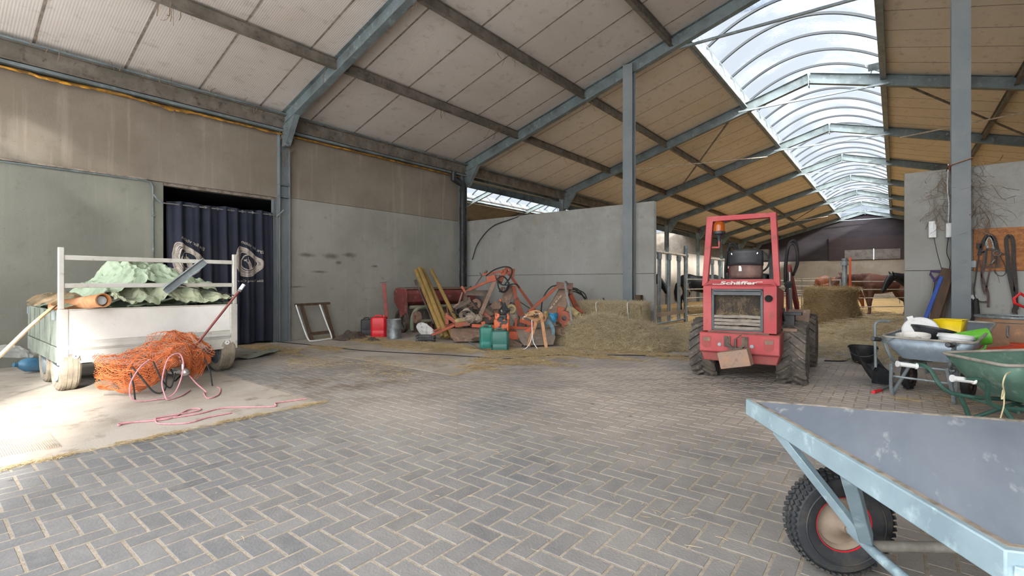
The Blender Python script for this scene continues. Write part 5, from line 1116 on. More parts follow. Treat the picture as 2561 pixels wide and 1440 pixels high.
# grille
mb = MB(); mb.box((gx0, -.68, gz0), (gx0 + .03, -.62, gz1)); mb.box((gx1 - .03, -.68, gz0), (gx1, -.62, gz1)); mb.box((gx0, -.68, gz1 - .025), (gx1, -.62, gz1)); mb.box((gx0, -.68, gz0), (gx1, -.62, gz0 + .02)); mb.box((gx0 + .02, -.7, gz1 - .075), (gx1 - .02, -.64, gz1 - .03)); gr = L(mb, 'grille_frame', 'grille_fr', bevel=.004)
mb = MB(); mb.box((gx0 + .02, -.6, gz0), (gx1 - .02, -.58, gz1)); rd = L(mb, 'radiator', 'radiator')
mb = MB()
for k in range(58): x = gx0 + .03 + k * .0094; mb.box((x, -.612, gz0 + .2), (x + .003, -.595, gz1 - .07))
mb.build('fins', M['dirty_iron'], rd)
mb = MB(); rr = random.Random(4)
for _ in range(900):
    x = rr.uniform(gx0 + .04, gx1 - .04); z = gz0 + .2 + (rr.random() ** 2.2) * .26
    if noise.noise(Vector((x * 14, 0, z * 14))) < -.02: continue
    a = rr.uniform(0, pi); l = rr.uniform(.003, .009)
    mb.beam((x - cos(a) * l, -.616 - rr.random() * .006, z - sin(a) * l), (x + cos(a) * l, -.618, z + sin(a) * l), .003, .003)
M['chaff'] = mat('dry_chaff', '847459', .95, 0, '655740', 20); o = mb.build('chaff', M['chaff'], rd, smooth=0); o['kind'] = 'stuff'
for k in range(4):
    z = gz0 + .03 + k * .045; s_ = .006 * (1 if k % 2 else -1)
    mb = MB(); mb.sweep([(gx0 + .025, -.665, z + .008), (-.12, -.672, z + .008 + s_ * .3), (.06, -.675, z + .012 + s_), (gx1 - .025, -.665, z + .008)], [(-.004, -.019), (.012, -.015), (.004, .019), (-.008, .016)], (0, 0, 1)); L(mb, 'louvre_slat', mat('dusty_louvre', '847c72', .8, 0, '6f675d', 12) if k == 0 else bpy.data.materials['dusty_louvre'], gr)
mb = MB(); mb.disc((.335, -.675, 1.105), (0, 1, 0), .042, .03, 24, .03); mb.disc((.335, -.677, 1.105), (0, 1, 0), .032, .02, 20); L(mb, 'exhaust_pipe', 'black')
mb = MB(); mb.box((-.36, -.675, .64), (.34, -.6, .68)); L(mb, 'rubber_seal', 'dirty_iron')
# rear weight and bumper
mb = MB(); mb.hexa([(-.46, -.7, .41), (.46, -.7, .41), (.46, -.3, .41), (-.46, -.3, .41), (-.46, -.7, .665), (.46, -.7, .665), (.46, -.3, .68), (-.46, -.3, .68)])
mb.hexa([(-.42, -.66, .3), (.42, -.66, .3), (.42, -.2, .28), (-.42, -.2, .28), (-.45, -.67, .42), (.45, -.67, .42), (.45, -.2, .42), (-.45, -.2, .42)])
bp = L(mb, 'rear_weight', 'lred_d', bevel=.012)
mb = MB(); mb.box((-.455, -.715, .425), (.455, -.698, .655)); L(mb, 'bumper_plate', 'lred', bevel=.01)
for x in (-.37, .34):
    mb = MB(); mb.prism([(x + a * .055, -.719, .545 + b) for a, b in ((-1, .07), (-1, -.04), (-.7, -.07), (0, -.08), (.7, -.07), (1, -.04), (1, .07))], (0, .006, 0)); mb.prism([(x + a * .045, -.722, .55 + b) for a, b in ((-1, -.01), (-.9, -.045), (0, -.07), (.9, -.045), (1, -.01))], (0, .004, 0)); L(mb, 'lamp_recess', 'lred_d')
    mb = MB(); mb.box((x - .04, -.7195, .555), (x + .045, -.7185, .6)); L(mb, 'recess_shadow_plate', 'dust')
for x in (-.21, .16):
    mb = MB(); mb.disc((x, -.72, .52), (0, 1, 0), .022, .02, 16); mb.disc((x, -.73, .52), (0, 1, 0), .012, .012, 6); L(mb, 'bolt', 'galv')
mb = MB()
for s in (-1, 1):
    mb.box((-.02 + s * .1 - .035, -.74, .5), (-.02 + s * .1 + .035, -.715, .63)); mb.beam((-.02 + s * .1, -.745, .54), (-.02 + s * .02, -.76, .47), .03, .03, (0, 1, 0)); mb.disc((-.02 + s * .1, -.745, .61), (0, 1, 0), .014, .02, 8)
mb.box((-.1, -.79, .47), (.06, -.7, .5)); mb.tube([(-.02, -.76, .44), (-.02, -.76, .6)], .016, 10); mb.tube([(-.02, -.76, .6), (.05, -.78, .66)], .008, 6); L(mb, 'tow_hitch', 'dirty_iron')
R_ = Matrix.Rotation(radians(-13), 3, 'Y') @ Matrix.Rotation(radians(-6), 3, 'Z'); mb = MB(); mb.obox((.0, -.88, .38), (.35, .14, .2), R_)
L(mb, 'hanging_weight', mat('mud_crusted_block', '8c7869', .85, 0, '9c7a64', 7, .45, .65, .3, 30, c3='6f5f53', s3=16), bevel=.006)
# right side details
mb = MB(); mb.tube([(.45, -.42, .98), (.475, -.42, .97), (.475, -.42, .88), (.475, -.36, .82)], .01, 6); mb.tube([(.45, -.36, .98), (.475, -.42, .975)], .008, 6); L(mb, 'side_handle', 'black_pl')
mb = MB(); mb.box((.44, -.12, .66), (.56, .08, .9)); mb.box((.44, -.14, .88), (.64, .02, .92)); L(mb, 'step_box', 'black_pl', bevel=.005)
mb = MB(); mb.box((.44, -.25, .68), (.6, -.05, .72)); mb.box((.44, .0, .62), (.46, .5, .9)); mb.hexa([(.44, .45, .55), (.66, .45, .55), (.66, .47, .55), (.44, .47, .55), (.44, .45, .93), (.7, .45, .93), (.7, .47, .93), (.44, .47, .93)]); L(mb, 'mud_plate', 'dust', bevel=.004)
mb = MB(); mb.box((-.6, .2, .62), (-.44, .6, .66)); mb.box((-.35, .1, .4), (.35, .75, .62)); L(mb, 'floor_frame', 'lred_d', bevel=.005)
mb = MB(); mb.tube([(.45, -.05, 1.18), (.47, .0, 1.24)], .012, 6); mb.disc((.48, .03, 1.27), (.3, 1, .3), .045, .05, 16); L(mb, 'work_lamp', 'black_pl')
# guard frame
mb = MB(); b0, b1, t0, t1 = (-.42, -.56, 1.25), (.415, -.56, 1.25), (-.385, -.44, 2.135), (.36, -.44, 2.135)
sq = [(-.034, -.04), (.034, -.04), (.034, .04), (-.034, .04)]
mb.sweep([b0, t0, t1, b1], sq, (0, 1, 0)); L(mb, 'guard_frame', 'lred', bevel=.006)
bc = bpy.data.objects.new('beacon_lamp', None); bc.location = (-.27, -.46, 0); link(bc, LD)
mb = MB(); mb.tube([(-.12, 0, 1.76), (0, 0, 1.76), (0, 0, 1.85)], .014, 8); mb.build('bracket', M['lred'], bc)
mb = MB(); mb.lathe([(.02, 1.84), (.025, 1.9), (.05, 1.93), (.075, 1.935), (.078, 1.965), (.07, 1.97)], seg=24); mb.build('base', M['black_pl'], bc)
am = mat('amber_dome', 'd5691c', .15, 0, 'b9541a', 5, trans=.55); mb = MB(); mb.lathe([(.07, 1.965), (.07, 2.04), (.062, 2.08), (.04, 2.1), (.001, 2.105)], seg=24); mb.build('dome', am, bc)
mb = MB(); mb.ball((0, 0, 2.02), .025, 10); mb.tube([(0, 0, 1.96), (0, 0, 2.0)], .012, 8); mb.build('bulb', M['chrome'], bc)
# seat and controls
mb = MB(); mb.sheet(lambda u, v: ((u - .5) * .385, -.16 - .07 * (1 - (2 * u - 1) ** 2) - .02 * v, 1.36 + .35 * v + (.02 * (1 - (2 * u - 1) ** 4) if v > .9 else 0)), 14, 6); st = L(mb, 'seat_shell', mat('brown_stained_shell', '5f4a45', .7, 0, '7a6259', 7, .45, .65), solid=.03)
mb = MB(); mb.sheet(lambda u, v: ((u - .5) * .41, -.18 - .075 * (1 - (2 * u - 1) ** 2) - .03 * v, 1.52 + .2 * v + .015 * (1 - (2 * u - 1) ** 2)), 14, 5); L(mb, 'seat_back', 'black_pl', solid=.05)
mb = MB(); mb.box((-.24, -.1, 1.3), (.24, .35, 1.42)); mb.box((-.23, .0, 1.05), (.23, .3, 1.3)); L(mb, 'seat_cushion', 'black_pl', bevel=.03)
for x in (-.15, .15):
    mb = MB(); mb.disc((x, -.26, 1.68), (0, 1, 0), .012, .012, 10); L(mb, 'seat_stud', 'chrome')
mb = MB(); mb.box((-.07, -.25, 1.45), (-.035, -.243, 1.52)); L(mb, 'paper_tag', 'white_pl')
mb = MB(); mb.tube([(.0, .75, 1.0), (.0, .62, 1.55)], .035, 10); mb.tube([(.19 * cos(a), .6 + .05 * sin(a), 1.6 + .17 * sin(a)) for a in [k * pi / 12 for k in range(24)]], .014, 8, closed=True); L(mb, 'steering_wheel', 'black_pl')
mb = MB(); mb.box((-.1, .95, 1.62), (.14, 1.1, 1.8)); mb.tube([(.02, 1.0, 1.2), (.02, 1.0, 1.62)], .04, 8); L(mb, 'console_box', 'dirty_iron', bevel=.02)
mb = MB(); mb.box((-.32, .7, .5), (.32, 1.1, 1.15)); mb.box((-.3, 1.2, .3), (.3, 2.2, .75)); L(mb, 'front_frame', 'lred_d', bevel=.01)
for s in (-1, 1):
    mb = MB(); x = s * .4; mb.beam((x, 1.0, .6), (x, .95, 1.52), .06, .22, (0, 1, 0)); mb.beam((x, .95, 1.5), (x, 2.3, .9), .06, .14, (0, 0, 1)); mb.beam((x, 2.3, .95), (x, 2.55, .35), .06, .14, (0, 1, 0)); L(mb, 'lift_arm', 'lred_d', bevel=.01)
    mb = MB(); mb.tube([(x + s * .02, .95, .7), (x + s * .02, .82, 1.2)], .035, 10); mb.tube([(x + s * .02, .82, 1.2), (x + s * .02, .8, 1.45)], .018, 8); L(mb, 'lift_cylinder', 'chrome')
    for q in range(2):
        mb = MB(); h0 = 1.72 + .05 * q; mb.tube(bez([(x - .03, .75 + .1 * q, 1.3), (x - .02, .7 + .1 * q, 1.55), (x + .02, .7 + .12 * q, h0 + .1), (x + .1, .75 + .12 * q, h0 + .1), (x + .12, .8 + .1 * q, 1.6), (x + .06, .9, 1.4)], 6), .018, 8); L(mb, 'hydraulic_hose', 'black_rub')
mb = MB(); mb.tube(bez([(.26, -.1, 1.62), (.33, .0, 1.58), (.36, .1, 1.4), (.3, .1, 1.25)], 6), .012, 6); mb.tube(bez([(.28, -.05, 1.5), (.36, .0, 1.46), (.38, .05, 1.3)], 6), .01, 6); mb.box((.27, -.1, 1.3), (.33, .3, 1.62)); L(mb, 'wiring', 'black_rub')
mb = MB(); mb.sheet(lambda u, v: ((u - .5) * 1.3, 2.5 + .45 * sin(v * pi * .8) * 1, .06 + .55 * (v) ** 1.2), 2, 10); L(mb, 'bucket', 'dirty_iron', solid=.02)
# ================================================================== stable: fences, bales, horses
def gate(a, b, zs, lab, posts=(0, 1), r=.017, pr=.024, mt='galv', htop=None):
    a, b = Vector(a), Vector(b); a.z = b.z = 0; t = thing('tube_gate', lab, 'gate', tuple(a), group='tube gates of the stable')
    for z in zs:
        mb = MB(); mb.tube([a + Vector((0, 0, z)), b + Vector((0, 0, z))], r, 8); mb.build('rail', M['railw'], t, world=True)
    for u in posts:
        p = a + (b - a) * u; mb = MB(); mb.tube([p + Vector((0, 0, .03)), p + Vector((0, 0, (htop or max(zs)) + .03))], pr, 8); mb.build('upright', M[mt], t, world=True)
    return t
M['railw'] = mat('dull_white_rail', 'c2bbb0', .55, .1, '9a9083', 5)
zs5 = [.25, .53, .8, 1.08, 1.4]
g0 = D(1716, 700, 15.3); g1 = D(1880, 700, 18.6); g2 = D(1974, 700, 25.0); g3 = D(2076, 700, 16.8); g4 = D(2128, 700, 16.6); g5 = D(2330, 700, 17.3)
gate(g0, g1, zs5, 'pale tube gate behind the loader, beginning at the tall feed fence post', (0, .5, 1))
gate(g1 + Vector((.1, .1, 0)), g2, zs5, 'far pale tube gate behind the loader hoses', (0, 1))
gate(g2 + Vector((.1, -.1, 0)), g3, [z * 1.04 for z in zs5] , 'pale tube gate running from behind the loader to the round bale', (0, .35, 1))
gate(g3 + Vector((.06, 0, 0)), D(2102, 700, 15.9), [.5, .8, 1.1, 1.38], 'short tube gate section above the round bale', (1,))
gate(g4, g5, [.17, .45, .76, 1.05, 1.33], 'tube gate in front of the brown horse at right, its end post by the bale', (0, 1))
gate(D(1860, 700, 31), D(2250, 700, 29), zs5, 'farthest tube gate in front of the back wall', (0, .3, .6, 1))
t = thing('steel_post', 'galvanised round post with a clamp head rising behind the round bale', 'post', tuple(D(2112, 700, 15.9) * Vector((1, 1, 0))))
mb = MB(); mb.tube([(0, 0, 0), (0, 0, 2.02)], .075, 14); mb.build('post', M['galv'], t)
mb = MB(); mb.disc((0, 0, 1.92), (0, 0, 1), .11, .12, 14); mb.disc((0, 0, 2.06), (0, 0, 1), .08, .06, 14); mb.box((-.12, -.03, 1.9), (.12, .03, 1.96)); mb.build('clamp', M['galv'], t)
mb = MB(); p = D(2126, 700, 16.3); mb.box((p.x - .03, p.y - .03, .0), (p.x + .03, p.y + .03, 2.14)); top(mb.build('orange_post', mat('orange_stake', 'c8562c', .6)), 'thin orange stake standing just right of the galvanised post', 'post')
# feed fence along the aisle
FX = -5.38
def feed_fence(y0, y1, ys, lab, post=None):
    t = thing('feed_fence', lab, 'feed fence', (FX, y0, 0), group='feed fences of the stable')
    mb = MB(); mb.tube([(FX, y0, 2.18), (FX, y1, 2.18)], .035, 10); mb.build('top_rail', M['railw'], t, world=True)
    mb = MB(); mb.box((FX - .03, y0, .3), (FX + .03, y1, .42)); mb.build('lower_board', M['wood_grey'], t, world=True)
    mb = MB(); mb.tube([(FX, y0, .1), (FX, y1, .1)], .03, 8); mb.build('bottom_rail', M['galv'], t, world=True)
    for y in ys:
        mb = MB()
        for k in range(4): mb.tube([(FX, y - .1 + k * .067, .1), (FX, y - .1 + k * .067, 2.0)], .012 if 0 < k < 3 else .02, 6)
        mb.box((FX - .03, y - .13, 1.98), (FX + .03, y + .13, 2.16)); mb.tube([(FX, y - .12, 1.15), (FX, y + .12, 1.15)], .012, 6); mb.build('bar_group', M['galv'], t, world=True)
    if post:
        mb = MB(); mb.tube([(FX, post, .0), (FX, post, 2.5)], .065, 12); mb.disc((FX, post, 2.16), (0, 0, 1), .09, .08, 12); mb.build('post', M['galv'], t, world=True)
M['wood_grey'] = mat('grey_brown_board', '8a7b6a', .8, 0, '6d6053', 6, stretch=(1, .2, 1))
feed_fence(11.3, 15.95, [11.8, 12.75, 13.68, 14.45, 15.3], 'tall galvanised feed fence just beyond the end of the cross wall', 15.95)
feed_fence(18.0, 22.5, [18.15, 18.9, 19.85, 20.8, 21.7], 'tall feed fence farther back, seen through the loader guard frame')
mb = MB(); rr = random.Random(8)
for _ in range(7):
    P = [Vector((FX + .03, 15.9, 1.3))]
    for q in range(7): P.append(P[-1] + Vector((rr.gauss(.01, .03), rr.gauss(0, .05), -rr.uniform(.02, .14))))
    mb.tube(bez(P, 3), .009, 5)
top(mb.build('rope', M['twine']), 'knotted pale rope hanging from the feed fence post', 'rope')

# hay and straw -----------------------------------------------------
def blades(pts, dirs, L_, wdt, bend, rng_):
    """numpy: thin 3-sided straws with one bend"""
    n = len(pts); P = np.array(pts); Dv = np.array(dirs); Dv /= np.linalg.norm(Dv, axis=1)[:, None]
    ln = rng_.uniform(L_[0], L_[1], n)[:, None]; wd = rng_.uniform(wdt[0], wdt[1], n)[:, None]
    r = rng_.normal(size=(n, 3)); s1 = np.cross(Dv, r); s1 /= np.linalg.norm(s1, axis=1)[:, None]; s2 = np.cross(Dv, s1)
    mid = P + s1 * rng_.uniform(-bend, bend, n)[:, None] * ln
    A = P - Dv * ln / 2; B = P + Dv * ln / 2; V_ = []
    for c_, k in ((A, .7), (mid, 1), (B, .5)):
        for a in (0, 2 * pi / 3, 4 * pi / 3): V_.append(c_ + (s1 * cos(a) + s2 * sin(a)) * wd * k / 2)
    V_ = np.stack(V_, 1)                       # n,9,3
    base = (np.arange(n) * 9)[:, None]
    quads = np.array([[0, 1, 4, 3], [1, 2, 5, 4], [2, 0, 3, 5], [3, 4, 7, 6], [4, 5, 8, 7], [5, 3, 6, 8]])
    F = (base[:, :, None] + quads[None]).reshape(-1, 4)
    return V_.reshape(-1, 3), F, n
def hay_mat(name, cols):
    m = attr_mat(name, cols, .85); b = m.node_tree.nodes['Principled BSDF']; b.inputs['Specular IOR Level'].default_value = .25; return m
M['hay'] = hay_mat('dry_hay', ['a09377', 'bbad8f', 'cec0a3', 'b0a180', 'dfd3b8'])
M['straw'] = hay_mat('golden_straw', ['94815f', 'b39d75', 'cab58c', 'a28d68', 'ddcda8'])
M['hay_core'] = mat('hay_core', '85775c', .95, 0, '9a8b6b', 14, .4, .65, .8, 60)
M['bale_core'] = mat('round_bale_core', '7d694d', .95, 0, '95805e', 8, .4, .65, .8, 50)
def stuff_blades(name, V_, F, n, mt, lab, cat, parent=None, kind='stuff', seed=1):
    me = bpy.data.meshes.new(name); me.vertices.add(len(V_)); me.vertices.foreach_set('co', V_.astype(np.float32).ravel())
    me.loops.add(len(F) * 4); me.loops.foreach_set('vertex_index', F.astype(np.int32).ravel())
    me.polygons.add(len(F)); me.polygons.foreach_set('loop_start', np.arange(len(F), dtype=np.int32) * 4); me.update(calc_edges=True)
    a = me.attributes.new('tone', 'FLOAT', 'FACE'); a.data.foreach_set('value', np.repeat(np.random.RandomState(seed).rand(n), 6).astype(np.float32))
    me.materials.append(M[mt]); o = bpy.data.objects.new(name, me); link(o, parent)
    if parent is None: top(o, lab, cat, kind=kind)
    elif kind: o['kind'] = kind
    return o
def scatter_floor(name, lab, patches, mt='straw', L_=(.03, .14), wd=(.002, .0045), seed=1, zj=.012, zfun=None):
    rg = np.random.RandomState(seed); pts = []; dirs = []
    for cx, cy, rx, ry, n in patches:
        a = rg.uniform(0, 2 * pi, n); r = np.sqrt(rg.uniform(0, 1, n)) * (1 + .35 * np.sin(a * 3 + cx) + .2 * np.sin(a * 7 + cy))
        x = cx + np.cos(a) * r * rx; y = cy + np.sin(a) * r * ry
        z = .004 + np.abs(rg.normal(0, zj, n)); 
        if zfun is not None: z = z + np.array([zfun(p, q) for p, q in zip(x, y)])
        pts.append(np.stack([x, y, z], 1)); d = rg.normal(size=(n, 3)); d[:, 2] *= .12; dirs.append(d)
    V_, F, n = blades(np.concatenate(pts), np.concatenate(dirs), L_, wd, .12, rg)
    V_[:, 2] = np.maximum(V_[:, 2], .002); stuff_blades(name, V_, F, n, mt, lab, 'straw', seed=seed)
# square bale
t = thing('hay_bale', 'square bale of grey-green hay standing before the cross wall', 'hay bale', (-4.98, 9.9, 0), YAW * .25)
bx, by, bz = 1.5, .62, .84
def bale_pts(n, sx, sy, sz, rg, z0=.0):
    P = rg.uniform(-.5, .5, (n, 3)); f = rg.randint(0, 5, n)
    P[f == 0, 1] = -.5; P[f == 1, 1] = .5; P[f == 2, 0] = -.5; P[f == 3, 0] = .5; P[f == 4, 2] = .5; P[:, 2] += .5
    k = P * np.array([sx, sy, sz]); k += rg.normal(0, .008, k.shape); k[:, 2] = np.maximum(k[:, 2], .01); return k
rg = np.random.RandomState(5)
mb = MB(); mb.box((-bx / 2 + .02, -by / 2 + .02, 0), (bx / 2 - .02, by / 2 - .02, bz - .02)); bmesh.ops.subdivide_edges(mb.bm, edges=mb.bm.edges, cuts=10, use_grid_fill=True)
for v in mb.bm.verts:
    n_ = noise.noise(v.co * 4); k = 1 - .06 * abs(v.co.z / bz - .5) * 2 * (abs(v.co.x) > bx * .4); v.co.x *= k; v.co += Vector((v.co.x, v.co.y, 0)).normalized() * n_ * .025
mb.build('body', M['hay_core'], t)
P = bale_pts(15000, bx, by, bz, rg); dr = rg.normal(size=P.shape); dr[:, 2] *= 1.3; dr[:, 1] *= .5
V_, F, n = blades(P, dr, (.04, .17), (.0025, .005), .15, rg); stuff_blades('stalks', V_, F, n, 'hay', None, None, t, 'stuff', 3)
for x in (-.25, .45):
    mb = MB(); mb.tube(bez([(x, -by / 2 - .02, .02), (x + .01, -by / 2 - .025, .5), (x - .02, -by / 2 - .02, bz), (x, 0, bz + .01), (x, by / 2, bz)], 6), .009, 6); mb.build('twine', M['white_pl'], t)
# loose heap in front
def heap_h(x, y):
    h = 0
    for cx, cy, rx, ry, hh in ((-4.75, 8.85, .95, .6, .62), (-4.0, 9.0, .75, .6, .5), (-5.45, 8.9, .7, .5, .34), (-3.3, 9.7, .8, .7, .2), (-3.6, 10.4, .9, .5, .2)):
        d = ((x - cx) / rx) ** 2 + ((y - cy) / ry) ** 2; h = max(h, hh * max(0, 1 - d) ** .8) if d < 1 else h
    return h * (1 + .25 * noise.noise(Vector((x * 3, y * 3, 0))))
t = thing('hay_heap', 'loose heap of grey-green hay fallen in front of the square bale', 'hay', (-4.6, 8.9, 0), kind='stuff')
mb = MB(); mb.sheet(lambda u, v: (-6.3 + 3.9 * u, 8.2 + 2.8 * v, heap_h(-6.3 + 3.9 * u, 8.2 + 2.8 * v) - .02), 60, 44); mb.build('core', M['hay_core'], t, world=True, kind='stuff')
rg = np.random.RandomState(6); x = rg.uniform(-6.3, -2.3, 70000); y = rg.uniform(8.1, 11, 70000); hh = np.array([heap_h(a, b) for a, b in zip(x, y)]); k = hh > .012
x, y, hh = x[k][:26000], y[k][:26000], hh[k][:26000]; P = np.stack([x, y, hh + rg.normal(0, .018, len(x))], 1); dr = rg.normal(size=P.shape); dr[:, 2] *= .55
V_, F, n = blades(P, dr, (.08, .34), (.003, .0065), .2, rg); V_[:, 2] = np.maximum(V_[:, 2], .004); V_ -= np.array([-4.6, 8.9, 0]); stuff_blades('stalks', V_, F, n, 'hay', None, None, t, 'stuff', 4)
# round bale
t = thing('round_bale', 'round brown hay bale standing on end beside the aisle, torn loose on its right', 'hay bale', (-1.36, 15.35, 0))
def rb(a, z): return (.56 + .03 * sin(a * 3) + .05 * noise.noise(Vector((cos(a) * 2, sin(a) * 2, z * 2)))) * (1 + .05 * sin(z / 1.13 * pi)) + (.22 * max(0, cos(a + .4)) * max(0, 1 - z / .8))
mb = MB(); n = 40; rings = []
for z in [0, .2, .4, .6, .8, .95, 1.04, 1.1, 1.13]:
    rings.append([mb.v((cos(a) * (rb(a, z) - (.03 if z > 1.12 else 0)), sin(a) * (rb(a, z) - (.03 if z > 1.12 else 0)), z)) for a in [q * 2 * pi / n for q in range(n)]])
for A, B in zip(rings, rings[1:]):
    for i in range(n): mb.f([A[i], A[(i + 1) % n], B[(i + 1) % n], B[i]])
mb.f(rings[-1]); mb.build('body', M['bale_core'], t)
rg = np.random.RandomState(9); N_ = 11000; a = rg.uniform(0, 2 * pi, N_); z = rg.uniform(0, 1.13, N_); P = np.array([(cos(q) * rb(q, w_), sin(q) * rb(q, w_), w_) for q, w_ in zip(a, z)]); kk = rg.rand(N_) < .16; P[kk, :2] *= np.sqrt(rg.rand(kk.sum()))[:, None]; P[kk, 2] = 1.135
P += rg.normal(0, .012, P.shape); dr = np.stack([-np.sin(a), np.cos(a), rg.normal(0, .5, N_)], 1) + rg.normal(0, .5, P.shape); V_, F, n = blades(P, dr, (.06, .26), (.004, .008), .15, rg); V_[:, 2] = np.maximum(V_[:, 2], .004)
M['bale_hay'] = hay_mat('brown_bale_hay', ['7d6b4e', '9c8762', 'b39c72', '8c7755', 'c9b28a']); stuff_blades('stalks', V_, F, n, 'bale_hay', None, None, t, 'stuff', 5)
# loose hay and bedding
def bed_h(x, y): return max(0, .1 * (1 - ((x + .3) / 1.6) ** 2) * (1 - ((y - 15.2) / 1.9) ** 2)) if abs(x + .3) < 1.6 and abs(y - 15.2) < 1.9 else 0
mb = MB(); mb.sheet(lambda u, v: (-2.6 + 4.8 * u, 12.9 + 4.6 * v, (.34 * max(0, sin(u * pi)) * max(0, sin(v * pi)) * (1 + noise.noise(Vector((u * 5, v * 5, 0)))) - .02)), 40, 40); 
ob = mb.build('loose_hay', M['bale_core']); top(ob, 'low spread of loose hay on the floor around the round bale', 'hay', kind='stuff')
def lh(x, y):
    u, v = (x + 2.6) / 4.8, (y - 12.9) / 4.6
    return .34 * max(0, sin(u * pi)) * max(0, sin(v * pi)) * (1 + noise.noise(Vector((u * 5, v * 5, 0)))) if 0 < u < 1 and 0 < v < 1 else 0
scatter_floor('hay_litter', 'hay strewn over the aisle floor between the cross walls', [(-.2, 14.6, 2.2, 2.4, 12000), (-1.8, 12.6, 2.8, 1.3, 5500), (-3.5, 11.2, 1.2, 1.4, 5500), (-4.9, 13, .6, 3, 4000), (.6, 12.0, 1.5, 1.2, 5000), (-.9, 10.9, 1.5, .9, 2500), (-4.4, 16.6, .9, 2.4, 3000)], 'hay', (.06, .26), (.003, .007), 3, .02, lh)
scatter_floor('straw_bedding', 'golden straw bedding covering the stable floor', [(-7.7, 19, 2.2, 8, 9000), (-2.6, 24, 3.2, 5, 6000), (.5, 21, 3, 4, 6000)], 'straw', (.1, .4), (.006, .012), 4, .03)
S1 = [(ground(*p).x, ground(*p).y, rx, ry, n) for p, rx, ry, n in (((1150, 872), .9, .45, 3500), ((1010, 862), 1.2, .5, 4200), ((900, 848), .9, .5, 2500), ((1290, 885), .8, .4, 3500), ((1240, 905), .5, .22, 1200), ((1430, 885), 1.0, .35, 3500), ((1600, 885), 1.3, .35, 3000), ((1330, 905), .6, .3, 1300), ((1200, 920), .35, .2, 400), ((820, 872), .5, .2, 900), ((700, 876), .8, .25, 1300), ((640, 868), .6, .3, 800), ((780, 905), 1.0, .4, 500), ((960, 910), .7, .25, 220), ((1100, 903), .5, .2, 160), ((980, 940), .9, .4, 220))]
scatter_floor('straw_litter', 'loose golden straw scattered around the machinery and over the slab', S1, 'straw', (.03, .14), (.0022, .0045), 6, .014)
edge = []
for k in range(60): y = .35 + k * .042; edge.append((-4.86 + .02 * sin(k), y, .05, .05, 34 if (k % 17) < 11 else 8))
for k in range(60): y = 4.75 + k * .05; edge.append((-4.85 + .03 * sin(k * .7), y, .06, .05, 26))
scatter_floor('straw_litter', 'thin line of straw lying along the edge of the concrete slabs', edge, 'straw', (.02, .08), (.0014, .003), 7, .006)
S2 = [(ground(*p).x, ground(*p).y, rx, ry, n) for p, rx, ry, n in (((2270, 1000), .16, .12, 200), ((2400, 1000), .5, .3, 500), ((2480, 1040), .4, .12, 260), ((2310, 965), .3, .3, 220), ((2230, 940), .5, .4, 220), ((2130, 900), .6, .3, 400), ((2060, 960), .5, .4, 60), ((1800, 1010), 1.0, .6, 40), ((1300, 1200), 2.0, 1.0, 70), ((700, 1250), 1.3, .5, 36), ((1750, 1300), .7, .35, 26), ((2010, 1000), .4, .2, 40))]
scatter_floor('straw_litter', 'sparse single straws scattered over the pavers and under the wheelbarrows', S2, 'straw', (.015, .09), (.0014, .003), 8, .003)

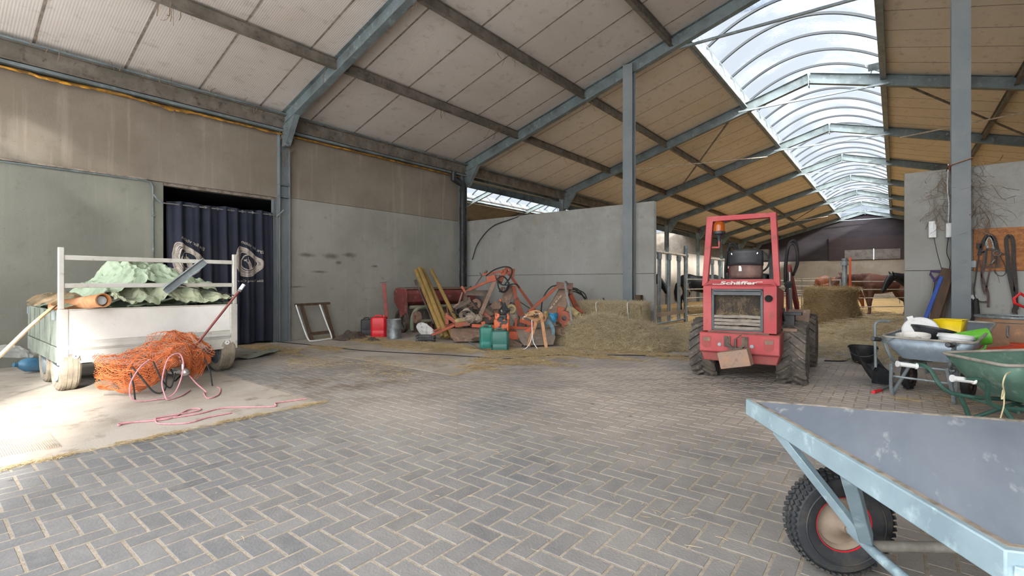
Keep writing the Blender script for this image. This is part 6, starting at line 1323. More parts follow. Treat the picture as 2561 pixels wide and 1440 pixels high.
# horses --------------------------------------------------------------
def horse(name, lab, loc, rz, coat, coat2, mane_c, neck, head, ear_up=True, tail=True, sc_=1.0, legs=((0, 0), (0, 0), (0, 0), (0, 0))):
    """neck: list of (x,z,lat,vert) from the chest; head: list of the same from poll to muzzle; local +x is forward"""
    t = thing(name, lab, 'horse', loc, rz); t.scale = (sc_,) * 3
    WM[t] = WM[t] @ Matrix.Diagonal((sc_, sc_, sc_, 1))
    hm = mat(lab.split()[0] + '_coat_%d' % len(bpy.data.materials), coat, .5, 0, coat2, 2.2, .4, .65, .05, 30, spec=.35)
    C = [(cos(a), sin(a)) for a in [k * 2 * pi / 20 for k in range(20)]]
    mb = MB()
    tr = [(-.84, 1.2, .05, .08), (-.8, 1.22, .16, .18), (-.68, 1.25, .25, .27), (-.48, 1.26, .28, .31), (-.2, 1.18, .27, .31), (.12, 1.14, .29, .34), (.4, 1.17, .26, .37), (.58, 1.2, .22, .33), (.72, 1.2, .16, .24), (.79, 1.18, .08, .12)]
    mb.sweep([(x, 0, z) for x, z, a, b in tr], C, (0, 0, 1), scale=[(a, b) for x, z, a, b in tr])
    mb.sweep([(x, 0, z) for x, z, a, b in neck], C, (0, 1, 0), scale=[(b, a) for x, z, a, b in neck])
    mb.sweep([(x, 0, z) for x, z, a, b in head], C, (0, 1, 0), scale=[(b, a) for x, z, a, b in head])
    hp = Vector((head[0][0], 0, head[0][1])); hv = (Vector((head[-1][0], 0, head[-1][1])) - hp).normalized(); up = Vector((0, 1, 0)).cross(hv)
    if up.z < 0: up = -up
    for s in (-1, 1):
        e = hp + Vector((0, s * .055, 0)) + up * .07 - hv * .02; mb.tube([e, e + (up - hv * .35).normalized() * .08 + Vector((0, s * .015, 0)), e + (up - hv * .3).normalized() * .17 + Vector((0, s * .01, 0))], [.03, .034, .008], 8)
        fx, fo = legs[0 if s > 0 else 1]
        mb.tube([(.5, s * .13, 1.12), (.51, s * .15, .85), (.52 + fx * .5, s * .14, .52), (.51 + fx * .8, s * .14, .3), (.51 + fx, s * .14, .13), (.55 + fx, s * .14, .06), (.57 + fx, s * .14, .0)], [.14, .1, .062, .042, .05, .052, .068], 14)
        hx, ho = legs[2 if s > 0 else 3]
        mb.tube([(-.56, s * .13, 1.18), (-.5, s * .15, .9), (-.56, s * .15, .72), (-.7 + hx * .6, s * .14, .55), (-.67 + hx, s * .14, .32), (-.66 + hx, s * .14, .13), (-.61 + hx, s * .14, .05), (-.59 + hx, s * .14, .0)], [.2, .16, .11, .07, .046, .052, .055, .068], 14)
    mb.build('body', hm, t, remesh=.022, lap=5)
    ey = hp + hv * .17 + up * .035
    for s in (-1, 1): mb = MB(); mb.ball(ey + Vector((0, s * .072, 0)), .018, 10); mb.build('eye', M['black_pl'], t)
    mm = mat('hair_%d' % len(bpy.data.materials), mane_c, .8, 0, coat, 20); mb = MB(); r = random.Random(len(lab))
    NP = [Vector((x, 0, z)) for x, z, a, b in neck]
    for i in range(150):
        u = r.uniform(.15, .98) * (len(NP) - 1); k = min(int(u), len(NP) - 2); p = NP[k].lerp(NP[k + 1], u - k); b = neck[k][3] + (neck[k + 1][3] - neck[k][3]) * (u - k); d = (NP[k + 1] - NP[k]).normalized(); upn = Vector((0, 1, 0)).cross(d); upn = upn if upn.z > 0 or abs(d.z) > .9 and upn.x < 0 else -upn
        q = p + upn * (b * .97); s = r.choice((-1, -1, 1)); mb.ribbon([q, q + Vector((r.gauss(0, .01), s * .05, -.015)), q + Vector((r.gauss(0, .02), s * (.09 + r.uniform(0, .03)), -.1)), q + Vector((r.gauss(0, .04), s * .12, -.17 - r.uniform(0, .05)))], .018, .004)
    mb.build('mane', mm, t)
    if tail:
        mb = MB()
        for i in range(60):
            a, b = r.gauss(0, .03), r.gauss(0, .03); mb.tube([(-.82, a * .4, 1.3), (-.92 + b * .4, a, 1.15), (-.93 + b, a * 1.3, .85), (-.9 + b * 1.3, a * 1.5, .5 + r.uniform(-.05, .1))], [.012, .014, .012, .004], 5)
        mb.build('tail', mm, t)
    return t
nk_graze = [(.5, 1.25, .16, .3), (.75, 1.2, .13, .24), (.98, 1.02, .1, .19), (1.15, .8, .085, .15), (1.25, .66, .08, .12)]
hd_graze = [(1.23, .7, .08, .1), (1.3, .6, .085, .13), (1.36, .45, .07, .11), (1.4, .3, .055, .075), (1.42, .2, .055, .07), (1.43, .15, .03, .04)]
nk_low = [(.5, 1.27, .16, .3), (.78, 1.3, .13, .25), (1.05, 1.33, .1, .19), (1.28, 1.36, .085, .15), (1.42, 1.38, .075, .12)]
hd_low = [(1.38, 1.4, .08, .1), (1.5, 1.34, .085, .13), (1.62, 1.22, .07, .11), (1.72, 1.08, .055, .08), (1.78, .99, .055, .07), (1.8, .95, .03, .04)]
def at_px(px, d): p = D(px, 700, d); return (p.x, p.y, 0)
RT = YAW                              # heading that points to the right of the picture
horse('horse', 'black horse behind the tube gate left of the loader, rump to the left', at_px(1752, 20.2), RT - .1, '17181c', '26262b', '0f1013', nk_graze, hd_graze, sc_=1.06, legs=((.06, 0), (-.05, 0), (-.06, 0), (.08, 0)))
horse('horse', 'black horse half hidden behind the bars of the near feed fence', (-7.2, 15.25, 0), -.35, '15161a', '24252a', '0f1013', nk_low, hd_low, sc_=1.0)
horse('horse', 'chestnut horse seen over the fence with its rump turned left of the round bale', at_px(2086, 21.5), RT + .15, '7b452e', '8c5539', '5f3523', nk_graze, hd_graze, sc_=1.03)
horse('horse', 'dark brown horse behind the right tube gate reaching its head left over the bale', at_px(2212, 18.6), RT + pi - .15, '4a302a', '6e4a3e', '40241f', nk_low, hd_low, sc_=1.07, legs=((.05, 0), (-.1, 0), (.05, 0), (-.1, 0)))
nk_h5 = [(.5, 1.27, .16, .3), (.78, 1.37, .13, .25), (1.02, 1.44, .1, .18), (1.22, 1.5, .085, .14), (1.34, 1.5, .08, .12)]
hd_h5 = [(1.28, 1.5, .085, .11), (1.42, 1.42, .09, .14), (1.53, 1.27, .075, .12), (1.62, 1.12, .06, .085), (1.69, .99, .06, .075), (1.71, .95, .03, .04)]
horse('horse', 'black horse reaching its head in from the right edge over the tube gate', at_px(2318, 16.7), RT + pi + .12, '141519', '23242a', '0e0f12', nk_h5, hd_h5, sc_=1.0)
# ================================================================== right side: wall tools, barrows, drum, platform trolley
def Wl(px, py, off=.02, Y=10.92):
    r = (px - 1280.5) / F_PX; c, s = cos(YAW), sin(YAW); d = (Y - off) / (r * s + c); return D(px, py, d)
M['osb'] = mat('orange_brown_chipboard', 'a8703f', .75, 0, '8a5630', 7, .4, .62, .1, 60, (1, 1, 2.5), 'c08c58', 26, .58, .68)
M['brown_lth'] = mat('dark_brown_leather', '3d2a22', .6, 0, '53392d', 12)
M['dk_strap'] = mat('dark_webbing', '33302f', .8, 0, '45403c', 30)
t = thing('tack_board', 'orange-brown chipboard panel fixed on the wall right of the tall column', 'board', (1.6, 10.9, 1.8))
a = Wl(2434, 573); b = Wl(2434, 678); mb = MB(); mb.box((a.x, 10.885, b.z), (2.3, 10.915, a.z)); wb(mb, 'panel', M['osb'], t, bevel=.004)
for px, py in ((2472, 590), (2524, 590)):
    mb = MB(); p = Wl(px, py, .035); mb.tube([p + Vector((0, .03, 0)), p + Vector((0, -.05, 0)), p + Vector((0, -.055, .02))], .006, 6); wb(mb, 'nail', M['chrome'], t)
def wstrap(root, pts, wd, mt, name='strap', off=.06, th=.006, closed=False):
    P = [Wl(p[0], p[1], off + (p[2] if len(p) > 2 else 0)) for p in pts]; mb = MB(); mb.ribbon(bez(P, 6), wd, th, up=(0, 1, 0)) ; return wb(mb, name, M[mt] if isinstance(mt, str) else mt, root)
t = thing('bridle', 'dark brown leather bridle hanging on the left nail of the tack board', 'bridle', (1.2, 10.85, 2.0))
z2 = lambda x, y: (2360 + x / 6, 560 + y / 6)          # read off an enlargement of the wall
for nm, pts, wd, mt in (
    ('headpiece', [(535, 470), (550, 400), (590, 280), (640, 190), (700, 172), (750, 210), (780, 290), (800, 370), (830, 410)], .05, 'dk_strap'),
    ('padded_crown', [(665, 360), (645, 300), (640, 240), (675, 190)], .028, 'galv'), ('padded_crown', [(750, 370), (745, 300), (725, 230), (700, 190)], .028, 'galv'),
    ('browband', [(575, 420), (640, 390), (700, 375), (780, 410), (850, 440), (912, 462)], .035, 'brown_lth'),
    ('cheek_strap', [(600, 410), (610, 500), (600, 600), (600, 660)], .03, 'brown_lth'), ('cheek_strap', [(640, 390), (640, 480), (635, 590)], .026, 'dk_strap'), ('cheek_strap', [(735, 420), (730, 500), (720, 580), (700, 660)], .028, 'brown_lth'), ('cheek_strap', [(815, 450), (830, 540), (830, 630)], .024, 'brown_lth'), ('cheek_strap', [(775, 470), (785, 560), (780, 650)], .022, 'dk_strap'),
    ('noseband', [(600, 655), (680, 640), (780, 645), (870, 632)], .03, 'brown_lth'),
    ('rein', [(570, 300), (540, 420), (520, 560), (495, 700), (475, 850), (455, 960), (465, 1080), (510, 1145), (590, 1168), (645, 1160)], .018, 'dk_strap'),
    ('rein', [(540, 540), (560, 680), (570, 860), (590, 980), (620, 1050)], .02, 'brown_lth'), ('rein', [(610, 660), (580, 760), (600, 860), (650, 980), (670, 1080), (668, 1250)], .03, 'brown_lth'), ('rein', [(700, 670), (670, 800), (650, 920), (620, 1020)], .022, 'brown_lth'),
    ('throat_lash', [(830, 440), (880, 540), (925, 640), (935, 720), (900, 770), (840, 778), (780, 740), (762, 690)], .012, 'dk_strap'),
    ('blinker', [(540, 290), (535, 330), (540, 380)], .07, 'dk_strap')):
    wstrap(t, [z2(*p) for p in pts], wd, mt, nm, off=.05 + .012 * (hash(nm) % 3 if False else len(nm) % 3))
mb = MB(); p = Wl(*z2(800, 440), .09); mb.tube([p + Vector((cos(k) * .042, 0, sin(k) * .042)) for k in [q * pi / 9 for q in range(18)]], .006, 6, closed=True); wb(mb, 'ring', M['chrome'], t)
mb = MB(); mb.tube(bez([Wl(*z2(x, y), .09) for x, y in ((630, 615), (670, 595), (720, 600), (745, 560), (775, 535))], 4), .008, 6); wb(mb, 'bit', M['chrome'], t)
t = thing('lead_strap', 'long dark lead strap doubled over the right nail of the tack board', 'strap', (1.4, 10.85, 1.9))
wstrap(t, [z2(*p) for p in ((1075, 1180), (1040, 1000), (990, 760), (960, 480), (940, 250), (960, 190), (990, 178), (1020, 200), (1045, 300), (1055, 600), (1080, 900), (1085, 1180))], .05, 'dk_strap', 'webbing')
wstrap(t, [z2(*p) for p in ((1085, 1180), (1085, 1250), (1062, 1300), (1085, 1400), (1090, 1470))], .06, 'dk_strap', 'knot', th=.03)
mb = MB(); p = Wl(*z2(1050, 1370), .08); mb.tube([p + Vector((cos(k) * .035, 0, sin(k) * .035)) for k in [q * pi / 9 for q in range(18)]], .007, 6, closed=True); wb(mb, 'snap_hook', M['chrome'], t)
# tools leaning on the wall
def lean(a, b, r, name, root, mt, seg=8):
    mb = MB(); mb.tube([a, b], r, seg); return wb(mb, name, M[mt] if isinstance(mt, str) else mt, root)
def floorpt(a, b, zz=.0):
    e = (a - b).normalized(); k = (b.z - zz) / -e.z; return b + e * k
M['purple'] = mat('purple_plastic', '4b3a68', .45); M['blue_h'] = mat('blue_shaft_paint', '22459b', .4, 0, '2d55a8', 6)
t = thing('shovel', 'shovel with a purple D-shaped grip and silver shaft leaning on the right wall', 'shovel', (.45, 10.7, 0))
a, b = Wl(2322, 800, .35), Wl(2336, 706, .1); lean(floorpt(a, b, .3), b, .018, 'shaft', t, 'chrome')
mb = MB(); c0 = Wl(2341, 686, .1); mb.tube([b, Wl(2337, 700, .1), Wl(2327, 686, .1), Wl(2327, 678, .1), Wl(2354, 680, .1), Wl(2352, 687, .1), Wl(2337, 700, .1)], .017, 8); wb(mb, 'grip', M['purple'], t)
fp_ = floorpt(a, b, .3); mb = MB(); mb.sheet(lambda u, v: fp_ + Vector(((u - .5) * .24 * (1 - .3 * v * v), -.02 - .03 * (2 * u - 1) ** 2 - .05 * v, -.29 * v)), 6, 5); wb(mb, 'blade', M['dirty_iron'], t, solid=.006)
t = thing('blue_tool', 'blue-shafted tool leaning on the wall between the shovel and the plank', 'tool', (.42, 10.6, 0))
a, b = Wl(2316, 792, .4), Wl(2359, 680, .1); mb = MB(); mb.beam(floorpt(a, b, .05), b, .055, .03, (0, 1, 0)); wb(mb, 'shaft', M['blue_h'], t, bevel=.008)
mb = MB(); f_ = floorpt(a, b, .05); mb.box((f_.x - .15, f_.y - .02, 0.005), (f_.x + .15, f_.y + .02, .07)); wb(mb, 'head', M['dirty_iron'], t)
a, b = Wl(2330, 800, .3), Wl(2372, 672, .1); mb = MB(); mb.beam(floorpt(a, b, .01), b, .17, .025, (0, 1, 0)); top(mb.build('plank', M['wood_dark'], bevel=.003), 'wide weathered plank leaning against the wall left of the tall column', 'plank')
for k, (p, q, lb) in enumerate((((2352, 800), (2374, 715), 'thin brown stick leaning behind the plank, left one'), ((2360, 800), (2380, 705), 'thin brown stick leaning behind the plank, right one'))):
    a, b = Wl(*p, .2), Wl(*q, .06); mb = MB(); mb.tube([floorpt(a, b, .01), b], .014, 6); top(mb.build('stick', M['wood_dark']), lb, 'stick', 'sticks behind the plank')
for k, (px, lb) in enumerate(((2427, 'tall black rubber cone by the wall, left one right of the column'), (2441, 'tall black rubber cone by the wall, the one nearer the drum'))):
    p = Wl(px, 760, .18); mb = MB(); mb.lathe([(.001, 0), (.065, 0), (.06, .5), (.045, .85), (.03, 1.02), (.02, 1.04), (.001, 1.04)], (p.x, p.y, 0), seg=16); top(mb.build('rubber_cone', M['black_rub']), lb, 'cone', 'black rubber cones')
# drum, bag, red grip
t = thing('feed_drum', 'big tan fibre drum with a metal rim standing before the tack board', 'drum', (1.37, 9.9, 0))
M['tan'] = mat('tan_fibre_drum', '9b7a61', .65, 0, '86684f', 2, .4, .65, .05, 30, c3='b58a66', s3=8)
mb = MB(); mb.lathe([(.001, .02), (.42, .02), (.43, .0), (.435, .03), (.435, .78), (.42, .78), (.42, .05), (.001, .05)], seg=40); mb.build('body', M['tan'], t)
mb = MB(); mb.lathe([(.41, .79), (.445, .79), (.45, .8), (.445, .82), (.41, .82), (.405, .8), (.41, .79)], seg=40); mb.lathe([(.436, .73), (.445, .735), (.436, .74)], seg=40); mb.build('rim', M['galv'], t)
for a in (-1.9, -.6):
    mb = MB(); mb.tube([Vector((cos(a) * .44, sin(a) * .44, .7)), Vector((cos(a) * .47, sin(a) * .47, .68)), Vector((cos(a) * .47, sin(a) * .47, .56)), Vector((cos(a) * .44, sin(a) * .44, .54))], .012, 6); mb.build('handle', M['galv'], t)
mb = MB(); mb.sheet(lambda u, v: (Vector((1.18, 9.0, 0)) + Vector((cos(2 * pi * u) * .42 * sin(pi * v) ** .6, sin(2 * pi * u) * .26 * sin(pi * v) ** .6, .245 - .225 * cos(pi * v) * (1 + .2 * cos(2 * pi * u)))) + Vector((noise.noise(Vector((u * 9, v * 7, 1))), noise.noise(Vector((u * 9, v * 7, 4))), noise.noise(Vector((u * 9, v * 7, 8))))) * .07 * sin(pi * v)), 50, 30, closeu=True)
top(mb.build('orange_sack', mat('bright_orange_sack', 'd8491f', .5, 0, 'b63c1c', 8, bump=.1)), 'bright orange sack lying between the drum and the wheelbarrows', 'sack')
t = thing('pitchfork', 'tool with a red D-shaped grip leaning at the right edge of the picture', 'fork', (1.75, 9.3, 0))
G0, G1 = D(2544, 752, 6.6), D(2600, 790, 6.5); Rg = mat('red_grip_plastic', 'd02a2c', .4)
mb = MB(); mb.tube([D(2538, 758, 6.6), D(2536, 746, 6.6), D(2552, 733, 6.6), D(2580, 752, 6.6), D(2578, 775, 6.6), D(2538, 758, 6.6)], .018, 8); wb(mb, 'grip', Rg, t)
mb = MB(); mb.tube([D(2578, 763, 6.6), Vector((2.15, 9.3, .32))], .017, 8); wb(mb, 'shaft', M['wood_dark'], t)
for k in range(4):
    mb = MB(); mb.tube([(2.13 + (k - 1.5) * .02, 9.3, .34), (2.2 + (k - 1.5) * .07, 9.25, .2), (2.28 + (k - 1.5) * .07, 9.2, .012)], .006, 6); wb(mb, 'tine', M['dirty_iron'], t)
# black bucket on the aisle
def bucket(name, lab, p, r0, r1, h, mt, rot=None, handle=True, lip=.008, group=None):
    t = thing(name, lab, 'bucket', tuple(p), rot=rot or (0, 0, 0), group=group)
    mb = MB(); mb.lathe([(.001, .006), (r0, .006), (r0, 0), (r0 + .004, 0), (r1, h * .86), (r1 + lip, h * .87), (r1 + lip, h), (r1 - .002, h), (r1 - .006, h * .9), (r0 - .002, .012), (.001, .012)], seg=32); mb.build('body', M[mt] if isinstance(mt, str) else mt, t)
    if handle:
        mb = MB(); mb.tube([Vector((cos(k) * (r1 + .01), -sin(k) * (r1 + .01) * .9, h * .88 - sin(k) * h * .45)) for k in [q * pi / 14 for q in range(15)]], .004, 6); mb.build('handle', M['galv'], t)
        for s in (-1, 1): mb = MB(); mb.disc((s * (r1 + .01), 0, h * .88), (1, 0, 0), .014, .012, 10); mb.build('ear', M[mt] if isinstance(mt, str) else mt, t)
    return t
bucket('bucket', 'black rubber bucket standing on the aisle floor left of the grey wheelbarrow', ground(2158, 906), .13, .19, .27, 'black_pl')
cable([ground(x, y) + Vector((0, 0, .01)) for x, y in ((2062, 903), (2090, 904), (2115, 903), (2134, 894), (2140, 902), (2160, 914), (2186, 912))], .01, 'dark cable curling round the foot of the black bucket')
# long-handled scoop
t = thing('long_scoop', 'black dung scoop with a bent grey tube handle beside the grey wheelbarrow', 'scoop', tuple(ground(2208, 960)))
d_ = 5.95; pts = [D(2224, 803, d_), D(2200, 803, d_), D(2189, 810, d_), D(2188, 830, d_), D(2190, 918, d_)]
mb = MB(); mb.tube(bez(pts, 5), .015, 8); wb(mb, 'handle', M['galv'], t)
g = ground(2208, 962); mb = MB(); dx = RTV; 
A_ = [ground(2183, 960), ground(2233, 964)]; h_ = [D(2184, 928, d_), D(2200, 908, d_), D(2236, 936, d_)]
mb.sheet(lambda u, v: (A_[0].lerp(A_[1], u)) + FWV * (.32 * v - .02) + Vector((0, 0, .004 + (.24 * v ** 2) * (1 - .2 * u) + .16 * (abs(2 * u - 1) ** 4))), 14, 10); wb(mb, 'pan', M['black_pl'], t, solid=.006)
mb = MB(); q0, q1, q2_, q3 = ground(2182, 958), ground(2234, 965), D(2236, 938, 5.95), D(2197, 908, 6.1); n4 = D(2184, 925, 5.95); mb.prism([q0, q1, q2_, q3, n4], FWV * .02); wb(mb, 'back_plate', M['black_pl'], t, bevel=.005)
t = thing('hand_rake', 'short rod with a red end lying on the pavers beside the black scoop', 'rod', tuple(ground(2210, 976)))
mb = MB(); mb.tube([ground(2200, 980) + Vector((0, 0, .015)), ground(2236, 966) + Vector((0, 0, .04))], .011, 8); wb(mb, 'rod', M['galv'], t)
mb = MB(); mb.tube([ground(2184, 984) + Vector((0, 0, .017)), ground(2202, 979) + Vector((0, 0, .017))], .02, 8); wb(mb, 'red_end', M['red_pl'], t)

# wheelbarrows: local +x forward, +y left
def tray(mb, bot, rim, th=0):
    """loft rounded rectangle at the bottom to one at the rim; each is (x0, x1, w_rear, w_front, z_rear, z_front, radius)"""
    def loop(x0, x1, wr, wf, zr, zf, r):
        P = []; cs = [(x0, -wr / 2), (x1, -wf / 2), (x1, wf / 2), (x0, wr / 2)]
        for i in range(4):
            p = Vector(cs[i]); a = Vector(cs[i - 1]); b = Vector(cs[(i + 1) % 4]); u = (a - p).normalized() * r; v = (b - p).normalized() * r
            for k in range(6):
                q = k / 5; c_ = p + u * (1 - q) ** 2 + v * q ** 2; P.append(Vector((c_.x, c_.y, zr + (zf - zr) * (c_.x - x0) / (x1 - x0))))
        return P
    return loop(*bot), loop(*rim)
def barrow(name, lab, loc, rz, bot, rim, mt_t, mt_f, mt_in, grip_mt, grip, hz, wheels, feet, cat='wheelbarrow', gx=-.62, gw=.6):
    t = thing(name, lab, cat, loc, rz)
    mb = MB(); B, R_ = tray(mb, bot, rim); n = len(B); mid = [b.lerp(r, .5) + Vector(((b.lerp(r, .5).x - (rim[0] + rim[1]) / 2) * .05, b.y * .08, 0)) for b, r in zip(B, R_)]
    vb = [mb.v(p) for p in B]; vm = [mb.v(p) for p in mid]; vr = [mb.v(p) for p in R_]
    for a, b in ((vb, vm), (vm, vr)):
        for i in range(n): mb.f([a[i], a[(i + 1) % n], b[(i + 1) % n], b[i]])
    mb.f(list(reversed(vb))); mb.build('tray', M[mt_t], t, solid=.006)
    mb = MB(); mb.tube(R_, .014, 8, closed=True); mb.build('rim', M[mt_in], t)
    for s in (-1, 1):
        mb = MB(); mb.tube(bez([(gx, s * gw / 2, hz), (gx + .18, s * gw / 2 * .97, hz - .02), (-.12, s * .24, bot[4] - .03), (.5, s * .17, bot[4] - .06), (wheels[0][0] + .02, s * .1, wheels[0][3] + .05)], 6), .019, 8); mb.build('handle', M[mt_f], t)
        mb = MB(); gd = Vector((.17, s * -.008, -.018)); g0_ = Vector((gx - .08, s * gw / 2, hz + .006)); mb.tube([g0_, g0_ + gd * .06, g0_ + gd * .1, g0_ + gd * .9, g0_ + gd * .94, g0_ + gd], [.03, .03, .023, .023, .03, .03] if grip == 'flanged' else [.02, .026, .026, .024, .026, .024], 12); mb.build('grip', M[grip_mt], t)
        fx, fy = feet
        mb = MB(); mb.tube(bez([(fx - .12, s * .24, bot[4] - .03), (fx - .04, s * fy, .12), (fx, s * fy, .022), (fx + .06, s * fy * .98, .05), (fx + .42, s * .2, bot[4] - .05)], 6), .019, 8); mb.build('leg', M[mt_f], t)
    mb = MB(); fx, fy = feet; mb.tube([(fx - .02, -fy, .22), (fx - .02, fy, .22)], .012, 8); mb.tube([(fx + .3, -.21, bot[4] - .1), (fx + .3, .21, bot[4] - .1)], .014, 8); mb.build('cross_bar', M[mt_f], t)
    for wx, wy, ww, wr in wheels:
        mb = MB(); mb.lathe([(wr * .55, -ww / 2 + .01), (wr * .8, -ww / 2), (wr * .96, -ww / 2 + .015), (wr, 0), (wr * .96, ww / 2 - .015), (wr * .8, ww / 2), (wr * .55, ww / 2 - .01), (wr * .55, -ww / 2 + .01)], (wx, wy, wr), (0, 1, 0), 32)
        for k in range(28):
            a = k * 2 * pi / 28; mb.obox((wx + cos(a) * wr * .985, wy + (.014 if k % 2 else -.014), wr + sin(a) * wr * .985), (.012, ww * .5, .012), Matrix.Rotation(-a, 3, 'Y'))
        w_ = mb.build('wheel', M['black_rub'], t); mb = MB(); mb.lathe([(.001, .03), (.03, .03), (.04, .01), (wr * .5, 0), (wr * .57, .02)], (wx, wy, wr), (0, 1, 0), 20); mb.lathe([(.001, .03), (.03, .03), (.04, .01), (wr * .5, 0), (wr * .57, .02)], (wx, wy, wr), (0, -1, 0), 20); mb.build('hub', M['rust'], w_)
    return t
M['galv_t'] = mat('galvanised_tray', '8c9aa6', .45, .3, '76838e', 4, .4, .65, .05, 30, c3='9fadb8', s3=11)
M['dusty_rim'] = mat('dusty_tray_edge', 'a09c93', .6, .1, '857f76', 8)
h1 = radians(90 - 17)
gb = barrow('wheelbarrow', 'galvanised grey wheelbarrow loaded with white, yellow and green buckets', (.27, 7.14, 0), h1, (.06, .95, .5, .44, .415, .43, .08), (-.02, 1.36, .84, .66, .655, .8, .12), 'galv_t', 'galv', 'dusty_rim', 'black_pl', 'plain', .665, [(.42, .27, .09, .17), (.42, -.27, .09, .17)], (-.12, .27), gx=-.46, gw=.64)
for s in (-1, 1): mb = MB(); mb.beam((-.3, s * .3, .6), (.0, s * .28, .655), .02, .006, (0, 0, 1)); mb.build('tray_stay', M['galv'], gb)
M['green_t'] = mat('faded_green_tray', '5f7f72', .6, .1, '47685b', 3, .4, .62, .08, 30, c3='8a9c90', s3=8, g0=.54, g1=.7)
M['green_f'] = mat('dark_green_frame', '2f5247', .55, .1, '3d6156', 7)
h2 = atan2(.49, .87)
rb_ = Vector((.49, -.87, 0)); hv_ = Vector((.87, .49, 0)); mid_ = (Vector((.03, 6.03, 0)) + Vector((.39, 5.4, 0))) / 2 + hv_ * .5
gr2 = barrow('wheelbarrow', 'green wheelbarrow with white grips cut by the right edge of the picture', tuple(mid_), h2, (.1, .9, .42, .36, .29, .3, .08), (-.14, 1.1, .78, .66, .62, .7, .12), 'green_t', 'green_f', 'dusty_rim', 'white_pl', 'flanged', .5, [(.95, 0, .09, .19)], (.05, .27), gx=-.44, gw=.72)
mb = MB(); mb.tube(bez([D(2528, 930, 3.9), D(2516, 936, 3.75), D(2508, 960, 3.75), D(2512, 985, 3.8), D(2505, 998, 3.8), D(2509, 975, 3.85), D(2511, 1010, 3.85), D(2502, 1046, 3.9)], 6), .005, 6); top(mb.build('twine', mat('cream_twine', 'cfc49c', .8)), 'cream baler twine hanging over the side of the green wheelbarrow', 'twine')
# what the grey barrow carries
def bw(x, y, z): return WM[gb] @ Vector((x, y, z))
dirty_white = mat('smudged_white_plastic', 'd5d4ce', .5, 0, '8f8878', 11, .55, .68)
bucket('bucket', 'white bucket smudged with dirt, front left one in the grey wheelbarrow', bw(.24, .17, .46), .12, .155, .23, dirty_white, rot=(radians(4), radians(-6), .6))
bucket('bucket', 'clean white bucket, front right one in the grey wheelbarrow', bw(.3, -.17, .46), .12, .15, .25, 'white_pl', rot=(0, radians(5), .2))
bucket('tub', 'black round tub tilted behind the white buckets in the grey wheelbarrow', bw(.62, .12, .56), .15, .22, .18, 'black_pl', rot=(radians(-10), radians(10), 0), handle=False)
t = thing('white_dish', 'white round dish with a spout standing tilted against the black tub', 'dish', tuple(bw(.5, .2, .62)), rot=(radians(62), radians(8), radians(-8)))
mb = MB(); mb.lathe([(.001, .012), (.16, .01), (.175, .0), (.18, .012), (.165, .025), (.001, .028)], (0, .1, 0), (0, 0, 1), 32); mb.obox((-.12, .24, .01), (.06, .05, .02), rotm('Z', 30)); mb.build('disc', M['white_pl'], t)
t = thing('yellow_box', 'bright yellow square plastic pail standing at the back of the grey wheelbarrow', 'pail', tuple(bw(.92, .0, .56)), h1)
mb = MB()
w0, w1, hh_ = .1, .13, .28
for a, b in ((0, 1),):
    o0 = [(-w0, -w0, 0), (w0, -w0, 0), (w0, w0, 0), (-w0, w0, 0)]; o1 = [(-w1, -w1, hh_), (w1, -w1, hh_), (w1, w1, hh_), (-w1, w1, hh_)]
    va = [mb.v(p) for p in o0]; vb_ = [mb.v(p) for p in o1]; mb.f(list(reversed(va)))
    for i in range(4): mb.f([va[i], va[(i + 1) % 4], vb_[(i + 1) % 4], vb_[i]])
mb.build('body', mat('bright_yellow_plastic', 'e5c80f', .4), t, solid=.006)
mb = MB(); mb.tube([(-w1, -w1, hh_), (w1, -w1, hh_), (w1, w1, hh_), (-w1, w1, hh_)], .008, 6, closed=True); mb.build('rim', mat('yellow_rim_plastic', 'dcbf12', .4), t)
GP = mat('lime_green_plastic', '5cae2c', .4, 0, '6fbb42', 6)
t = thing('green_scoop', 'lime green plastic measuring jug lying on its side at the right of the grey wheelbarrow', 'jug', tuple(bw(.62, -.26, .66)), rot=(0, radians(78), radians(12)))
mb = MB(); mb.lathe([(.001, 0), (.075, 0), (.08, .02), (.095, .3), (.09, .3), (.074, .02), (.001, .015)], (0, 0, -.16), seg=28); mb.build('body', GP, t)
mb = MB(); mb.tube(bez([(.09, 0, -.1), (.14, 0, -.08), (.145, 0, .06), (.095, 0, .1)], 5), .014, 8); mb.build('handle', GP, t)
# platform trolley in the foreground
TR = thing('platform_trolley', 'flat platform trolley with dark blue-grey board and pale blue galvanised frame, nearest the camera', 'trolley', (-.1, 2.6, 0))
M['ply_blue'] = mat('scuffed_blue_grey_board', '6f7a88', .5, 0, '838d99', 2.0, .42, .65, .04, 200, (1.6, .28, 1), 'b4bac0', 9, .6, .7)
M['blue_galv'] = mat('pale_blue_galvanised', '92a8b2', .45, .2, '80959f', 4, .4, .65, .04, 40, c3='aec5cd', s3=13)
M['edge_wood'] = mat('raw_board_edge', '8e8478', .85, 0, '5d564c', 14)
A2, C2, B2, E2 = Vector((-.575, 2.606)), Vector((.191, 1.487)), Vector((.734, 3.037)), Vector((1.126, 1.877))
zt = .72
def inset(P, k):
    c_ = sum((Vector(p) for p in P), Vector((0, 0))) / 4; return [Vector(p) + (c_ - Vector(p)).normalized() * k for p in P]
Q = [A2, C2, E2, B2]; Qi = inset(Q, .035)
mb = MB(); mb.prism([(p.x, p.y, zt - .025) for p in Qi], (0, 0, .021)); wb(mb, 'deck_board', M['ply_blue'], TR, bevel=.002)
mb = MB(); Qj = inset(Q, .03)
mb.sweep([(p.x, p.y, zt - .004) for p in inset(Q, .028)], [(-.007, -.007), (.007, -.007), (.007, .006), (-.007, .006)], (0, 0, 1), closed=True); wb(mb, 'board_edge', M['edge_wood'], TR)
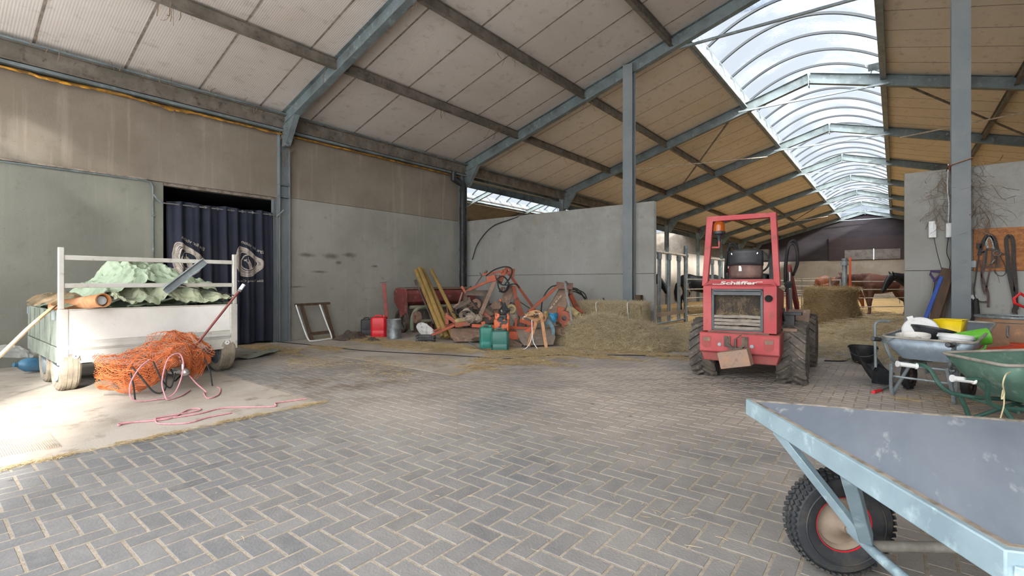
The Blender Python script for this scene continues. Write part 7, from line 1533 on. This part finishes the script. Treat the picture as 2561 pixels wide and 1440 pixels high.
mb = MB(); mb.sweep([(p.x, p.y, zt - .0385) for p in inset(Q, .012)], [(-.012, -.0385), (.012, -.0385), (.012, .0385), (-.012, .0385)], (0, 0, 1), closed=True); wb(mb, 'edge_frame', M['blue_galv'], TR, bevel=.004)
ax_ = Vector((-.6, .8, 0)); cx_ = Vector((.8, .6, 0)); hub = Vector((-.2, 2.62, .226))
def big_wheel(c):
    mb = MB(); R = .226; ww = .11
    mb.lathe([(.115, -.035), (.13, -.045), (.17, -.055), (.205, -.05), (.218, -.035), (.224, 0), (.218, .035), (.205, .05), (.17, .055), (.13, .045), (.115, .035), (.115, -.035)], c, ax_, 56)
    mb.lathe([(.168, -.057), (.172, -.06), (.176, -.057)], c, ax_, 56)
    q = Vector((0, 0, 1)).rotation_difference(ax_)
    for k in range(52):
        a = k * 2 * pi / 52
        for j, off in enumerate((-.04, -.014, .014, .04)):
            aa = a + (j % 2) * pi / 52; rr_ = .2265 if abs(off) < .03 else .219; p = c + q @ Vector((cos(aa) * rr_, sin(aa) * rr_, off)); Rm = (q.to_matrix()) @ Matrix.Rotation(aa, 3, 'Z') @ Matrix.Rotation(.5 if off > 0 else -.5, 3, 'X')
            mb.obox(p, (.007, .016, .02), Rm)
    w_ = wb(mb, 'wheel', M['tyre_blk'], TR)
    for s in (-1, 1):
        mb = MB(); mb.lathe([(.001, .075), (.022, .075), (.026, .07), (.028, .05), (.036, .04), (.06, .024), (.085, .012), (.1, .012), (.108, .03), (.118, .036), (.12, .03)], c, ax_ * s, 40); wb(mb, 'rim', mat('dusty_rim_paint', '988878', .7, 0, '857565', 7) if s < 0 else bpy.data.materials['dusty_rim_paint'], w_)
        mb = MB(); mb.lathe([(.1175, .036), (.1195, .041), (.122, .041), (.1235, .034)], c, ax_ * s, 40); wb(mb, 'red_ring', M['red_pl'], w_)
M['tyre_blk'] = mat('worn_black_tyre', '2c2f33', .7, 0, '4d4943', 9, .5, .7, .12, 60)
big_wheel(hub); hub2 = hub + cx_ * .95; big_wheel(hub2)
mb = MB(); mb.tube([hub - ax_ * .085, hub - ax_ * .04], .016, 10); mb.tube([hub - ax_ * .1 + Vector((.06, -.05, -.02)), hub2 - ax_ * .1 + Vector((.06, -.05, -.02))], .022, 12); wb(mb, 'axle', M['dusty_rim'], TR)
ou = hub - ax_ * .09
def edge(k): return Vector((A2.x + (C2.x - A2.x) * k, A2.y + (C2.y - A2.y) * k, zt - .077))
mb = MB(); mb.beam(edge(.19) + Vector((.02, .02, 0)), ou + Vector((.045, -.12, .03)), .042, .03, (.5, .7, 0)); wb(mb, 'brace', M['blue_galv'], TR, bevel=.003)
mb = MB(); mb.beam(edge(.54) + Vector((.03, .03, .02)), ou + Vector((.055, -.11, .03)), .05, .045, (1, 0, 0)); wb(mb, 'upright', M['blue_galv'], TR, bevel=.003)
e_ = (C2 - A2).normalized(); e3 = Vector((e_.x, e_.y, 0))
mb = MB(); mb.tube([ou + Vector((0, 0, .0)), ou + e3 * .15 + Vector((0, 0, -.015)), ou + e3 * .95 + Vector((0, 0, -.03))], .021, 12); wb(mb, 'lower_tube', M['blue_galv'], TR)
mb = MB(); mb.tube([hub + cx_ * .32 + Vector((0, -.1, .36)), hub + cx_ * .3 + e3 * .85 + Vector((0, 0, -.12))], .021, 12); wb(mb, 'lower_tube', M['blue_galv'], TR)
mb = MB(); mb.tube([Vector((ou.x, ou.y, 0)) + e3 * .95 + Vector((0, 0, .2)), Vector((ou.x, ou.y, 0)) + e3 * 1.0 + Vector((0, 0, .02))], .021, 12); mb.tube([Vector((ou.x, ou.y, 0)) + e3 * .95 + cx_ * .8 + Vector((0, 0, .5)), Vector((ou.x, ou.y, 0)) + e3 * .97 + cx_ * .8 + Vector((0, 0, .02))], .021, 12); wb(mb, 'foot', M['blue_galv'], TR)
mb = MB(); c_ = Vector((C2.x, C2.y, 0)); mb.beam(c_ + Vector((.045, .03, .36)), c_ + Vector((.045, .03, zt - .03)), .07, .07, (1, 0, 0)); wb(mb, 'corner_post', M['blue_galv'], TR, bevel=.003)
